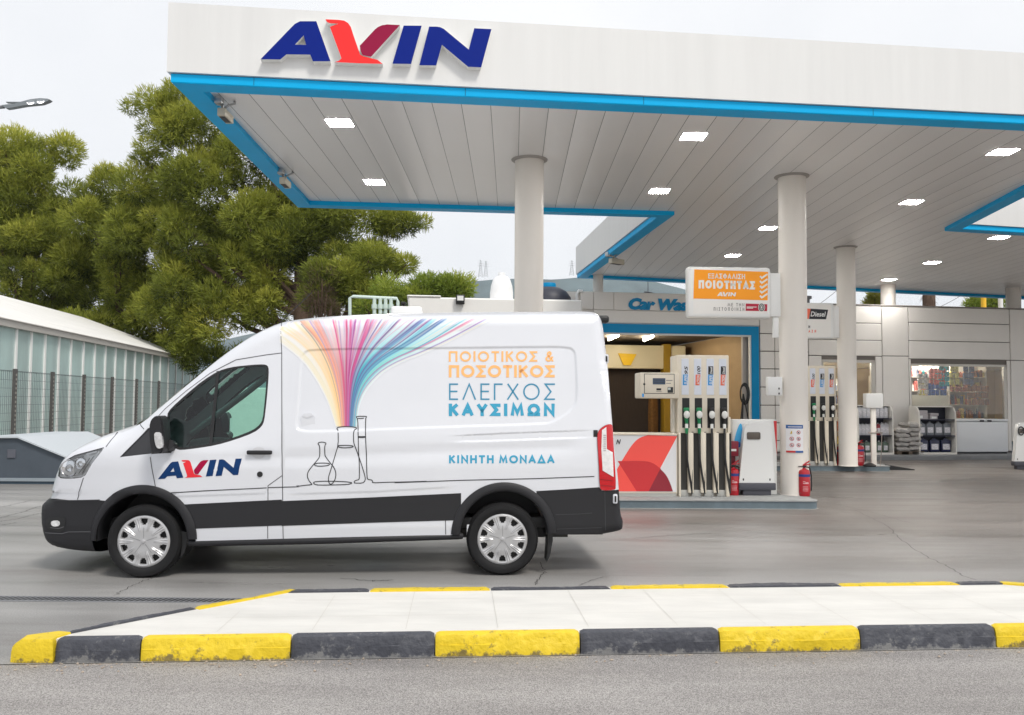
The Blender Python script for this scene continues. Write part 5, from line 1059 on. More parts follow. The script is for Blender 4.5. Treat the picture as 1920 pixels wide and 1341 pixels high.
def pump(F, X0, X1, Z0, Z1, label, full=True, left=None):
    """hose tower X0..X1, Z0..Z1 in the frame's own coordinates"""
    o = fthing('fuel_pump', label, 'fuel pump', F, X0, 0, Z0, 'fuel pumps on the islands'); W = X1 - X0; H = Z1 - Z0; D = .52
    zb = H * .305 + .0; zn0 = H * .42 if 0 else H * .47; zn1 = H * .735 if 0 else H * .705; zl = H * .455
    zh = H * (930 - 812) / 265; zs0 = H * (930 - 802) / 265; zs1 = H * (930 - 746) / 265
    mb = MB(); mb.box(0, W, .05, D, .0, H - .012); mb.rbox(-.012, W + .012, -.0, D + .01, zh, H, .014, 2); part('cabinet', mb, CREAM, o, .5)
    mb = MB(); mb.box(W * .98, W * 1.03, -.03, D * .4, zh + .0, zh + .26); part('side_hook', mb, CREAM, o, .5)
    n4 = 4; cw = W / n4; mb = MB()
    for i in range(n4 + 1):
        x = i * cw; x0 = max(0, x - cw * (.26)); x1 = min(W, x + cw * .16)
        mb.rbox(x0, x1, -.045, .06, .06 if 0 < i < n4 else .0, zh + .01, .008, 2)
    part('pillar', mb, CREAM, o, .5)
    mb = MB(); mb.box(.02, W - .02, .03, .055, .05, zh); part('hose_recess', mb, mat('recess_dark', (.05, .048, .045), .6), o, None)
    mb = MB()
    for i in range(n4): x = (i + .36) * cw; mb.rbox(x - .06, x + .09, -.0, .04, .0, .1, .006)
    part('foot_plate', mb, mat('foot_grey', lin(176, 176, 172), .6), o, .5)
    ft_ = [('SUPER', '95', SBLUE, None), ('ACTION', '100', SORG, None), ('SUPER', 'Diesel', SBLUE, SBLK), ('ACTION', 'Diesel', SORG, SBLK)]
    for i in range(n4):
        xc = (i + .56) * cw; x0, x1 = xc - cw * .29, xc + cw * .29
        lp = part('label_strip', MB().rbox(x0, x1, -.006, .01, H * (930 - 740) / 265, H * (930 - 672) / 265, .003, 1), PALE, o, .5)
        sticker(lp, x0 + .02, x1 - .015, H * (930 - 722) / 265, H * (930 - 686) / 265, -.0075, ft_[i][0], ft_[i][1], ft_[i][2], INK, ft_[i][3])
        mb = MB(); mb.box(x0 + .01, x1 + .01, -.004, .002, zs0, zs1); part('nozzle_slot', mb, DARK, o, None)
        green = i < 2; nz_ = NGREEN if green else DARK; zc = H * (930 - 777) / 265; xn = xc + .01
        mb = MB(); mb.rbox(xn - .045, xn + .045, -.075, -.005, zc + .05, zc + .11, .02, 2); mb.tube([(xn - .01, -.04, zc + .1), (xn, -.03, zc - .05), (xn + .005, -.03, zc - .16)], [.03, .032, .022], 10); nzo = part('nozzle', mb, nz_, o, .7)
        mb = MB(); mb.lathe([(.0001, -.098), (.03, -.096), (.045, -.085), (.048, -.06)], (0, 0, 0), 20, 'y'); dsk = part('cap', mb, NWHITE, nzo, .6); dsk.scale = (1, 1, 1.3); dsk.location = (xn, 0, zc)
        mb = MB(); mb.tube([(xn + .004, -.03, zc - .15), (xn + .002, -.045, zc - .22)], .026, 10); part('swivel', mb, NWHITE, nzo, .7)
        if green: part('swivel', MB().tube([(xn + .002, -.045, zc - .215), (xn, -.05, zc - .3)], [.03, .022], 10), NGREEN, nzo, .7)
        mb = MB(); lo = .05; mb.tube([(xn + .002, -.045, zc - .21), (xn - .005, -.055, zc - .45), (xn - .0, -.08, zc - .7), (xn + .035, -.075, .35), (xn + .07, -.05, .2), (xn + .085, -.03, lo)], .017, 8); mb.tube([(xn + .105, .0, zh + .02), (xn + .1, -.02, .8), (xn + .09, -.03, .35), (xn + .085, -.03, lo)], .017, 8); part('hose', mb, mat('hose_rubber', (.02, .02, .021), .45), o, .8)
    return o, zh, D
PF0 = atz(1272, 931, .13); PFr = Frame(PF0[0], PF0[1] - .0, .035)
pX0 = 0.0; pX1 = PFr.x(1366, 800); pZ1 = PFr.z(666, 1320)
P1, zh1, PD = pump(PFr, pX0, pX1, .13, pZ1, 'cream fuel pump with four hoses and a card terminal, close behind the van')
W1 = pX1
def pl1(px, py, v=0.0): a, b = PFr.at(px, py, v); return a, b - .13
# low cabinet with the red leaf graphic, left of the tower
a0 = pl1(1050, 812)[0]; a1 = -.012; zc0 = pl1(1220, 925)[1]; zc1 = pl1(1220, 813)[1]
mb = MB(); mb.box(a0, a1, .0, PD, zc0 + .0, zc1 - .02); mb.rbox(a0 - .02, a1, -.02, PD + .02, zc1 - .025, zc1, .008); mb.box(a0, a1, .02, PD - .02, .0, zc0); part('low_cabinet', mb, CREAM, P1, .5)
part('graphic_panel', MB().box(a0 + .01, a1 - .02, -.006, .0, zc0 + .02, zc1 - .03), mat('panel_white', lin(226, 226, 228), .35), P1, None)
part('plinth', MB().box(a0, a1 - .02, .004, .03, .0, zc0 + .0), mat('foot_grey', None), P1, None)
def Gc(x, y): return pl1(1140 + x / 4.571, 860 + y / 4.571)
def Gd(x, y): return pl1(1180 + x / 4.327, 640 + y / 4.327)
R1 = mat('leaf_coral', lin(250, 88, 78), .4); R2 = mat('leaf_red', lin(208, 52, 56), .4); R3 = mat('leaf_dark', lin(146, 38, 52), .4)
gy = [0]
def leaf(pts, m):
    gy[0] += .0012; P = [p for p in pts]; mb = MB(); V2, F2 = tri2d(P); mb.add([(a, -.0065 - gy[0], b) for a, b in V2], F2); part('leaf_graphic', mb, m, P1, None)
zt_ = Gd(0, 768)[1]; zb_ = Gd(0, 1218)[1]
top = smooth([Gd(-170, 1218), Gd(-130, 1085), Gd(-20, 900), Gd(40, 815), Gd(90, 778), Gd(150, 762)], 2)
leaf(top + [Gd(388, 770), Gd(250, 1030), Gd(155, 1218)], R1)
leaf(smooth([Gd(-95, 972), Gd(120, 970), Gd(190, 985), Gd(255, 1035)], 2) + [Gd(155, 1218), Gd(60, 1218)], R2)
leaf([Gd(155, 1218)] + [Gd(250, 1035)] + smooth([Gd(250, 1035), Gd(300, 1085), Gd(335, 1160), Gd(352, 1218)], 2)[1:], R3)
mb = MB(); x0, z0 = pl1(1146, 833); x1, z1 = pl1(1164, 824); 
for k, w_ in enumerate(('N', 'I', 'V', 'A')): put_text(mb, w_, x0 + .075 - k * .085, x1 - k * .085 - (.05 if w_ == 'I' else 0), z0, z1, -.012, .35, .04)
part('lettering', mb, INK, P1, None)
# card terminal on the left of the tower
t0, tz0 = pl1(1200, 747, -.12); t1, tz1 = pl1(1271, 699, -.12); mb = MB(); mb.rbox(t0, t1 + .02, -.12, .36, tz0, tz1, .02, 2); term = part('terminal_head', mb, CREAM, P1, .5)
def T(x, y): return pl1(1180 + x / 4.327, 640 + y / 4.327, -.12)
p = T(120, 425); q = T(366, 265); mb = MB()
for (xa, xb, za, zb) in ((p[0], q[0], q[1] - .008, q[1]), (p[0], q[0], p[1], p[1] + .008), (p[0], p[0] + .008, p[1], q[1]), (q[0] - .008, q[0], p[1], q[1])): mb.box(xa, xb, -.1225, -.119, za, zb)
part('bezel', mb, INK, term, None)
p = T(190, 350); q = T(292, 300); scr = part('display', MB().box(p[0], q[0], -.124, -.12, p[1], q[1]), mat('display_blue', lin(70, 84, 104), .2), term, None)
mb = MB()
for zz in (.28, .62): mb.box(p[0] + .02, q[0] - .01, -.1248, -.124, p[1] + (q[1] - p[1]) * zz, p[1] + (q[1] - p[1]) * (zz + .1))
part('digits', mb, mat('digit_dark', lin(36, 44, 58), .4), scr, None)
mb = MB()
for (x, y, x2, y2) in ((298, 322, 350, 315), (298, 345, 338, 339), (218, 410, 262, 406)): p = T(x, y); q = T(x2, y2); mb.box(p[0], q[0], -.1215, -.12, p[1], q[1])
part('small_print', mb, mat('print_grey', lin(150, 146, 140), .5), term, None)
p = T(310, 418); q = T(355, 372); part('keypad', MB().rbox(p[0], q[0], -.126, -.119, p[1], q[1], .004, 1), mat('keypad', lin(44, 46, 46), .4), term, None)
p = T(312, 395); q = T(334, 376); part('sticker', MB().box(p[0], q[0], -.1275, -.126, p[1], q[1]), mat('label_mint', lin(200, 205, 200), .4), term, None)
p = T(220, 398); q = T(258, 382); part('card_slot', MB().box(p[0], q[0], -.1235, -.119, p[1], q[1]), INK, term, None)
p = T(121, 348); mb = MB(); mb.lathe([(.0001, -.125), (.016, -.125), (.018, -.119)], (p[0], 0, p[1]), 14, 'y'); part('lock', mb, INK, term)
p = T(104, 452); q = T(118, 425); part('sticker', MB().box(p[0], q[0], -.123, -.12, p[1], q[1]), SBLUE, term, None)
mb = MB(); mb.tube([(-.045, .1, tz0 + .02), (-.05, .1, .95), (-.04, .1, zc1)], .025, 10); part('conduit', mb, mat('conduit', lin(205, 200, 188), .5), P1, .8)
# second pump farther back
Q0 = atz(1493, 873, .13); QF = Frame(Q0[0], Q0[1], .035); qX1 = QF.x(1567, 780); qZ1 = QF.z(686, 1540)
pump(QF, QF.x(1497, 780), qX1, .13, qZ1, 'second cream fuel pump partly hidden by the column, beside a fire extinguisher')
# orange sign on its arm at the column
SF = Frame(C2[0] - .24, D2 - .12, .07)
def sp_(x, y, v=-.1): return SF.at(1280 + x / 6, 490 + y / 6, v)
sg = fthing('quality_sign', 'box sign with orange panel, white lettering and tick marks fixed to the near column', 'sign', SF)
a = sp_(62, 640); b = sp_(1000, 60); mb = MB(); mb.rbox(a[0], b[0] - .01, -.1, .1, sp_(500, 640)[1], sp_(500, 62)[1], .05, 3); part('casing', mb, WHITE, sg, .6)
mb = MB(); c = sp_(1118, 620); mb.rbox(b[0] - .03, c[0], -.05, .05, sp_(1060, 620)[1], sp_(1060, 128)[1], .01); part('bracket', mb, WHITE, sg, .6)
def quad(pts, y, m, name, par): part(name, MB().add([(p[0], y, p[1]) for p in pts], [(0, 1, 2, 3)]), m, par, None)
ORP = mat('panel_orange', lin(255, 160, 12), .4); OFFW = mat('panel_offwhite', lin(234, 231, 226), .4)
q4 = [sp_(120, 420), sp_(955, 440), sp_(960, 120), sp_(130, 92)]; quad(q4, -.103, ORP, 'orange_panel', sg)
q5 = [sp_(118, 590), sp_(950, 590), sp_(954, 446), sp_(120, 428)]; quad(q5, -.1025, OFFW, 'lower_panel', sg)
ins = lambda x, y: sp_(x, y)
def sign_text(par, s, x0, x1, y0, y1, sw, m, Fn, yy, slope=0.0, sx=1.0):
    mb = MB(); text_strokes(mb, s, x0, x1, y1, y0, sw, lambda a, b: (*(lambda p: (p[0], yy, p[1]))(Fn(a, b + slope * (a - x0))),), None, sx); part('lettering', mb, m, par, None)
sign_text(sg, 'ΕΞΑΣΦΑΛΙΣΗ', 285, 700, 136, 194, 10, OFFW, sp_, -.106, .02, .8); sign_text(sg, 'ΠΟΙΟΤΗΤΑΣ', 178, 812, 212, 306, 25, OFFW, sp_, -.106, .02, .75)
for k, (pl_, hl) in LOGO.items():
    f_ = lambda p: sp_(385 + (p[0] - 35) / 1808 * 215, 393 + (p[0] - 35) / 1808 * 4 - (383 + .0368 * (p[0] - 35) - p[1]) / 310 * 46)
    mb = MB(); V2, F2 = tri2d([f_(p) for p in pl_], [[f_(p) for p in h] for h in hl]); mb.add([(a_, -.106, b_) for a_, b_ in V2], F2); part('small_emblem', mb, OFFW, sg, None)
for i in range(5):
    y = 190 + i * 55; mb = MB(); ribbon(mb, [sp_(868, y - 22), sp_(888, y), sp_(952, y - 44)], .028, lambda a_, b_: (a_, -.106, b_), step=None); part('tick_mark', mb, OFFW, sg, None)
sign_text(sg, 'ΜΕ ΤΗΝ', 505, 692, 470, 508, 5.5, mat('print_dark', lin(120, 116, 112), .5), sp_, -.106, .01, .8); sign_text(sg, 'ΠΙΣΤΟΠΟΙΗΣΗ', 348, 692, 518, 556, 5.5, mat('print_dark', None), sp_, -.106, .01, .6)
quad([sp_(706, 558), sp_(948, 562), sp_(950, 484), sp_(708, 476)], -.106, mat('badge_crimson', lin(180, 20, 52), .4), 'badge', sg)
for (x0, x1, y) in ((718, 830, 514), (718, 790, 526)): quad([sp_(x0, y + 5), sp_(x1, y + 6), sp_(x1, y - 2), sp_(x0, y - 3)], -.108, OFFW, 'small_print', sg)
mb = MB(); cx_, cz_2 = sp_(886, 520); rx = abs(sp_(920, 520)[0] - cx_); mb.prism(circ(cx_, cz_2, rx * 1.15, 24, ry=rx * 1.4), lambda a_, b_: (a_, -.108, b_), None); part('seal', mb, OFFW, sg, None)
mb = MB(); ribbon(mb, circ(cx_, cz_2, rx * .8, 24, ry=rx * 1.1), rx * .35, lambda a_, b_: (a_, -.110, b_), True, None); ribbon(mb, circ(cx_, cz_2, rx * .35, 12, ry=rx * .6), rx * .3, lambda a_, b_: (a_, -.110, b_), True, None); part('seal', mb, mat('seal_grey', lin(90, 98, 96), .5), sg, None)
mb = MB(); x0 = sp_(1015, 860, 0)[0]; x1 = sp_(1075, 860, 0)[0]; mb.rbox(x0, x1, -.03, .03, sp_(1040, 860, 0)[1], sp_(1040, 632, 0)[1], .006)
o = fthing('cable_duct', 'slim white cable box hanging under the bracket of the orange sign', 'cable box', SF); part('duct', mb, WHITE, o)
mb = MB(); s0 = SF.at(1438, 742); s1 = SF.at(1456, 707); mb.rbox(s0[0], s1[0] + .08, -.05, .06, s0[1], s1[1], .01); o = fthing('switch_box', 'small white box on the left side of the near column', 'switch box', SF); part('casing', mb, WHITE, o)
mb = MB(); [mb.rbox(s1[0] + .01, s1[0] + .03, -.06, -.04, s0[1] + d_, s0[1] + d_ + .03, .004) for d_ in (.02, .1)]; part('catch', mb, DARK, o)
# diesel sign on the second column
DF = Frame(C3[0] - .3, 20.9 - .15, .07)
ds = fthing('diesel_sign', 'white box sign with black and orange diesel badge on the second column', 'sign', DF)
def dp_(x, y, v=-.1): return DF.at(1280 + x / 6, 490 + y / 6, v)
mb = MB(); a = dp_(1200, 870); b = dp_(1700, 470); mb.rbox(a[0], b[0], -.1, .1, a[1], b[1], .04, 3); part('casing', mb, WHITE, ds, .6); mb = MB(); c = dp_(1775, 860); mb.rbox(b[0] - .02, c[0], -.05, .05, c[1], dp_(1775, 503)[1], .01); part('bracket', mb, WHITE, ds, .6)
quad([dp_(1215, 850), dp_(1665, 850), dp_(1668, 490), dp_(1215, 478)], -.103, OFFW, 'face_panel', ds)
bd = part('badge', MB().add([(p_[0], -.106, p_[1]) for p_ in (dp_(1420, 650), dp_(1612, 654), dp_(1636, 546), dp_(1436, 534))], [(0, 1, 2, 3)]), SBLK, ds, None)
quad([dp_(1250, 650), dp_(1416, 650), dp_(1440, 534), dp_(1270, 530)], -.106, SORG, 'badge', ds)
mb = MB(); p_ = dp_(1438, 622); q_ = dp_(1608, 568); put_text(mb, 'Diesel', p_[0], q_[0], p_[1], q_[1], -.109, .2, .015); part('lettering', mb, WHITE, bd, None)
sign_text(ds, 'ΜΕ ΝΙ Η', 1250, 1432, 722, 752, 6, INK, dp_, -.106, 0, .7); sign_text(ds, 'ΕΠΙΔΡΑΣΗ', 1260, 1500, 772, 802, 6, SORG, dp_, -.106, 0, .7)
# fire extinguishers
def extinguisher(x, y, z, R, H, label, tag_blue=True):
    o = thing('fire_extinguisher', label, 'fire extinguisher', (x, y, z), 0, 'red fire extinguishers')
    mb = MB(); hb = H * .76; mb.lathe([(.001, 0), (R * .9, 0), (R * .94, .01), (R * .94, .05), (R, .055), (R, hb * .88), (R * .9, hb * .95), (R * .55, hb * .995), (R * .3, hb), (R * .28, hb + .02)], n=28); part('cylinder', mb, RED, o, .6)
    mb = MB(); mb.lathe([(R * 1.004, hb * .72), (R * 1.004, hb * .82)], n=28); part('blue_band', mb, mat('band_blue', lin(40, 60, 130), .4), o, .6)
    mb = MB()
    for i, (zz, w0, w1) in enumerate(((.47, -.5, .5), (.50, -.1, .45), (.53, -.5, -.1))):
        A_ = np.linspace(w0, w1, 6); vs = [(R * 1.01 * math.sin(a), -R * 1.01 * math.cos(a), hb * (zz + e)) for a in A_ for e in (0, .022)]; mb.add(vs, [(2 * k, 2 * k + 2, 2 * k + 3, 2 * k + 1) for k in range(5)])
    for zz in (.2, .25, .3, .35): A_ = np.linspace(-.55, .4, 6); vs = [(R * 1.01 * math.sin(a), -R * 1.01 * math.cos(a), hb * (zz + e)) for a in A_ for e in (0, .012)]; mb.add(vs, [(2 * k, 2 * k + 2, 2 * k + 3, 2 * k + 1) for k in range(5)])
    part('label_print', mb, mat('label_pink', lin(226, 190, 192), .5), o, .6)
    mb = MB(); mb.cyl((0, 0, hb), (0, 0, hb + .05), .02, .018, 12); mb.rbox(-.02, .02, -.02, .03, hb + .03, hb + .06, .006); mb.cyl((-R * .2, -.01, hb + .045), (-R * 1.05, -.02, hb + .04), .008, n=8); part('valve', mb, DARK, o)
    mb = MB(); mb.tube([(-.02, 0, hb + .055), (.03, 0, hb + .09), (.09, 0, hb + .13)], [.012, .014, .01], 8); mb.tube([(0, 0, hb + .055), (.05, 0, hb + .07), (.1, 0, hb + .075)], .01, 8); part('lever', mb, RED, o)
    mb = MB(); mb.tube([(.02, .0, hb + .045), (R * 1.0, .0, hb + .02), (R * 1.25, 0, hb * .75), (R * 1.18, -.02, hb * .35), (R * 1.1, -.03, hb * .2)], .011, 8); part('hose', mb, DARK, o, .8); return o
e = atz(1508, 930, .13); extinguisher(e[0], e[1] + .0, .13, .093, .56, 'red fire extinguisher standing at the right end of the near island'); e = atz(1377, 929, .13); extinguisher(e[0], e[1] + .06, .13, .09, .56, 'red fire extinguisher squeezed between the near pump and the white bin')
e = atz(1575, 873, .13); extinguisher(e[0], e[1] + .02, .13, .1, .6, 'red fire extinguisher with a looping hose beside the second pump'); e = atz(1614, 873.5, .13); extinguisher(e[0], e[1] + .1, .13, .12, .62, 'wide red fire extinguisher right of the second column')
o = thing('red_box', 'dark red box with white tag above the extinguisher beside the bin', 'box', (atz(1377, 929, .13)[0], PFr.o[1] + .32, .13)); mb = MB(); mb.rbox(-.1, .09, -.05, .15, .62, .86, .012); mb.box(-.06, .06, .05, .12, 0, .63); part('casing', mb, mat('box_maroon', lin(128, 22, 44), .4), o); part('tag', MB().box(-.09, .05, -.053, -.05, .70, .735), WHITE, o, None)
# white bins
def bin_(px0, px1, pyt, pyb, z0, D, label, blue=True):
    F = Frame(0, D, .03); a0, b0 = F.at(px0, pyb); a1, b1 = F.at(px1, pyt); W = a1 - a0; o = fthing('forecourt_bin', label, 'bin', F, a0, 0, z0, 'white forecourt bins'); H = b1 - z0
    mb = MB(); t_ = .05; zb = .16 * H
    P_ = [(0, zb), (.02, zb), (W - .02, zb), (W, zb), (W - .004, zb + .04), (W - t_ + .005, H * .86), (W - t_, H * .9), (W - t_ - .03, H * .97), (W - t_ - .1, H), (t_ + .14, H), (t_ + .07, H * .97), (t_ + .045, H * .9), (t_ + .035, H * .86), (.003, zb + .04)]
    mb.prism(smooth(P_, 1, True), lambda a, b: (a, .0, b), lambda a, b: (a, .13, b)); bo = part('body', mb, mat('bin_white', lin(228, 228, 226), .4), o, .5)
    mb = MB(); mb.rbox(-.01, W + .01, -.03, .15, zb - .1, zb + .015, .015); mb.rbox(.06, W - .06, .0, .14, .0, zb - .09, .01); part('base', mb, mat('bin_grey', lin(76, 76, 84), .5), o, .5)
    mb = MB(); mb.rbox(t_ + .08, W * .6, -.008, .01, H * .77, H * .87, .02, 2); part('opening', mb, mat('opening_brown', lin(96, 88, 80), .6), o, .6)
    mb = MB(); [mb.rbox(x, x + .02, -.006, .005, zb + .05, zb + .085, .004) for x in (.06, W - .09)]; part('fixing', mb, DARK, o)
    return o, W, H
B1, bw, bh = bin_(1386, 1452, 793, 925, .13, PFr.o[1] + .10, 'white rounded bin with grey base between the near pump and the column')
BX = Frame(0, PFr.o[1] + .27, .03); a0, b0 = BX.at(1374, 925); a1, b1 = BX.at(1456, 787); o = fthing('service_cabinet', 'white cabinet with blue drop and red corner behind the rounded bin', 'cabinet', BX, a0, 0, .13)
mb = MB(); mb.rbox(0, a1 - a0, 0, .3, .0, b1 - .13, .01); part('casing', mb, mat('bin_white', None), o, .5); mb = MB(); x_ = a1 - a0; h_ = b1 - .13
mb.add([(x_ + .002, -.002, h_ - .02), (x_ - .05, -.004, h_ - .02), (x_ + .002, -.004, h_ - .6)], [(0, 1, 2)]); part('red_corner', mb, R2, o, None)
P_ = [BX.at(1180 + x / 4.327, 640 + y / 4.327) for x, y in ((900, 655), (916, 690), (914, 810), (905, 860), (850, 866), (845, 840), (865, 740))]; mb = MB(); mb.prism(smooth([(u_ - a0, v_ - .13) for u_, v_ in P_], 2, True), lambda a, b: (a, -.012, b), lambda a, b: (a, -.001, b)); part('blue_drop', mb, mat('drop_blue', lin(70, 178, 236), .35), o, .5)
P_ = [BX.at(1180 + x / 4.327, 640 + y / 4.327) for x, y in ((855, 820), (905, 815), (908, 855), (850, 862))]; mb = MB(); mb.prism(smooth([(u_ - a0, v_ - .13) for u_, v_ in P_], 2, True), lambda a, b: (a, -.016, b), lambda a, b: (a, -.012, b)); part('blue_drop', mb, mat('drop_navy', lin(24, 100, 180), .35), o, .5)
B2, _, _ = bin_(1903, 1990, 793, 883, .0, 21.5, 'white bin with a round dark mark at the right edge of the picture')
mb = MB(); ribbon(mb, circ(.17, .95, .07, 24, ry=.1), .03, lambda a, b: (a, -.012, b), True, None); ribbon(mb, [(.17, .93), (.26, 1.02)], .03, lambda a, b: (a, -.012, b), step=None); part('round_mark', mb, INK, B2, None)
# grey post wedged behind the column foot and the safety notice
NF = Frame(C2[0], D2 - .232, 0.0); a = NF.at(1477, 849); b = NF.at(1506, 797); o = fthing('safety_notice', 'white safety notice with blue heading and six small symbols on the near column', 'notice', NF, 0, 0, 0)
def curve_y(x): return .232 - math.sqrt(max(.0, .228 ** 2 - x * x)) - .004
def cpatch(x0, x1, z0, z1, off=0.0, n=10):
    xs = np.linspace(x0, x1, n); return [(x, curve_y(x) - off, z) for x in xs for z in (z0, z1)], [(2 * i, 2 * i + 2, 2 * i + 3, 2 * i + 1) for i in range(n - 1)]
part('sheet', MB().add(*cpatch(a[0], b[0], a[1], b[1])), mat('paper', lin(232, 230, 232), .5), o, None); h_ = b[1] - a[1]
part('heading', MB().add(*cpatch(a[0], b[0], b[1] - .13 * h_, b[1], .001)), mat('heading_blue', lin(44, 92, 156), .5), o, None); xm_ = (a[0] + b[0]) / 2
part('footer', MB().add(*cpatch(a[0], xm_, a[1], a[1] + .07 * h_, .001)), mat('footer_red', lin(196, 52, 52), .5), o, None); part('footer', MB().add(*cpatch(xm_, b[0], a[1], a[1] + .07 * h_, .001)), mat('heading_blue', None), o, None)
part('heading_text', MB().add(*cpatch(a[0] + .025, b[0] - .02, b[1] - .085 * h_, b[1] - .06 * h_, .002)), mat('paper', None), o, None)
for i in range(6):
    cx_ = a[0] + (b[0] - a[0]) * (.3 if i % 2 == 0 else .7); cz_2 = b[1] - h_ * (.27 + .23 * (i // 2)); mb = MB()
    if i == 0: mb.add([(cx_ - .03, curve_y(cx_) - .002, cz_2 - .022), (cx_ + .03, curve_y(cx_) - .002, cz_2 - .022), (cx_, curve_y(cx_) - .002, cz_2 + .03)], [(0, 1, 2)]); part('warning_symbol', mb, mat('warn_yellow', lin(190, 160, 30), .5), o, None)
    else:
        ribbon(mb, circ(cx_, cz_2, .027, 18), .008, lambda x, z: (x, curve_y(x) - .002, z), True, None); ribbon(mb, [(cx_ - .018, cz_2 + .018), (cx_ + .018, cz_2 - .018)], .006, lambda x, z: (x, curve_y(x) - .002, z), step=None); part('ban_symbol', mb, mat('ban_red', lin(190, 60, 70), .5), o, None)
        mb = MB(); mb.add([(cx_ - .012, curve_y(cx_) - .0025, cz_2 - .012), (cx_ + .01, curve_y(cx_) - .0025, cz_2 - .012), (cx_ + .01, curve_y(cx_) - .0025, cz_2 + .006), (cx_ - .006, curve_y(cx_) - .0025, cz_2 + .01)], [(0, 1, 2, 3)]); part('pictogram', mb, INK, o, None)
mb = MB(); c_ = NF.at(1485, 935, .1); d_ = NF.at(1499, 849, .1); mb.rbox(c_[0], d_[0] + .0, .1, .2, .13, d_[1], .004); o = fthing('cover_strip', 'flat white cover strip standing against the foot of the near column', 'cover', NF); part('strip', mb, WHITE, o)
# white post with box beside the second column
KF = Frame(0, 20.6, .02); a = KF.at(1622, 765); b = KF.at(1653, 738); p0 = KF.at(1634, 876); p1 = KF.at(1640, 766); o = fthing('air_post', 'white post with a square box on top beside the wide extinguisher', 'air point', KF)
mb = MB(); mb.rbox(a[0], b[0] + .0, -.08, .12, a[1], b[1], .012); part('box', mb, WHITE, o); mb = MB(); mb.rbox(p0[0], p1[0] + .02, -.03, .03, .13, p1[1] + .02, .006); part('post', mb, COLM, o)
mb = MB(); mb.tube([(p1[0], -.05, .95), (p1[0] + .14, -.05, .93), (p1[0] + .13, -.04, .5), (p1[0] + .1, -.03, .14)], .01, 6); mb.cyl((p0[0] - .08, -.04, .92), (p1[0] + .16, -.04, .92), .014, n=8); part('hose', mb, mat('hose_grey', lin(150, 140, 132), .5), o)
mb = MB(); mb.lathe([(.001, 0), (.14, 0), (.15, .03), (.08, .07), (.03, .09)], (p0[0] - .05, -.02, .13), 20); part('foot', mb, DARK, o)

# ================================================================ SHOP AND CAR WASH (one straight front)
BF = Frame(13.0, 27.1, math.radians(9))
CLAD = mat('wall_cladding', lin(232, 228, 222), .45, var=.05, vscale=.7, spec=.4)
FRAMEM = mat('window_frame_alu', lin(196, 192, 184), .4, .2)
def bs(x, y=700): return BF.at(x, y)[0]
def bz(y, x=1720): return BF.at(x, y)[1]
ZTOP = bz(575, 1700); zb_ = .12
shop = fthing('shop_building', 'pale panelled shop building with display window under the canopy', 'shop', BF, 0, 0, 0)
def panels(mb, x0, x1, zs, y=0.0, gap=.012, t=.05):
    for z0, z1 in zip(zs[:-1], zs[1:]): mb.rbox(x0 + gap, x1 - gap, y - t, y, min(z0, z1) + gap, max(z0, z1) - gap, .01, 1)
xs = dict(a=bs(1424), b=bs(1452), c=bs(1515), d=bs(1573), e=bs(1653), f=bs(1703), g=bs(1893), h=bs(2150))
wx0, wx1, wz0, wz1 = bs(1706), bs(1886), bz(842), bz(682); dx0, dx1 = bs(1540), bs(1640); dz1 = bz(675, 1600)
mb = MB()
zrow = [ZTOP, bz(606, 1600), bz(638, 1600), bz(668, 1600)]
panels(mb, xs['a'], xs['b'] - .0, [ZTOP] + [bz(y, 1440) for y in (626, 659, 692, 726, 760, 793, 826)] + [.15]); panels(mb, xs['b'], xs['c'], [ZTOP] + [bz(y, 1440) for y in (626, 659, 692, 726, 760, 793, 826)] + [.15])
panels(mb, xs['c'], xs['e'], zrow[:1] + zrow[1:]); panels(mb, xs['c'], dx0, [zrow[-1], .15]); panels(mb, dx1, xs['e'], [zrow[-1], .15])
panels(mb, xs['e'], xs['f'], [ZTOP, bz(668, 1680), .15]); panels(mb, xs['f'], xs['g'], [ZTOP, bz(607, 1800), bz(641, 1800), bz(674.5, 1800)]); panels(mb, xs['g'], xs['h'], [ZTOP, bz(676, 1900), .45])
panels(mb, wx1 + .0, xs['g'], [bz(674.5, 1800), .15]); panels(mb, xs['f'], wx0 + .02, [bz(674.5, 1800), .15])
part('wall_cladding', mb, CLAD, shop, .4)
mb = MB(); DEP = 7.0
BACK = mat('wall_backing', lin(120, 114, 108), .8)
for x0, x1, z0, z1 in ((xs['a'], dx0, 0, ZTOP - .03), (dx0, dx1, dz1, ZTOP - .03), (dx1, wx0, 0, ZTOP - .03), (wx0, wx1, wz1, ZTOP - .03), (wx0, wx1, 0, wz0), (wx1, xs['h'], 0, ZTOP - .03)): mb.box(x0, x1, .0, .12, z0, z1)
part('wall', mb, BACK, shop, None)
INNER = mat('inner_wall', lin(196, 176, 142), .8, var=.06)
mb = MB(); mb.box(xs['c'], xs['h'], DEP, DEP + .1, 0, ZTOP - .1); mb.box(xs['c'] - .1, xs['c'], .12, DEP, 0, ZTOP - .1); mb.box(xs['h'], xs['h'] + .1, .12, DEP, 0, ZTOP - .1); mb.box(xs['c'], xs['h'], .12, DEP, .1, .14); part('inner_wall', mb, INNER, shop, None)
mb = MB(); mb.box(xs['c'], xs['h'], .12, DEP, wz1 + .12, wz1 + .2); part('ceiling', mb, WHITE, shop, None)
mb = MB(); mb.box(xs['a'] - .05, xs['h'] + .1, .06, DEP + .2, ZTOP - .06, ZTOP + .02); mb.box(xs['a'], xs['h'], -.07, .06, ZTOP, ZTOP + .03); part('roof', mb, mat('roof_edge', lin(150, 144, 138), .6), shop, None)
mb = MB(); mb.box(xs['g'] - .03, xs['h'], -.03, .05, .0, .44); part('base_strip', mb, ISLE, shop, None)
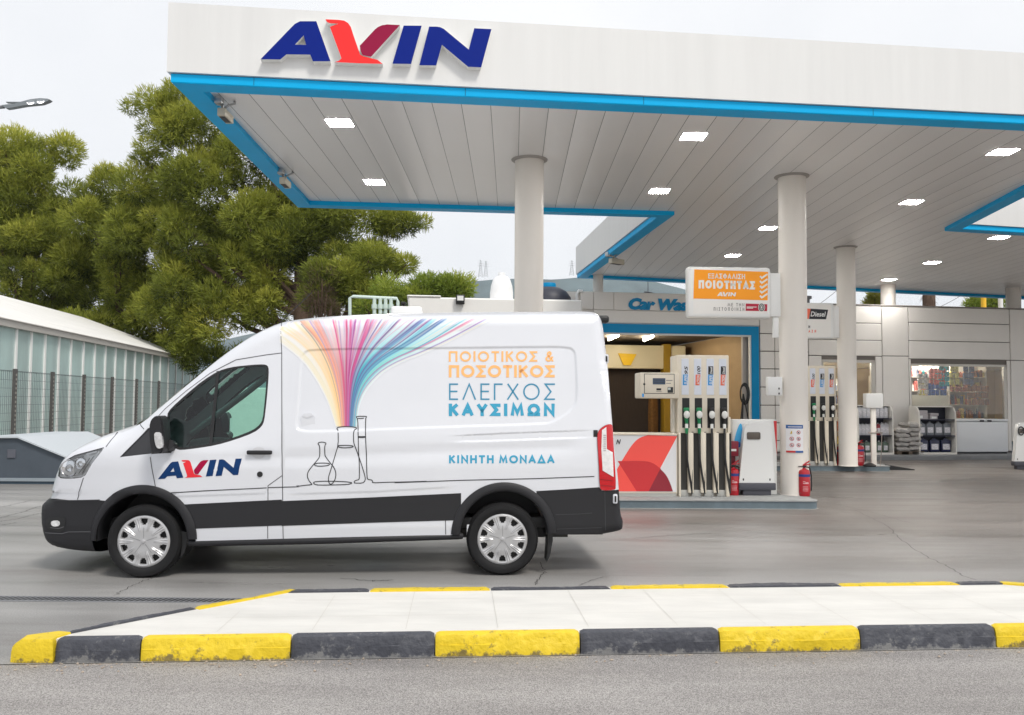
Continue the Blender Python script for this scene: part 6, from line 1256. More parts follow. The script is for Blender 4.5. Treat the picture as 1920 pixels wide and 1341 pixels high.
WGL = glass('shop_glass', (.97, .98, .97), .0)
def window(par, x0, x1, z0, z1, name='window', fr=.07):
    mb = MB(); mb.box(x0, x1, -.03, .06, z1 - fr, z1); mb.box(x0, x1, -.03, .06, z0, z0 + fr * .6); mb.box(x0, x0 + fr * .6, -.03, .06, z0, z1); mb.box(x1 - fr * 1.4, x1, -.03, .06, z0, z1); w_ = part(name, mb, FRAMEM, par, None); part('pane', MB().box(x0 + fr * .5, x1 - fr, .01, .018, z0 + fr * .5, z1 - fr), WGL, w_, None); return w_
window(shop, wx0, wx1, bz(792), wz1); window(shop, dx0, dx1, .16, dz1, 'door', .09)
mb = MB(); mb.box(wx0, wx1, .02, .10, .15, bz(792)); part('sill_wall', mb, CLAD, shop, None)
TUBE = mat('tube_lit', (.9, .9, .85), .5, emit=(1, .95, .86), es=45.0)
mb = MB()
for x, y in ((wx0 + .5, 1.2), (wx0 + 2.2, 1.9), (dx0 + .6, 1.0), (wx1 - .5, 2.6), (dx0 + 1.0, 3.5)): mb.box(x - .6, x + .6, y - .09, y + .09, wz1 + .06, wz1 + .115)
part('strip_light', mb, TUBE, shop, None)
tag(thing('shop_kerb', 'low grey plinth running along the shop front', 'plinth', BF.w(0, -1.4, 0), BF.rz)); sk_ = bpy.data.objects['shop_kerb']; mb = MB(); mb.rbox(xs['a'] - .0, xs['h'], -.25, 1.3, -.02, .12, .015, 1); part('slab', mb, mat('plinth_grey', lin(122, 124, 126), .7, var=.12), sk_)
# goods inside
GC = [lin(206, 112, 104), lin(60, 160, 170), lin(90, 96, 120), lin(228, 196, 120), lin(176, 104, 74), lin(240, 236, 226), lin(150, 100, 60), lin(40, 80, 150)]
def goods(F, lx, ly, wd, hts, label, seed, kind='box', cols=range(8), name='display_shelf', dp=.4):
    o = fthing(name, label, 'display shelf', F, lx, ly, .14, 'display shelves in the shop'); r_ = random.Random(seed); mb = MB()
    for z in hts: mb.box(0, wd, 0, dp, z - .03, z)
    for x in (0, wd - .03): mb.box(x, x + .03, 0, dp, 0, hts[-1] + .4)
    mb.box(0, wd, dp, dp + .02, 0, hts[-1] + .4); part('rack', mb, mat('rack_white', lin(226, 220, 208), .5), o, None)
    pk = {}
    for z, z2 in zip(hts, list(hts[1:]) + [hts[-1] + .42]):
        x = .05
        while x < wd - .1:
            w_ = r_.uniform(.06, .13); h_ = r_.uniform(.45, .85) * (z2 - z - .05); c = r_.choice(list(cols)); mb = pk.setdefault(c, MB())
            if r_.random() < .5: mb.rbox(x, x + w_ - .01, .05, .2, z, z + h_, .012, 1)
            else: mb.lathe([(w_ * .45, z), (w_ * .45, z + h_ * .7), (w_ * .2, z + h_ * .85), (w_ * .2, z + h_)], (x + w_ / 2, .12, 0), 8)
            x += w_
    for c, mb in pk.items(): tag(part('packaged_goods', mb, mat('goods_%s' % 'abcdefgh'[c], GC[c], .45, var=.5, vscale=20), o, .6), kind='stuff')
    return o
goods(BF, wx0 + .9, 1.5, 1.5, [.1, .55, 1.0, 1.45, 1.9, 2.35], 'tall shelf of red and teal packets behind the left half of the window', 3, cols=[0, 1, 5, 2]); goods(BF, wx0 + 2.5, 1.7, 1.4, [.1, .55, 1.0, 1.45, 1.9, 2.35], 'tall shelf of brown and grey packets behind the right half of the window', 4, cols=[3, 2, 6, 4]); goods(BF, dx0 + 1.2, 2.6, 1.4, [.1, .55, 1.0, 1.45, 1.9], 'shelf of goods seen through the shop door', 5); goods(BF, wx0 + 2.0, 5.2, 3.6, [.1, .6, 1.1, 1.6, 2.1], 'long shelf along the back wall of the shop', 6, cols=[3, 6, 4, 5])
# hanging bags seen in the window
HB = [(1745, 1775, 690, 722, 0), (1762, 1782, 686, 725, 1), (1783, 1800, 686, 722, 3), (1808, 1828, 686, 722, 2), (1722, 1742, 700, 740, 5), (1742, 1778, 718, 742, 7), (1785, 1815, 725, 735, 4), (1815, 1856, 723, 760, 6), (1724, 1736, 718, 742, 3)]
for i, (x0, x1, y0, y1, c) in enumerate(HB):
    a = BF.at(x0, y1, .5); b = BF.at(x1, y0, .5); o = fthing('hanging_display', ['coral', 'teal', 'straw', 'grey blue', 'pale', 'blue', 'rust', 'brown', 'small straw'][i] + ' bundle of packets hanging behind the shop window', 'packets', BF, a[0], .5, a[1], 'packets hanging in the shop window'); mb = MB(); W_, H_ = b[0] - a[0], b[1] - a[1]; nx, nz_ = max(2, int(W_ / .13)), max(2, int(H_ / .16))
    r_ = random.Random(i)
    for p_ in range(nx):
        for q_ in range(nz_):
            x = W_ * p_ / nx; z = H_ * q_ / nz_; t = r_.uniform(0, .06); mb.rbox(x + .01, x + W_ / nx - .01, t, t + .05, z + .01, z + H_ / nz_ - .012, .015, 1)
    tag(part('packet', mb, mat('packet_%s' % 'abcdefghi'[i], GC[c], .4, var=.65, vscale=16, tint=lin(120, 110, 100)), o, .6), kind='stuff')
cf = BF.at(1709, 765, .3); ct = BF.at(1777, 742, .3); o = fthing('window_counter', 'cream panel low inside the left half of the shop window', 'counter', BF, cf[0], .25, cf[1]); part('panel', MB().rbox(0, ct[0] - cf[0], 0, .05, 0, ct[1] - cf[1], .01), mat('counter_cream', lin(226, 218, 200), .5), o)
# chest freezer in front
a = BF.at(1795, 846, -.75); b = BF.at(1890, 786, -.75); o = fthing('chest_freezer', 'white chest freezer under the shop window', 'freezer', BF, a[0], -.75, .12); mb = MB(); mb.rbox(0, b[0] - a[0], 0, .6, .05, b[1] - .2, .03, 2); part('body', mb, mat('freezer_white', lin(226, 228, 230), .35), o); mb = MB(); mb.rbox(-.01, b[0] - a[0] + .01, -.01, .61, b[1] - .195, b[1] - .12, .02, 2); part('lid', mb, mat('freezer_white', None), o); mb = MB(); mb.box(.02, b[0] - a[0] - .02, .05, .55, 0, .05); part('foot', mb, DARK, o); mb = MB(); [mb.rbox(x, x + .14, -.03, -.005, b[1] - .2, b[1] - .15, .008, 1) for x in (.75, 1.0)]; part('latch', mb, DARK, o)
# racks with bottles
RACKW = mat('rack_white2', lin(232, 228, 220), .45); RDARK = mat('rack_inside', lin(36, 38, 56), .5)
def rack(px0, px1, pyt, pyb, sh, v, label):
    a = BF.at(px0, pyb, v); b = BF.at(px1, pyt, v); W = b[0] - a[0]; H = b[1] - .12; o = fthing('oil_rack', label, 'display rack', BF, a[0], v, .12, 'motor oil racks by the shop front'); mb = MB(); arc_ = [(0, 0), (.5, 0), (.5, H), (.24, H), (.1, H * .97), (.02, H * .88), (0, H * .7)]
    for x in (0, W - .04): mb.prism([(p, q) for p, q in arc_], lambda a_, b_, x=x: (x, a_, b_), lambda a_, b_, x=x: (x + .04, a_, b_))
    mb.box(.04, W - .04, .0, .5, 0, .06); mb.box(0.04, W - .04, .12, .5, H - .03, H); part('frame', mb, RACKW, o, .4); mb = MB(); mb.box(.04, W - .04, .46, .48, .06, H - .03); part('back_panel', mb, RDARK, o, None)
    for z in sh: part('shelf', MB().box(.04, W - .04, .02, .46, z - .03, z), RDARK, o, None)
    return o, W, H, a[0]
r1, W1_, H1_, rx1 = rack(1609, 1675, 760, 843, [.06, .06 + .5, .06 + 1.0], -1.05, 'white rounded rack of small motor oil bottles left of the sacks'); r2, W2_, H2_, rx2 = rack(1724, 1793, 762, 845, [.06, .06 + .5, .06 + .97], -1.05, 'white rounded rack of grey canisters between the sacks and the freezer')
def bottle_proto(col, H, W, cap, label, grp):
    o = thing('oil_bottle', label, 'bottle', (0, 0, 0), BF.rz, grp); mb = MB(); mb.rbox(-W / 2, W / 2, -.05, .05, 0, H * .78, .02, 2); mb.prism([(-W / 2, H * .7), (W / 2, H * .7), (W / 2 - .0, H * .8), (W * .12, H * .92), (-W * .16, H * .92), (-W / 2, H * .8)], lambda a, b: (a, -.035, b), lambda a, b: (a, .035, b)); part('body', mb, col, o, .6); mb = MB(); mb.cyl((-W * .02, 0, H * .92), (-W * .02, 0, H), W * .13, n=10); part('cap', mb, cap, o); part('label', MB().box(-W * .36, W * .36, -.053, -.05, H * .18, H * .58), mat('bottle_label', lin(222, 220, 226), .4, var=.35, vscale=30), o, None); return o
bw_ = mat('bottle_white', lin(212, 212, 216), .35); bg_ = mat('bottle_grey', lin(128, 132, 138), .35); bb_ = mat('bottle_dark', lin(44, 50, 82), .35); br_ = mat('bottle_red', lin(150, 50, 58), .35); bn_ = mat('bottle_green', lin(104, 122, 108), .35)
def row(rx, lx0, lx1, n_, z, col, H, W, cap, label, grp, v=-1.0):
    pr = None
    for i in range(n_):
        x = rx + lx0 + (lx1 - lx0) * (i + .5) / n_; loc = BF.w(x, v + .16, .12 + z)
        if pr is None: pr = bottle_proto(col, H, W, cap, label, grp); pr.location = loc
        else: dup(pr, loc)
row(rx1, .1, W1_ - .06, 7, 1.06, bw_, .36, .13, bb_, 'white oil bottle on the top shelf of the left rack', 'bottles on the top shelf of the left rack'); row(rx1, .1, W1_ * .5, 4, .56, bw_, .36, .12, bb_, 'white and blue oil bottle on the middle shelf of the left rack', 'white bottles on the middle shelf'); row(rx1, W1_ * .52, W1_ * .72, 2, .56, br_, .36, .12, bw_, 'red oil bottle on the middle shelf of the left rack', 'red bottles on the middle shelf'); row(rx1, W1_ * .73, W1_ - .06, 2, .56, bw_, .38, .15, bw_, 'large pale oil bottle at the right of the middle shelf of the left rack', 'large pale bottles on the middle shelf'); row(rx1, .1, W1_ - .06, 5, .06, bn_, .34, .17, bw_, 'green grey oil bottle on the bottom shelf of the left rack', 'bottles on the bottom shelf of the left rack')
row(rx2, .06, W2_ - .05, 4, .56, bg_, .4, .25, bg_, 'grey canister with white label on the middle shelf of the right rack', 'grey canisters on the middle shelf'); row(rx2, .06, W2_ - .05, 3, .06, bb_, .42, .31, bb_, 'dark large canister with pale band on the bottom shelf of the right rack', 'dark canisters on the bottom shelf')
o = fthing('carton', 'stacked pale cartons on the top shelf of the right rack', 'carton', BF, rx2 + .07, -.95, .12 + 1.03)
mb = MB(); mb.rbox(0, .3, 0, .25, 0, .16, .008, 1); mb.rbox(.02, .29, 0.01, .24, .162, .26, .008, 1); mb.rbox(.36, .62, .02, .25, .0, .1, .008, 1); mb.rbox(.38, .66, .03, .25, .105, .18, .008, 1); part('box', mb, mat('carton_grey', lin(176, 170, 172), .6), o); mb = MB(); mb.box(.03, .12, -.003, 0, .03, .11); mb.box(.42, .58, .016, .019, .02, .08); part('tag', mb, WHITE, o, None)
# sacks
SACK = mat('sack_cloth', lin(172, 168, 164), .75, var=.22, vscale=9, bump=.6, bscale=16)
sx0 = BF.at(1678, 840, -.9)[0]; sx1 = BF.at(1722, 840, -.9)[0]; sm = None; sw = (sx1 - sx0) / 2
sz_ = .12
for lay_ in range(6):
    for c in range(2):
        if lay_ == 5 and c == 0: continue
        mb = MB(); bm = bmesh.new(); bmesh.ops.create_cube(bm, size=1); bmesh.ops.subdivide_edges(bm, edges=list(bm.edges), cuts=5, use_grid_fill=True); r_ = random.Random(lay_ * 2 + c)
        for v in bm.verts:
            x, y, z = v.co; ed = max(abs(x), abs(y)) * 2; v.co = (x * (sw * 1.12) * (1 - .12 * abs(z) * 2), y * .55, z * .17 * (1 - .55 * ed ** 3) + .012 * math.sin(9 * x + lay_ * 2 + c) + r_.uniform(-.006, .006))
        mb.add([v.co[:] for v in bm.verts], [[v.index for v in f.verts] for f in bm.faces]); bm.free(); o = part('sack', mb, SACK, None, 1.5); o.location = BF.w(sx0 + sw * (c + .5) + r_.uniform(-.03, .03), -.8 + r_.uniform(-.04, .04), sz_ + .16 + lay_ * .135 + .02 * c); o.rotation_euler = (r_.uniform(-.04, .04), r_.uniform(-.08, .08), BF.rz + r_.uniform(-.1, .1)); tag(o, 'filled grey sack in the pile between the two oil racks', 'sack', 'sacks piled between the oil racks')
o = fthing('pallet', 'low dark pallet under the pile of sacks', 'pallet', BF, sx0, -1.05, .12); mb = MB(); [mb.box(x, x + .12, 0, .55, .0, .08) for x in (0, .35, .7)]; [mb.box(0, .85, y, y + .1, .08, .1) for y in (0, .22, .45)]; part('board', mb, mat('pallet_wood', lin(96, 84, 72), .8), o, None)
# ---------------- car wash
wash = fthing('car_wash', 'pale car wash hall with blue framed entrance and blue lettering above', 'car wash', BF)
cx0, cx1 = bs(1087, 600), xs['a']; ox0, ox1 = bs(1040, 640), bs(1407, 700); oz1 = BF.at(1300, 627)[1]; fzt = BF.at(1300, 612)[1]; wzt = BF.at(1200, 549)[1]; wzm = BF.at(1200, 583)[1]
mb = MB(); jx = [bs(1087, 570), bs(1112, 570), bs(1150, 570), bs(1290, 570), cx1]
for x0, x1 in zip(jx[:-1], jx[1:]): panels(mb, x0, x1, [wzt, wzm], gap=.008)
panels(mb, bs(1112, 600), cx1, [wzm, oz1 + .28], gap=.008); part('wall_cladding', mb, CLAD, wash, .4)
bx0 = bs(1000, 640)
mb = MB(); mb.box(bx0, cx1 - .0, .0, .15, oz1 + .2, wzt - .02); mb.box(ox1 + .2, cx1 - .001, .001, .15, 0, oz1 + .2); mb.box(bx0 - .2, bx0, .0, 8, 0, wzt - .05); part('wall', mb, mat('wall_pale', lin(224, 220, 214), .6, var=.05), wash, None)
mb = MB(); fw = bs(1421, 700) - ox1; mb.box(bx0, ox1 + fw, -.09, .0, oz1, oz1 + .26); mb.box(ox1, ox1 + fw, -.09, .0, .1, oz1); part('entrance_frame', mb, BLUE2, wash, None)
mb = MB(); mb.box(bx0, ox1 + .0, -.07, .02, oz1 - .05, oz1); mb.box(ox1 - .05, ox1, -.07, .02, .1, oz1 - .05); part('frame_lining', mb, mat('lining_white', lin(226, 224, 220), .5), wash, None)
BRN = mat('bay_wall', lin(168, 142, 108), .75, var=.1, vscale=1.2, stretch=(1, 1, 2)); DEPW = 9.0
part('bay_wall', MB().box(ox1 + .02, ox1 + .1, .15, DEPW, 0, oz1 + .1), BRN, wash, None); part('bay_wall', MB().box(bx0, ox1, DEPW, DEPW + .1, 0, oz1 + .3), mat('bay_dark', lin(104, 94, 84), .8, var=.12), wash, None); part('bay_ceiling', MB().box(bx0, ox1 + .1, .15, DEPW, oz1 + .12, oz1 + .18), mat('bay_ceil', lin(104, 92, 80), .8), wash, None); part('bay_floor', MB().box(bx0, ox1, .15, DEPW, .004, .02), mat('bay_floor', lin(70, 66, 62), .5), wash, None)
mb = MB(); mb.box(bx0 - .2, cx1, .1, DEPW + .2, wzt - .06, wzt); part('roof', mb, CONC, wash, None)
tb1 = BF.at(1212, 637, 1.6); tb2 = BF.at(1248, 623, 3.4)
mb = MB(); mb.tube([(tb1[0], 1.0, oz1 - .0), (tb1[0] + .5, 3.4, oz1 + .06)], .05, 8); mb.tube([(tb1[0] - 1.1, 1.0, oz1 - .0), (tb1[0] - .7, 3.4, oz1 + .06)], .05, 8); part('tube_light', mb, mat('tube_warm', (.9, .85, .7), .5, emit=(1, .88, .66), es=40.0), wash, .8)
V_ = 4.6
def bw2(x, y, v=V_): return BF.at(x, y, v)
ga = bw2(1090, 690); gb_ = bw2(1245, 648); mb = MB(); mb.rbox(ga[0], gb_[0] + .25, V_, V_ + .9, ga[1], gb_[1], .03, 2); gt = fthing('wash_gantry', 'cream and yellow washing gantry standing inside the car wash bay', 'gantry', BF); part('beam', mb, mat('gantry_cream', lin(236, 226, 196), .45), gt)
pa = bw2(1244, 700); pb = bw2(1258, 700); mb = MB(); mb.rbox(pa[0], pb[0], V_ - .05, V_ + .3, .02, gb_[1] + .05, .02, 1); part('post', mb, mat('gantry_yellow', lin(168, 134, 34), .6), gt); mb = MB(); mb.rbox(pb[0], pb[0] + .55, V_ - .0, V_ + .8, .02, gb_[1], .03, 1); part('post', mb, mat('gantry_cream', None), gt)
tq = [bw2(1120 + x / 5.5875, 590 + y / 5.5875) for x, y in ((215, 405), (405, 415), (345, 532), (270, 530))]; mb = MB(); mb.prism(tq, lambda a, b: (a, V_ - .07, b), lambda a, b: (a, V_ - .005, b)); part('hazard_plate', mb, mat('plate_yellow', lin(246, 200, 10), .4), gt, .4)
mb = MB(); mb.rbox(ga[0], gb_[0], V_ + .4, V_ + .5, .02, ga[1], .01, 1); part('curtain', mb, mat('brush_dark', lin(58, 48, 42), .9, var=.2, vscale=12, stretch=(4, 1, .2)), gt, None)
mb = MB()
for c_ in range(14): x = pa[0] - .1 - .06 * (c_ % 5); mb.lathe([(.04, .1), (.09, .4), (.1, 1.2), (.05, 2.2)], (pa[0] - .35 + .05 * (c_ % 4), V_ + .2 + .03 * c_, 0), 8)
part('brush', mb, mat('brush_brown', lin(120, 84, 40), .9, var=.3, vscale=14), gt)
mb = MB(); p_ = BF.at(1178, 581, -.055); q_ = BF.at(1304, 561.5, -.055); put_text(mb, 'Car Wash', p_[0], q_[0], p_[1], q_[1], -.075, .22, .075); part('lettering', mb, BLUE2, wash, None)
mb = MB(); a = BF.at(1395, 650, .2); mb.box(a[0] - .07, a[0] + .1, .15, .24, .0, oz1 - .02); part('guide_rail', mb, mat('rail_grey', lin(176, 172, 170), .4, .3), wash, None)
hr = BF.at(1395, 745, -.6); o = fthing('hose_reel', 'black hose coil on a dark tripod stand beside the blue car wash frame', 'hose reel', BF, hr[0], -.6, 0); mb = MB()
for k in range(5): mb.tube([(.02 * k + (.2 + .015 * k) * .55 * math.cos(a), .03 * k, hr[1] + .1 + (.2 + .015 * k) * 1.2 * math.sin(a)) for a in np.linspace(0, 2 * PI, 20)], .018, 6)
part('hose_coil', mb, DARK, o, .8); mb = MB(); [mb.tube([(0, 0.05, hr[1] + .1), (x, y, 0)], .02, 6) for x, y in ((-.3, -.2), (.3, -.15), (.05, .3), (-.12, .0))]; part('stand', mb, DARK, o, .8)
ant = BF.at(1215, 549, 1.0); o = fthing('roof_aerial', 'thin aerial on the car wash roof', 'aerial', BF, ant[0], 1.0, ant[1] - .1); mb = MB(); mb.cyl((0, 0, 0), (0, 0, .55), .012, n=6); mb.cyl((-.12, 0, .12), (.14, 0, .1), .02, n=6); part('mast', mb, GREYST, o)
# ---------------- white annexe behind the van with tanks and pipes
AF = Frame(-3.0, 24.0, math.radians(6)); ANW = mat('annexe_white', lin(236, 234, 230), .7, var=.04, vscale=1)
ax0, ax1 = AF.at(765, 575)[0], AF.at(1092, 575)[0]; azt = AF.at(900, 559)[1]; o = fthing('white_annexe', 'plain white flat roofed annexe showing above the van roof', 'building', AF); mb = MB(); mb.rbox(ax0, ax1, 0, 1.7, 0, azt, .04, 1); mb.rbox(ax0 - .03, ax0 + .9, -.03, 1.7, azt, azt + .05, .02, 1); part('wall', mb, ANW, o, .4)
f0 = AF.at(863, 562, -.1); fo_ = fthing('floodlight', 'square floodlight with pale lens on the top edge of the white annexe', 'floodlight', AF, f0[0], -.1, f0[1]); mb = MB(); mb.rbox(-.12, .12, -.06, .06, -.13, .13, .02, 2); part('housing', mb, DARK, fo_); part('lens', MB().box(-.085, .085, -.066, -.06, -.03, .1), WHITE, fo_, None); part('bracket', MB().box(-.03, .03, .05, .12, -.05, .05), DARK, fo_, None)
def tank(px, w_, pyt, label, col, squat=False):
    b = AF.at(px, 560, .8); a = AF.at(px + w_, pyt, .8); R = abs(a[0] - b[0]); Ht = a[1] - azt; o = fthing('water_tank', label, 'water tank', AF, b[0], .9, azt); mb = MB(); mb.lathe([(.01, 0), (R, 0), (R, Ht * .35), (R * .93, Ht * .6), (R * .75, Ht * .85), (R * .5, Ht * .97), (.01, Ht)] if not squat else [(.01, 0), (R * 1.02, 0), (R, Ht * .3), (R * .8, Ht * .68), (R * .5, Ht * .9), (R * .35, Ht * .93), (.01, Ht * .95)], n=28); part('vessel', mb, col, o, .8); mb = MB(); r_l = R * .33; mb.lathe([(r_l, Ht * .88), (r_l, Ht + .05), (r_l * .9, Ht + .09), (.01, Ht + .1)], n=20); part('lid', mb, col if not squat else BLUE2, o, .6)
tank(941, 22, 517, 'white water tank on the annexe roof, left of the column', mat('tank_white', lin(240, 240, 240), .5)); tank(1030, 41, 537, 'squat black water tank with blue lid on the annexe roof', mat('tank_black', lin(52, 54, 66), .5), True)
o = fthing('pipe_manifold', 'pale pipework with four upright valves beside the white annexe', 'pipes', AF); mb = MB(); PP = lambda x, y: (AF.at(x, y)[0], 0, AF.at(x, y)[1]); mb.tube([PP(656, 640), PP(656, 559), PP(662, 556), PP(744, 560), PP(746, 566), PP(746, 640)], .045, 8)
for x in (702, 713, 723, 733): mb.tube([PP(x, 558), PP(x, 640)], .05, 8); a = PP(x, 575); mb.cyl((a[0], 0, a[2] - .06), (a[0], 0, a[2] + .06), .075, n=8)
part('pipe', mb, mat('pipe_pale', lin(206, 222, 214), .5), o, .8)
o = fthing('security_camera', 'small dark camera bracket at the left corner of the annexe', 'camera', AF, AF.at(756, 570)[0], -.1, AF.at(756, 570)[1]); mb = MB(); mb.rbox(-.06, .06, -.2, .05, -.05, .03, .015); mb.tube([(0, 0, -.03), (.04, .05, -.15), (.12, .12, -.16)], .025, 6); mb.rbox(-.1, -.02, -.1, .0, -.14, -.08, .01); part('camera', mb, DARK, o)
o = fthing('gutter_pipe', 'white swan neck vent pipe at the left corner of the car wash', 'pipe', BF, bs(1081, 600), -.05, 0); mb = MB(); zz = BF.at(1081, 552)[1]; mb.tube([(0, 0, 0), (0, 0, zz), (.06, 0, zz + .1), (.16, 0, zz + .08)], .05, 10); part('pipe', mb, WHITE, o, .8)
# pale boundary wall behind the van
W0 = Frame(-9.2, 26.0, math.radians(2)); wz_ = W0.at(450, 727)[1]; o = fthing('boundary_wall', 'pale plastered boundary wall behind the van', 'wall', W0); mb = MB(); mb.rbox(W0.at(372, 700)[0] - .4, W0.at(672, 700)[0], 0, .25, 0, wz_, .02, 1); part('wall', mb, mat('plaster_pale', lin(226, 226, 220), .8, var=.05, vscale=3), o, .4)
# columns rising behind the shop front, up to the canopy
def rear_column(px, py, v, R, label):
    a = BF.at(px, py, v); p_ = BF.w(a[0], v, 0); o = thing('canopy_column', label, 'column', p_, 0, 'white columns carrying the canopy'); mb = MB(); mb.lathe([(R, 0), (R, ZSF + .01)], n=24); part('shaft', mb, COLM, o, .5)
rear_column(1121.5, 535, .35, .15, 'short visible column at the left corner of the car wash'); rear_column(1665, 545, .6, .22, 'white column top above the shop wall beside the farthest lamp'); rear_column(1900, 560, .6, .22, 'white column top above the right end of the shop wall')

# ================================================================ GREENHOUSE, FENCE, HOUSING ON THE LEFT
gN = atz(0, 601, 3.6); gF = atz(363, 675, 3.6); gdir = (gF - gN)[:2] / np.hypot(*(gF - gN)[:2]); GF = Frame(gF[0], gF[1], math.atan2(-gdir[1], -gdir[0]) + PI)
# local x runs from the near end (negative) to the far corner (0); y away from the camera
LG = float(np.hypot(*(gF - gN)[:2])) + 12
gh = fthing('greenhouse', 'long glass greenhouse with white glazing bars and pale sloping roof on the left', 'greenhouse', GF)
GW = 8.0; bars = [28.5, 56.7, 83, 109, 132, 155.5, 177, 197, 216, 235, 253, 269, 285, 300.6, 316, 330, 343, 357]
bxs = [GF.at(x, 640)[0] for x in bars]; bxs = [bxs[0] - 1.3 * k for k in range(9, 0, -1)] + bxs
GWH = mat('glazing_bar', lin(240, 240, 238), .5)
mb = MB()
for x in bxs: mb.box(x - .05, x + .05, -.05, .03, 0, 3.5)
mb.box(-.12, .02, -.06, .06, 0, 3.6); part('glazing_bar', mb, GWH, gh, None)
mb = MB(); mb.box(-LG, .1, -.14, .1, 3.46, 3.62); mb.box(-LG, .1, -.16, -.05, 3.62, 3.66); part('gutter', mb, mat('gutter_grey', lin(190, 186, 180), .5), gh, None)
ridge = GF.at(0, 553, GW / 2)[1]; rz0 = max(5.0, min(7.5, ridge))
RFM = mat('greenhouse_roof', lin(232, 230, 226), .6, var=.06, vscale=1.2, stretch=(.2, 2, 2))
mb = MB()
hipx = -.3
mb.add([(-LG, -.18, 3.64), (.15, -.18, 3.64), (-4.2, GW / 2, rz0), (-LG, GW / 2, rz0)], [(0, 1, 2, 3)]); mb.add([(.15, -.18, 3.64), (.15, GW + .18, 3.64), (-4.2, GW / 2, rz0)], [(0, 1, 2)]); mb.add([(-LG, GW + .18, 3.64), (.15, GW + .18, 3.64), (-4.2, GW / 2, rz0), (-LG, GW / 2, rz0)], [(3, 2, 1, 0)])
part('roof', mb, RFM, gh, None)
mb = MB()
for k in range(1, 34):
    x = -k * 1.25; 
    if x < -LG: break
    mb.box(x - .012, x + .012, -.16, -.15, 3.66, 3.67); t = min(1, (-x) / 4.2); mb.add([(x - .012, -.17, 3.652), (x + .012, -.17, 3.652), (x + .012, -.17 + (GW / 2 + .17) * t, 3.652 + (rz0 - 3.64) * t), (x - .012, -.17 + (GW / 2 + .17) * t, 3.652 + (rz0 - 3.64) * t)], [(0, 1, 2, 3)])
part('roof_rib', mb, mat('roof_rib', lin(206, 204, 200), .6), gh, None)
GGL = mat('greenhouse_glass', lin(198, 222, 218), .14, var=.22, vscale=.5, stretch=(1.2, 1, .45), spec=.8, tint=lin(200, 218, 215))
gn = GGL.node_tree; gp_ = gn.nodes['Principled BSDF']; gp_.inputs['Alpha'].default_value = .78
part('pane', MB().box(-LG, -.05, -.01, 0.0, 0.3, 3.5), GGL, gh, None)
part('base_wall', MB().box(-LG, 0, -.03, .1, 0, .4), CONC, gh, None); part('back_wall', MB().box(-LG, 0, GW, GW + .1, 0, 3.6), mat('film_white', lin(224, 228, 224), .8, var=.06), gh, None); part('end_wall', MB().box(-.04, .0, .1, GW, 0, 3.6), mat('film_white', None), gh, None)
mb = MB()
for k in range(10): x = -2 - k * 3.1; mb.cyl((x, 3.2, 0), (x, 3.2, 4.6), .05, n=8)
part('inner_post', mb, GREYST, gh)
r_ = random.Random(5)
o = fthing('stored_crates', 'dim pale stacks of covered goods standing inside the greenhouse', 'stacks', GF); 
for k in range(11):
    x = -1.5 - k * 2.6 - r_.uniform(0, .8); mb = MB(); h_ = r_.uniform(.8, 2.0); mb.rbox(x - r_.uniform(.5, 1.1), x, 1.2, 2.2, 0, h_, .12, 2); part('stack', mb, mat('cover_%d' % (k % 3), [lin(120, 136, 136), lin(196, 206, 204), lin(150, 170, 170)][k % 3], .8), o)
# mesh fence in front of the greenhouse
fe = fthing('mesh_fence', 'grey wire mesh fence with dark slotted posts in front of the greenhouse', 'fence', GF); FY = -1.15; FH = 2.25
FM = mat('fence_wire', lin(96, 104, 106), .5, .3); mb = MB(); x = -LG
xf0 = -LG * .98
step = .105
n_ = int((-.6 - xf0) / step)
for k in range(n_): x = xf0 + k * step; mb.box(x - .0035, x + .0035, FY - .003, FY + .003, .05, FH)
for k in range(12): z = .1 + k * (FH - .12) / 11; mb.box(xf0, -.6, FY - .006, FY - .002, z - .004, z + .004)
mb.box(xf0, -.6, FY - .01, FY + .01, FH - .006, FH + .006); part('mesh_panel', mb, FM, fe, None)
pxs = [GF.at(q, 760, FY)[0] for q in (23, 94, 153.5, 207, 253, 295)]; d_ = pxs[1] - pxs[0]; pxs = [pxs[0] - 2.5, pxs[0] - 5.0] + pxs
mbp = MB(); mbp.box(-.075, .075, -.03, .03, 0, FH + .05)
for k in range(20): z = .12 + k * .106; mbp.box(-.03, .03, -.034, -.028, z, z + .05, 1)
pr = None
for x in pxs:
    if pr is None: pr = part('post', mbp, [mat('post_dark', lin(84, 82, 80), .6), mat('post_slot', lin(150, 148, 140), .6)], fe, None); pr.location = (x, FY - .04, 0)
    else: dup(pr, (x, FY - .04, 0), parent=fe)
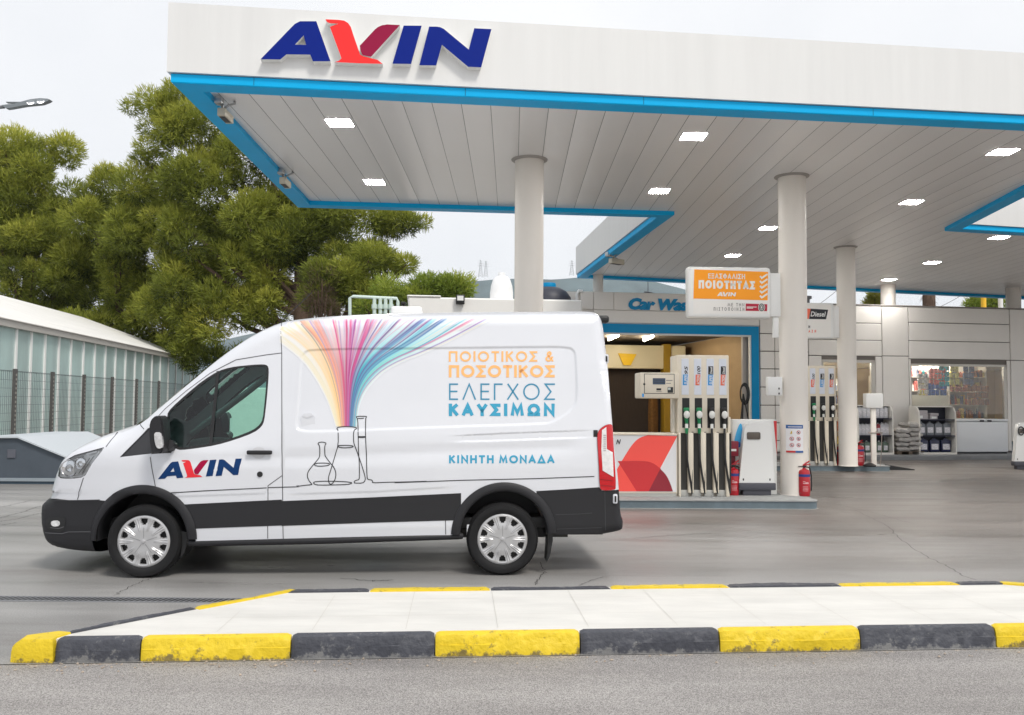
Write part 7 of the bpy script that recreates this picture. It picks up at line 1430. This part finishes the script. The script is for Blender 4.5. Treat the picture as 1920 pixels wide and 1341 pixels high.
# grey steel housing
HF = Frame(-8.6, 16.65, 0.0); o = fthing('steel_housing', 'blue grey steel housing with pitched pale lid on the left behind the van', 'housing', HF); HP = lambda x, y: HF.at(x, y)
A_ = [HP(-150, 900), HP(150, 900), HP(150, 868), HP(118, 856), HP(36, 823), HP(-36, 823), HP(-150, 868)]; HM = mat('housing_paint', lin(80, 88, 98), .5, var=.12, vscale=2.5)
mb = MB(); mb.prism(A_, lambda a, b: (a, 0, b), lambda a, b: (a, 2.6, b)); part('body', mb, HM, o, .3)
mb = MB(); e0 = HP(36, 822); e1 = HP(152, 869.5); e2 = HP(-36, 822); e3 = HP(-152, 869.5)
for p0, p1 in ((e2, e0), (e0, e1), (e3, e2)): mb.add([(p0[0], -.06, p0[1] + .006), (p1[0], -.06, p1[1] + .006), (p1[0], 2.7, p1[1] + .006), (p0[0], 2.7, p0[1] + .006), (p0[0], -.06, p0[1] + .035), (p1[0], -.06, p1[1] + .035), (p1[0], 2.7, p1[1] + .035), (p0[0], 2.7, p0[1] + .035)], [(0, 3, 2, 1), (4, 5, 6, 7), (0, 1, 5, 4), (1, 2, 6, 5), (2, 3, 7, 6), (3, 0, 4, 7)])
part('lid', mb, mat('lid_pale', lin(206, 212, 218), .45, .2), o, .3)
a = HP(14, 859); b = HP(30, 843); part('vent', MB().rbox(a[0], b[0], -.02, .0, a[1], b[1], .006, 1), mat('vent_grey', lin(96, 98, 108), .6), o)
a = HP(-150, 901); b = HP(150, 897); part('rail', MB().box(a[0], b[0], -.05, .02, a[1], b[1]), mat('rail_pale', lin(150, 160, 168), .5), o, None); part('plinth', MB().box(a[0], b[0], -.03, 2.6, -.0, a[1]), mat('plinth_blue', lin(62, 78, 92), .6), o, None)

# ================================================================ TREES
def leaf_mat(name, dark, mid, light, sc1=.55):
    m = bpy.data.materials.new(name); m.use_nodes = True; n = m.node_tree; p = n.nodes['Principled BSDF']; L = n.links.new; MATS[name] = m
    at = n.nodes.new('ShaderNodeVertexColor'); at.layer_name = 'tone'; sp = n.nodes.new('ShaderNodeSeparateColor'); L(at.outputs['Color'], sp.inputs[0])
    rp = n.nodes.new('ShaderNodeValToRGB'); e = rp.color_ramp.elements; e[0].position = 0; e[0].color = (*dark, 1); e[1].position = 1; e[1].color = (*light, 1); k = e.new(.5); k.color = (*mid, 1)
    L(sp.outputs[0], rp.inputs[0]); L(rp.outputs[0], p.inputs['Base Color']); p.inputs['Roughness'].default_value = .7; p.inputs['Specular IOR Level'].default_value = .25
    tl = n.nodes.new('ShaderNodeBsdfTranslucent'); L(rp.outputs[0], tl.inputs['Color']); mx = n.nodes.new('ShaderNodeMixShader'); mx.inputs[0].default_value = .35; L(p.outputs[0], mx.inputs[1]); L(tl.outputs[0], mx.inputs[2]); L(mx.outputs[0], n.nodes['Material Output'].inputs[0]); return m
PINE = leaf_mat('pine_needles', (.028, .046, .012), (.26, .30, .046), (.55, .54, .095)); BUSH = leaf_mat('bush_leaves', (.06, .10, .02), (.24, .32, .05), (.46, .50, .09)); DRY = leaf_mat('dry_twigs', (.06, .042, .028), (.13, .09, .06), (.24, .18, .11)); YEL = leaf_mat('yellow_leaves', (.10, .12, .02), (.26, .26, .04), (.42, .38, .08))
BARK = mat('bark', lin(92, 74, 62), .95, var=.3, vscale=9, bump=.8, bscale=22, stretch=(1, 1, .25))
def crown(name, clumps, m, parent, per=170, tuft=.34, seed=0, org=(0, 0, 0), wdt=.055, up=.35):
    """clumps: (centre, radius, tone): needle tufts set on the surface and through each clump, pointing outward and up"""
    r = np.random.default_rng(seed); V = []; T = []
    for (c, R, tone) in clumps:
        nn = int(per * 2.6 * (R / .9) ** 1.6) + 20; d = r.normal(size=(nn, 3)); d /= np.linalg.norm(d, axis=1)[:, None]; rad = R * (.35 + .65 * r.random(nn) ** .45); P = np.array(c) - org + d * rad[:, None] * np.array([1, 1, .78])
        for sub in range(3):
            ax = d * 1.0 + r.normal(0, .45, (nn, 3)); ax[:, 2] += up; ax /= np.linalg.norm(ax, axis=1)[:, None]; s_ = np.cross(ax, r.normal(size=(nn, 3))); s_ /= np.linalg.norm(s_, axis=1)[:, None] + 1e-9
            ln = tuft * .62 * (.6 + .8 * r.random(nn)); wd = wdt * .62 * (.7 + .7 * r.random(nn)); b0 = P + r.normal(0, .05, (nn, 3)); tip = b0 + ax * ln[:, None]
            V.append(np.stack([b0 - s_ * wd[:, None] * .5, b0 + s_ * wd[:, None] * .5, tip + s_ * wd[:, None] * .22, tip - s_ * wd[:, None] * .22], 1)); tn = np.clip(tone + .22 * (d[:, 2] * .8 - d[:, 1] * .3) + r.normal(0, .10, nn), 0, 1); T.append(np.repeat(tn, 4))  # light painted into the tone: tufts paler on top and front, darker beneath
    V = np.concatenate(V).reshape(-1, 3); T = np.concatenate(T); n4 = len(V) // 4
    me = bpy.data.meshes.new(name); me.vertices.add(len(V)); me.vertices.foreach_set('co', V.astype('f').ravel()); me.loops.add(n4 * 4); me.loops.foreach_set('vertex_index', np.arange(n4 * 4, dtype=np.int32)); me.polygons.add(n4); me.polygons.foreach_set('loop_start', np.arange(0, n4 * 4, 4, dtype=np.int32)); me.polygons.foreach_set('loop_total', np.full(n4, 4, np.int32)); me.update(calc_edges=True)
    ca = me.color_attributes.new('tone', 'FLOAT_COLOR', 'POINT'); ca.data.foreach_set('color', np.column_stack([T, T, T, np.ones(len(T))]).astype('f').ravel()); me.materials.append(m); o = bpy.data.objects.new(name, me); COL.objects.link(o); o.parent = parent; return o
def tree(name, label, blobs, D, m, seed, base_px, cl=.95, dens=1.0, group=None, per=150, trunk_r=.28, tuft=.34, cat='tree', depth=None, wdt=.055):
    """blobs: photo ellipses (cx, cy, rx, ry[, tone]) at distance D; they fix where clumps may stand, each a real volume"""
    r = np.random.default_rng(seed); b = aty(base_px, 860, D); base = np.array([b[0], D, 0.0]); o = thing(name, label, cat, tuple(base), 0, group); cls = []; k = D / FPX
    for bl in blobs:
        cx, cy, rx, ry = bl[:4]; tone = bl[4] if len(bl) > 4 else .45; dz = bl[5] if len(bl) > 5 else 0.0
        c = aty(cx, cy, D + dz); RX, RZ = rx * k, ry * k; RY = min(RX, RZ) * 1.0 if depth is None else depth; nn = max(3, int(dens * (RX * RY + RX * RZ + RY * RZ) / (cl * cl) * 1.15))
        for _ in range(nn):
            d = r.normal(size=3); d /= np.linalg.norm(d); q = .5 + .5 * r.random() ** .5; d[1] = -abs(d[1]) if r.random() < .72 else d[1]
            cc = np.array(c) + d * q * np.array([max(.1, RX - cl * .5), max(.1, RY), max(.1, RZ - cl * .45)]); tt = np.clip(tone + .10 * d[2] + r.normal(0, .13), .02, 1); cls.append((cc, cl * (.42 + .75 * r.random()), tt))  # clumps higher in a blob get a paler tone, top light put into colour
        for _ in range(nn // 3):
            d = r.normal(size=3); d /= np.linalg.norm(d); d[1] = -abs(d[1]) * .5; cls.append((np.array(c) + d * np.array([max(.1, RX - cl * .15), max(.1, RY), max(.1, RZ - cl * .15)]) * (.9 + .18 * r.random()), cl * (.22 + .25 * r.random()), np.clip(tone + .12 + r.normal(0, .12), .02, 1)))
    crown('crown', cls, m, o, per, tuft, seed, base, wdt)
    top = max(c[0][2] for c in cls); mb = MB(); pts = [(0, 0, -.1), (.1, 0, top * .3), (-.1, .1, top * .6), (0.05, 0, top * .85)]; mb.tube(pts, [trunk_r, trunk_r * .8, trunk_r * .5, trunk_r * .15], 10)
    for i in r.choice(len(cls), min(len(cls), 26), replace=False):
        c = cls[i][0] - base; z0 = min(top * .8, max(.8, c[2] * .62)); mb.tube([(0.0, 0, z0), (c[0] * .5, c[1] * .5, z0 + (c[2] - z0) * .35), tuple(c)], [trunk_r * .32, trunk_r * .2, .03], 6)
    part('trunk', mb, BARK, o, .9); return o
GP = 'pine trees behind the greenhouse'
DL = 46.0
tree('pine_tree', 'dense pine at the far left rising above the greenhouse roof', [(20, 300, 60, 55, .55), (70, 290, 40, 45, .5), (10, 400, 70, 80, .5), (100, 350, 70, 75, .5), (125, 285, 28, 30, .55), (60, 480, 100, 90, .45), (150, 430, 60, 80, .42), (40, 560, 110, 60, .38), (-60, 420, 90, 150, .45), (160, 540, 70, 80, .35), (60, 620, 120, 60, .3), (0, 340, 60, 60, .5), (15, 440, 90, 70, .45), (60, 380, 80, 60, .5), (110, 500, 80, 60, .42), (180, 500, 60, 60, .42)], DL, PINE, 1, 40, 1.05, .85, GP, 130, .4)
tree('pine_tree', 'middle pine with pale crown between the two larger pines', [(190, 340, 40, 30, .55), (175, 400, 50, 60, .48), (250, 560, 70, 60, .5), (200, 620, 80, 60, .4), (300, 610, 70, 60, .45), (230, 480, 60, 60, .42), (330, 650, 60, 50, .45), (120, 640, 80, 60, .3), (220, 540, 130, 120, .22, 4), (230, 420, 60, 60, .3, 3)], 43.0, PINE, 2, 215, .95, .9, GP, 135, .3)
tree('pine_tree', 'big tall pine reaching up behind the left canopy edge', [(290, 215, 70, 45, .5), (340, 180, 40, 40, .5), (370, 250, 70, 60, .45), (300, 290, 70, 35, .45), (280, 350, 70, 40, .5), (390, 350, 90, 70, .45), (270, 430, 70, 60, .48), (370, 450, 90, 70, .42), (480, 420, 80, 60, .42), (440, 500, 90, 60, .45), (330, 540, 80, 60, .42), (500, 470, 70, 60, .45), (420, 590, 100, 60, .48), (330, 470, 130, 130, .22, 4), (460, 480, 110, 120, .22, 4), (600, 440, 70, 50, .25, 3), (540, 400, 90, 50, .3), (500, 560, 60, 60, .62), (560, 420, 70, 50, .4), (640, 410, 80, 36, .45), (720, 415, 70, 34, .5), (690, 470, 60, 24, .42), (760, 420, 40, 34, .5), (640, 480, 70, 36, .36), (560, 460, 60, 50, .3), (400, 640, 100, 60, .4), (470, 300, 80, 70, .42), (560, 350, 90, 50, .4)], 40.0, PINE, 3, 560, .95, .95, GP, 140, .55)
tree('pine_tree', 'pine with drooping boughs behind the white pipework', [(650, 520, 70, 30, .45), (700, 490, 60, 20, .4), (620, 560, 70, 40, .4), (680, 555, 60, 36, .42), (600, 520, 40, 36, .32), (750, 500, 40, 22, .42)], 37.0, PINE, 4, 630, .8, 1.1, GP, 150, .35)
tree('young_pine', 'light green young pine above the roof of the white annexe', [(740, 555, 40, 28, .62), (790, 560, 40, 26, .6), (800, 535, 16, 16, .6), (840, 545, 22, 16, .5), (860, 540, 10, 9, .55), (700, 575, 40, 24, .55)], 33.0, BUSH, 5, 760, .6, 1.2, None, 160, .18, .26)
tree('bare_tree', 'dry leafless reddish crown beside the pines', [(600, 535, 22, 40, .35), (592, 575, 28, 26, .3), (622, 582, 20, 20, .5)], 35.5, DRY, 6, 598, .6, .7, None, 34, .22, .42, wdt=.018)
tree('yellow_tree', 'small yellow green tree seen over the shop roof', [(1638, 556, 16, 14, .55), (1640, 572, 20, 14, .5)], 46, YEL, 7, 1638, .6, 1.5, None, 110, .12, .3)
tree('round_tree', 'round green tree over the right end of the shop roof', [(1855, 568, 40, 14, .55), (1870, 566, 30, 12, .5), (1825, 572, 20, 10, .5)], 50, BUSH, 8, 1850, .7, 1.6, None, 120, .15, .3)
o = thing('palm_trunk', 'single dark palm trunk standing behind the shop roof', 'palm', aty(1745, 752, 44) * (1, 1, 0)); zt_ = aty(1745, 555, 44)[2]; mb = MB(); mb.lathe([(.22, 0), (.2, zt_ * .5), (.24, zt_ * .8), (.3, zt_ * .9), (.3, zt_), (.1, zt_ + .5)], n=14); part('trunk', mb, BARK, o)
mb = MB(); r_ = random.Random(2)
for k in range(60): a = r_.uniform(0, 2 * PI); z = zt_ * .85 + r_.uniform(0, .16) * zt_; mb.add([(.26 * math.cos(a), .26 * math.sin(a), z), (.26 * math.cos(a + .2), .26 * math.sin(a + .2), z), (.5 * math.cos(a + .1), .5 * math.sin(a + .1), z - .25)], [(0, 1, 2)])
part('frond_stub', mb, BARK, o, None)
o = thing('yellow_pole', 'yellow pole in front of the round tree over the shop roof', 'pole', aty(1848, 752, 42) * (1, 1, 0)); mb = MB(); mb.cyl((0, 0, 0), (0, 0, aty(1848, 552, 42)[2] + .4), .12, n=12); part('pole', mb, mat('pole_yellow', lin(244, 190, 40), .5), o); mb = MB(); mb.lathe([(.2, 0), (.2, .05), (.13, .08)], n=14); part('base', mb, CONC, o)
o = thing('white_pole', 'white pole between the round tree and the last column over the shop roof', 'pole', aty(1880, 752, 42) * (1, 1, 0)); mb = MB(); mb.cyl((0, 0, 0), (0, 0, aty(1880, 550, 42)[2] + .4), .11, n=12); part('pole', mb, WHITE, o); mb = MB(); mb.lathe([(.2, 0), (.2, .05), (.13, .08)], n=14); part('base', mb, CONC, o)
def wire(p0, p1, D, label):
    a = aty(*p0, D); b = aty(*p1, D); o = thing('overhead_wire', label, 'wire', tuple(a)); mb = MB(); P = [(b - a) * t + np.array([0, 0, -.25 * 4 * t * (1 - t)]) for t in np.linspace(0, 1, 12)]; mb.tube([tuple(p) for p in P], .016, 5); part('wire', mb, DARK, o)
wire((1480, 600), (1580, 535), 60, 'thin wire crossing the sky between the two right columns'); wire((1720, 590), (1830, 535), 60, 'thin wire crossing the sky beside the palm trunk')
o = fthing('roof_vent', 'small cowl on the shop roof between the two right columns', 'vent', BF, bs(1546, 600), 1.0, ZTOP); mb = MB(); mb.cyl((0, 0, 0), (0, 0, .3), .05, n=10); mb.rbox(-.14, .1, -.06, .06, .28, .38, .02); part('cowl', mb, GREYST, o)

hz_ = mesh_obj('haze', [(-1800, -70, -1.1), (2600, -70, -1.1), (2600, 2000, -1.1), (-1800, 2000, -1.1), (-1800, -70, 262), (2600, -70, 262), (2600, 2000, 262), (-1800, 2000, 262)], [(0, 3, 2, 1), (4, 5, 6, 7), (0, 1, 5, 4), (1, 2, 6, 5), (2, 3, 7, 6), (3, 0, 4, 7)], []); SET(hz_, 'stuff')
HZM = bpy.data.materials.new('haze_air'); HZM.use_nodes = True; n = HZM.node_tree; n.nodes.clear(); o_ = n.nodes.new('ShaderNodeOutputMaterial'); pv_ = n.nodes.new('ShaderNodeVolumePrincipled'); pv_.inputs['Color'].default_value = (.90, .95, 1.0, 1); pv_.inputs['Density'].default_value = .00011; pv_.inputs['Anisotropy'].default_value = .2; n.links.new(pv_.outputs[0], o_.inputs['Volume']); hz_.data.materials.append(HZM)
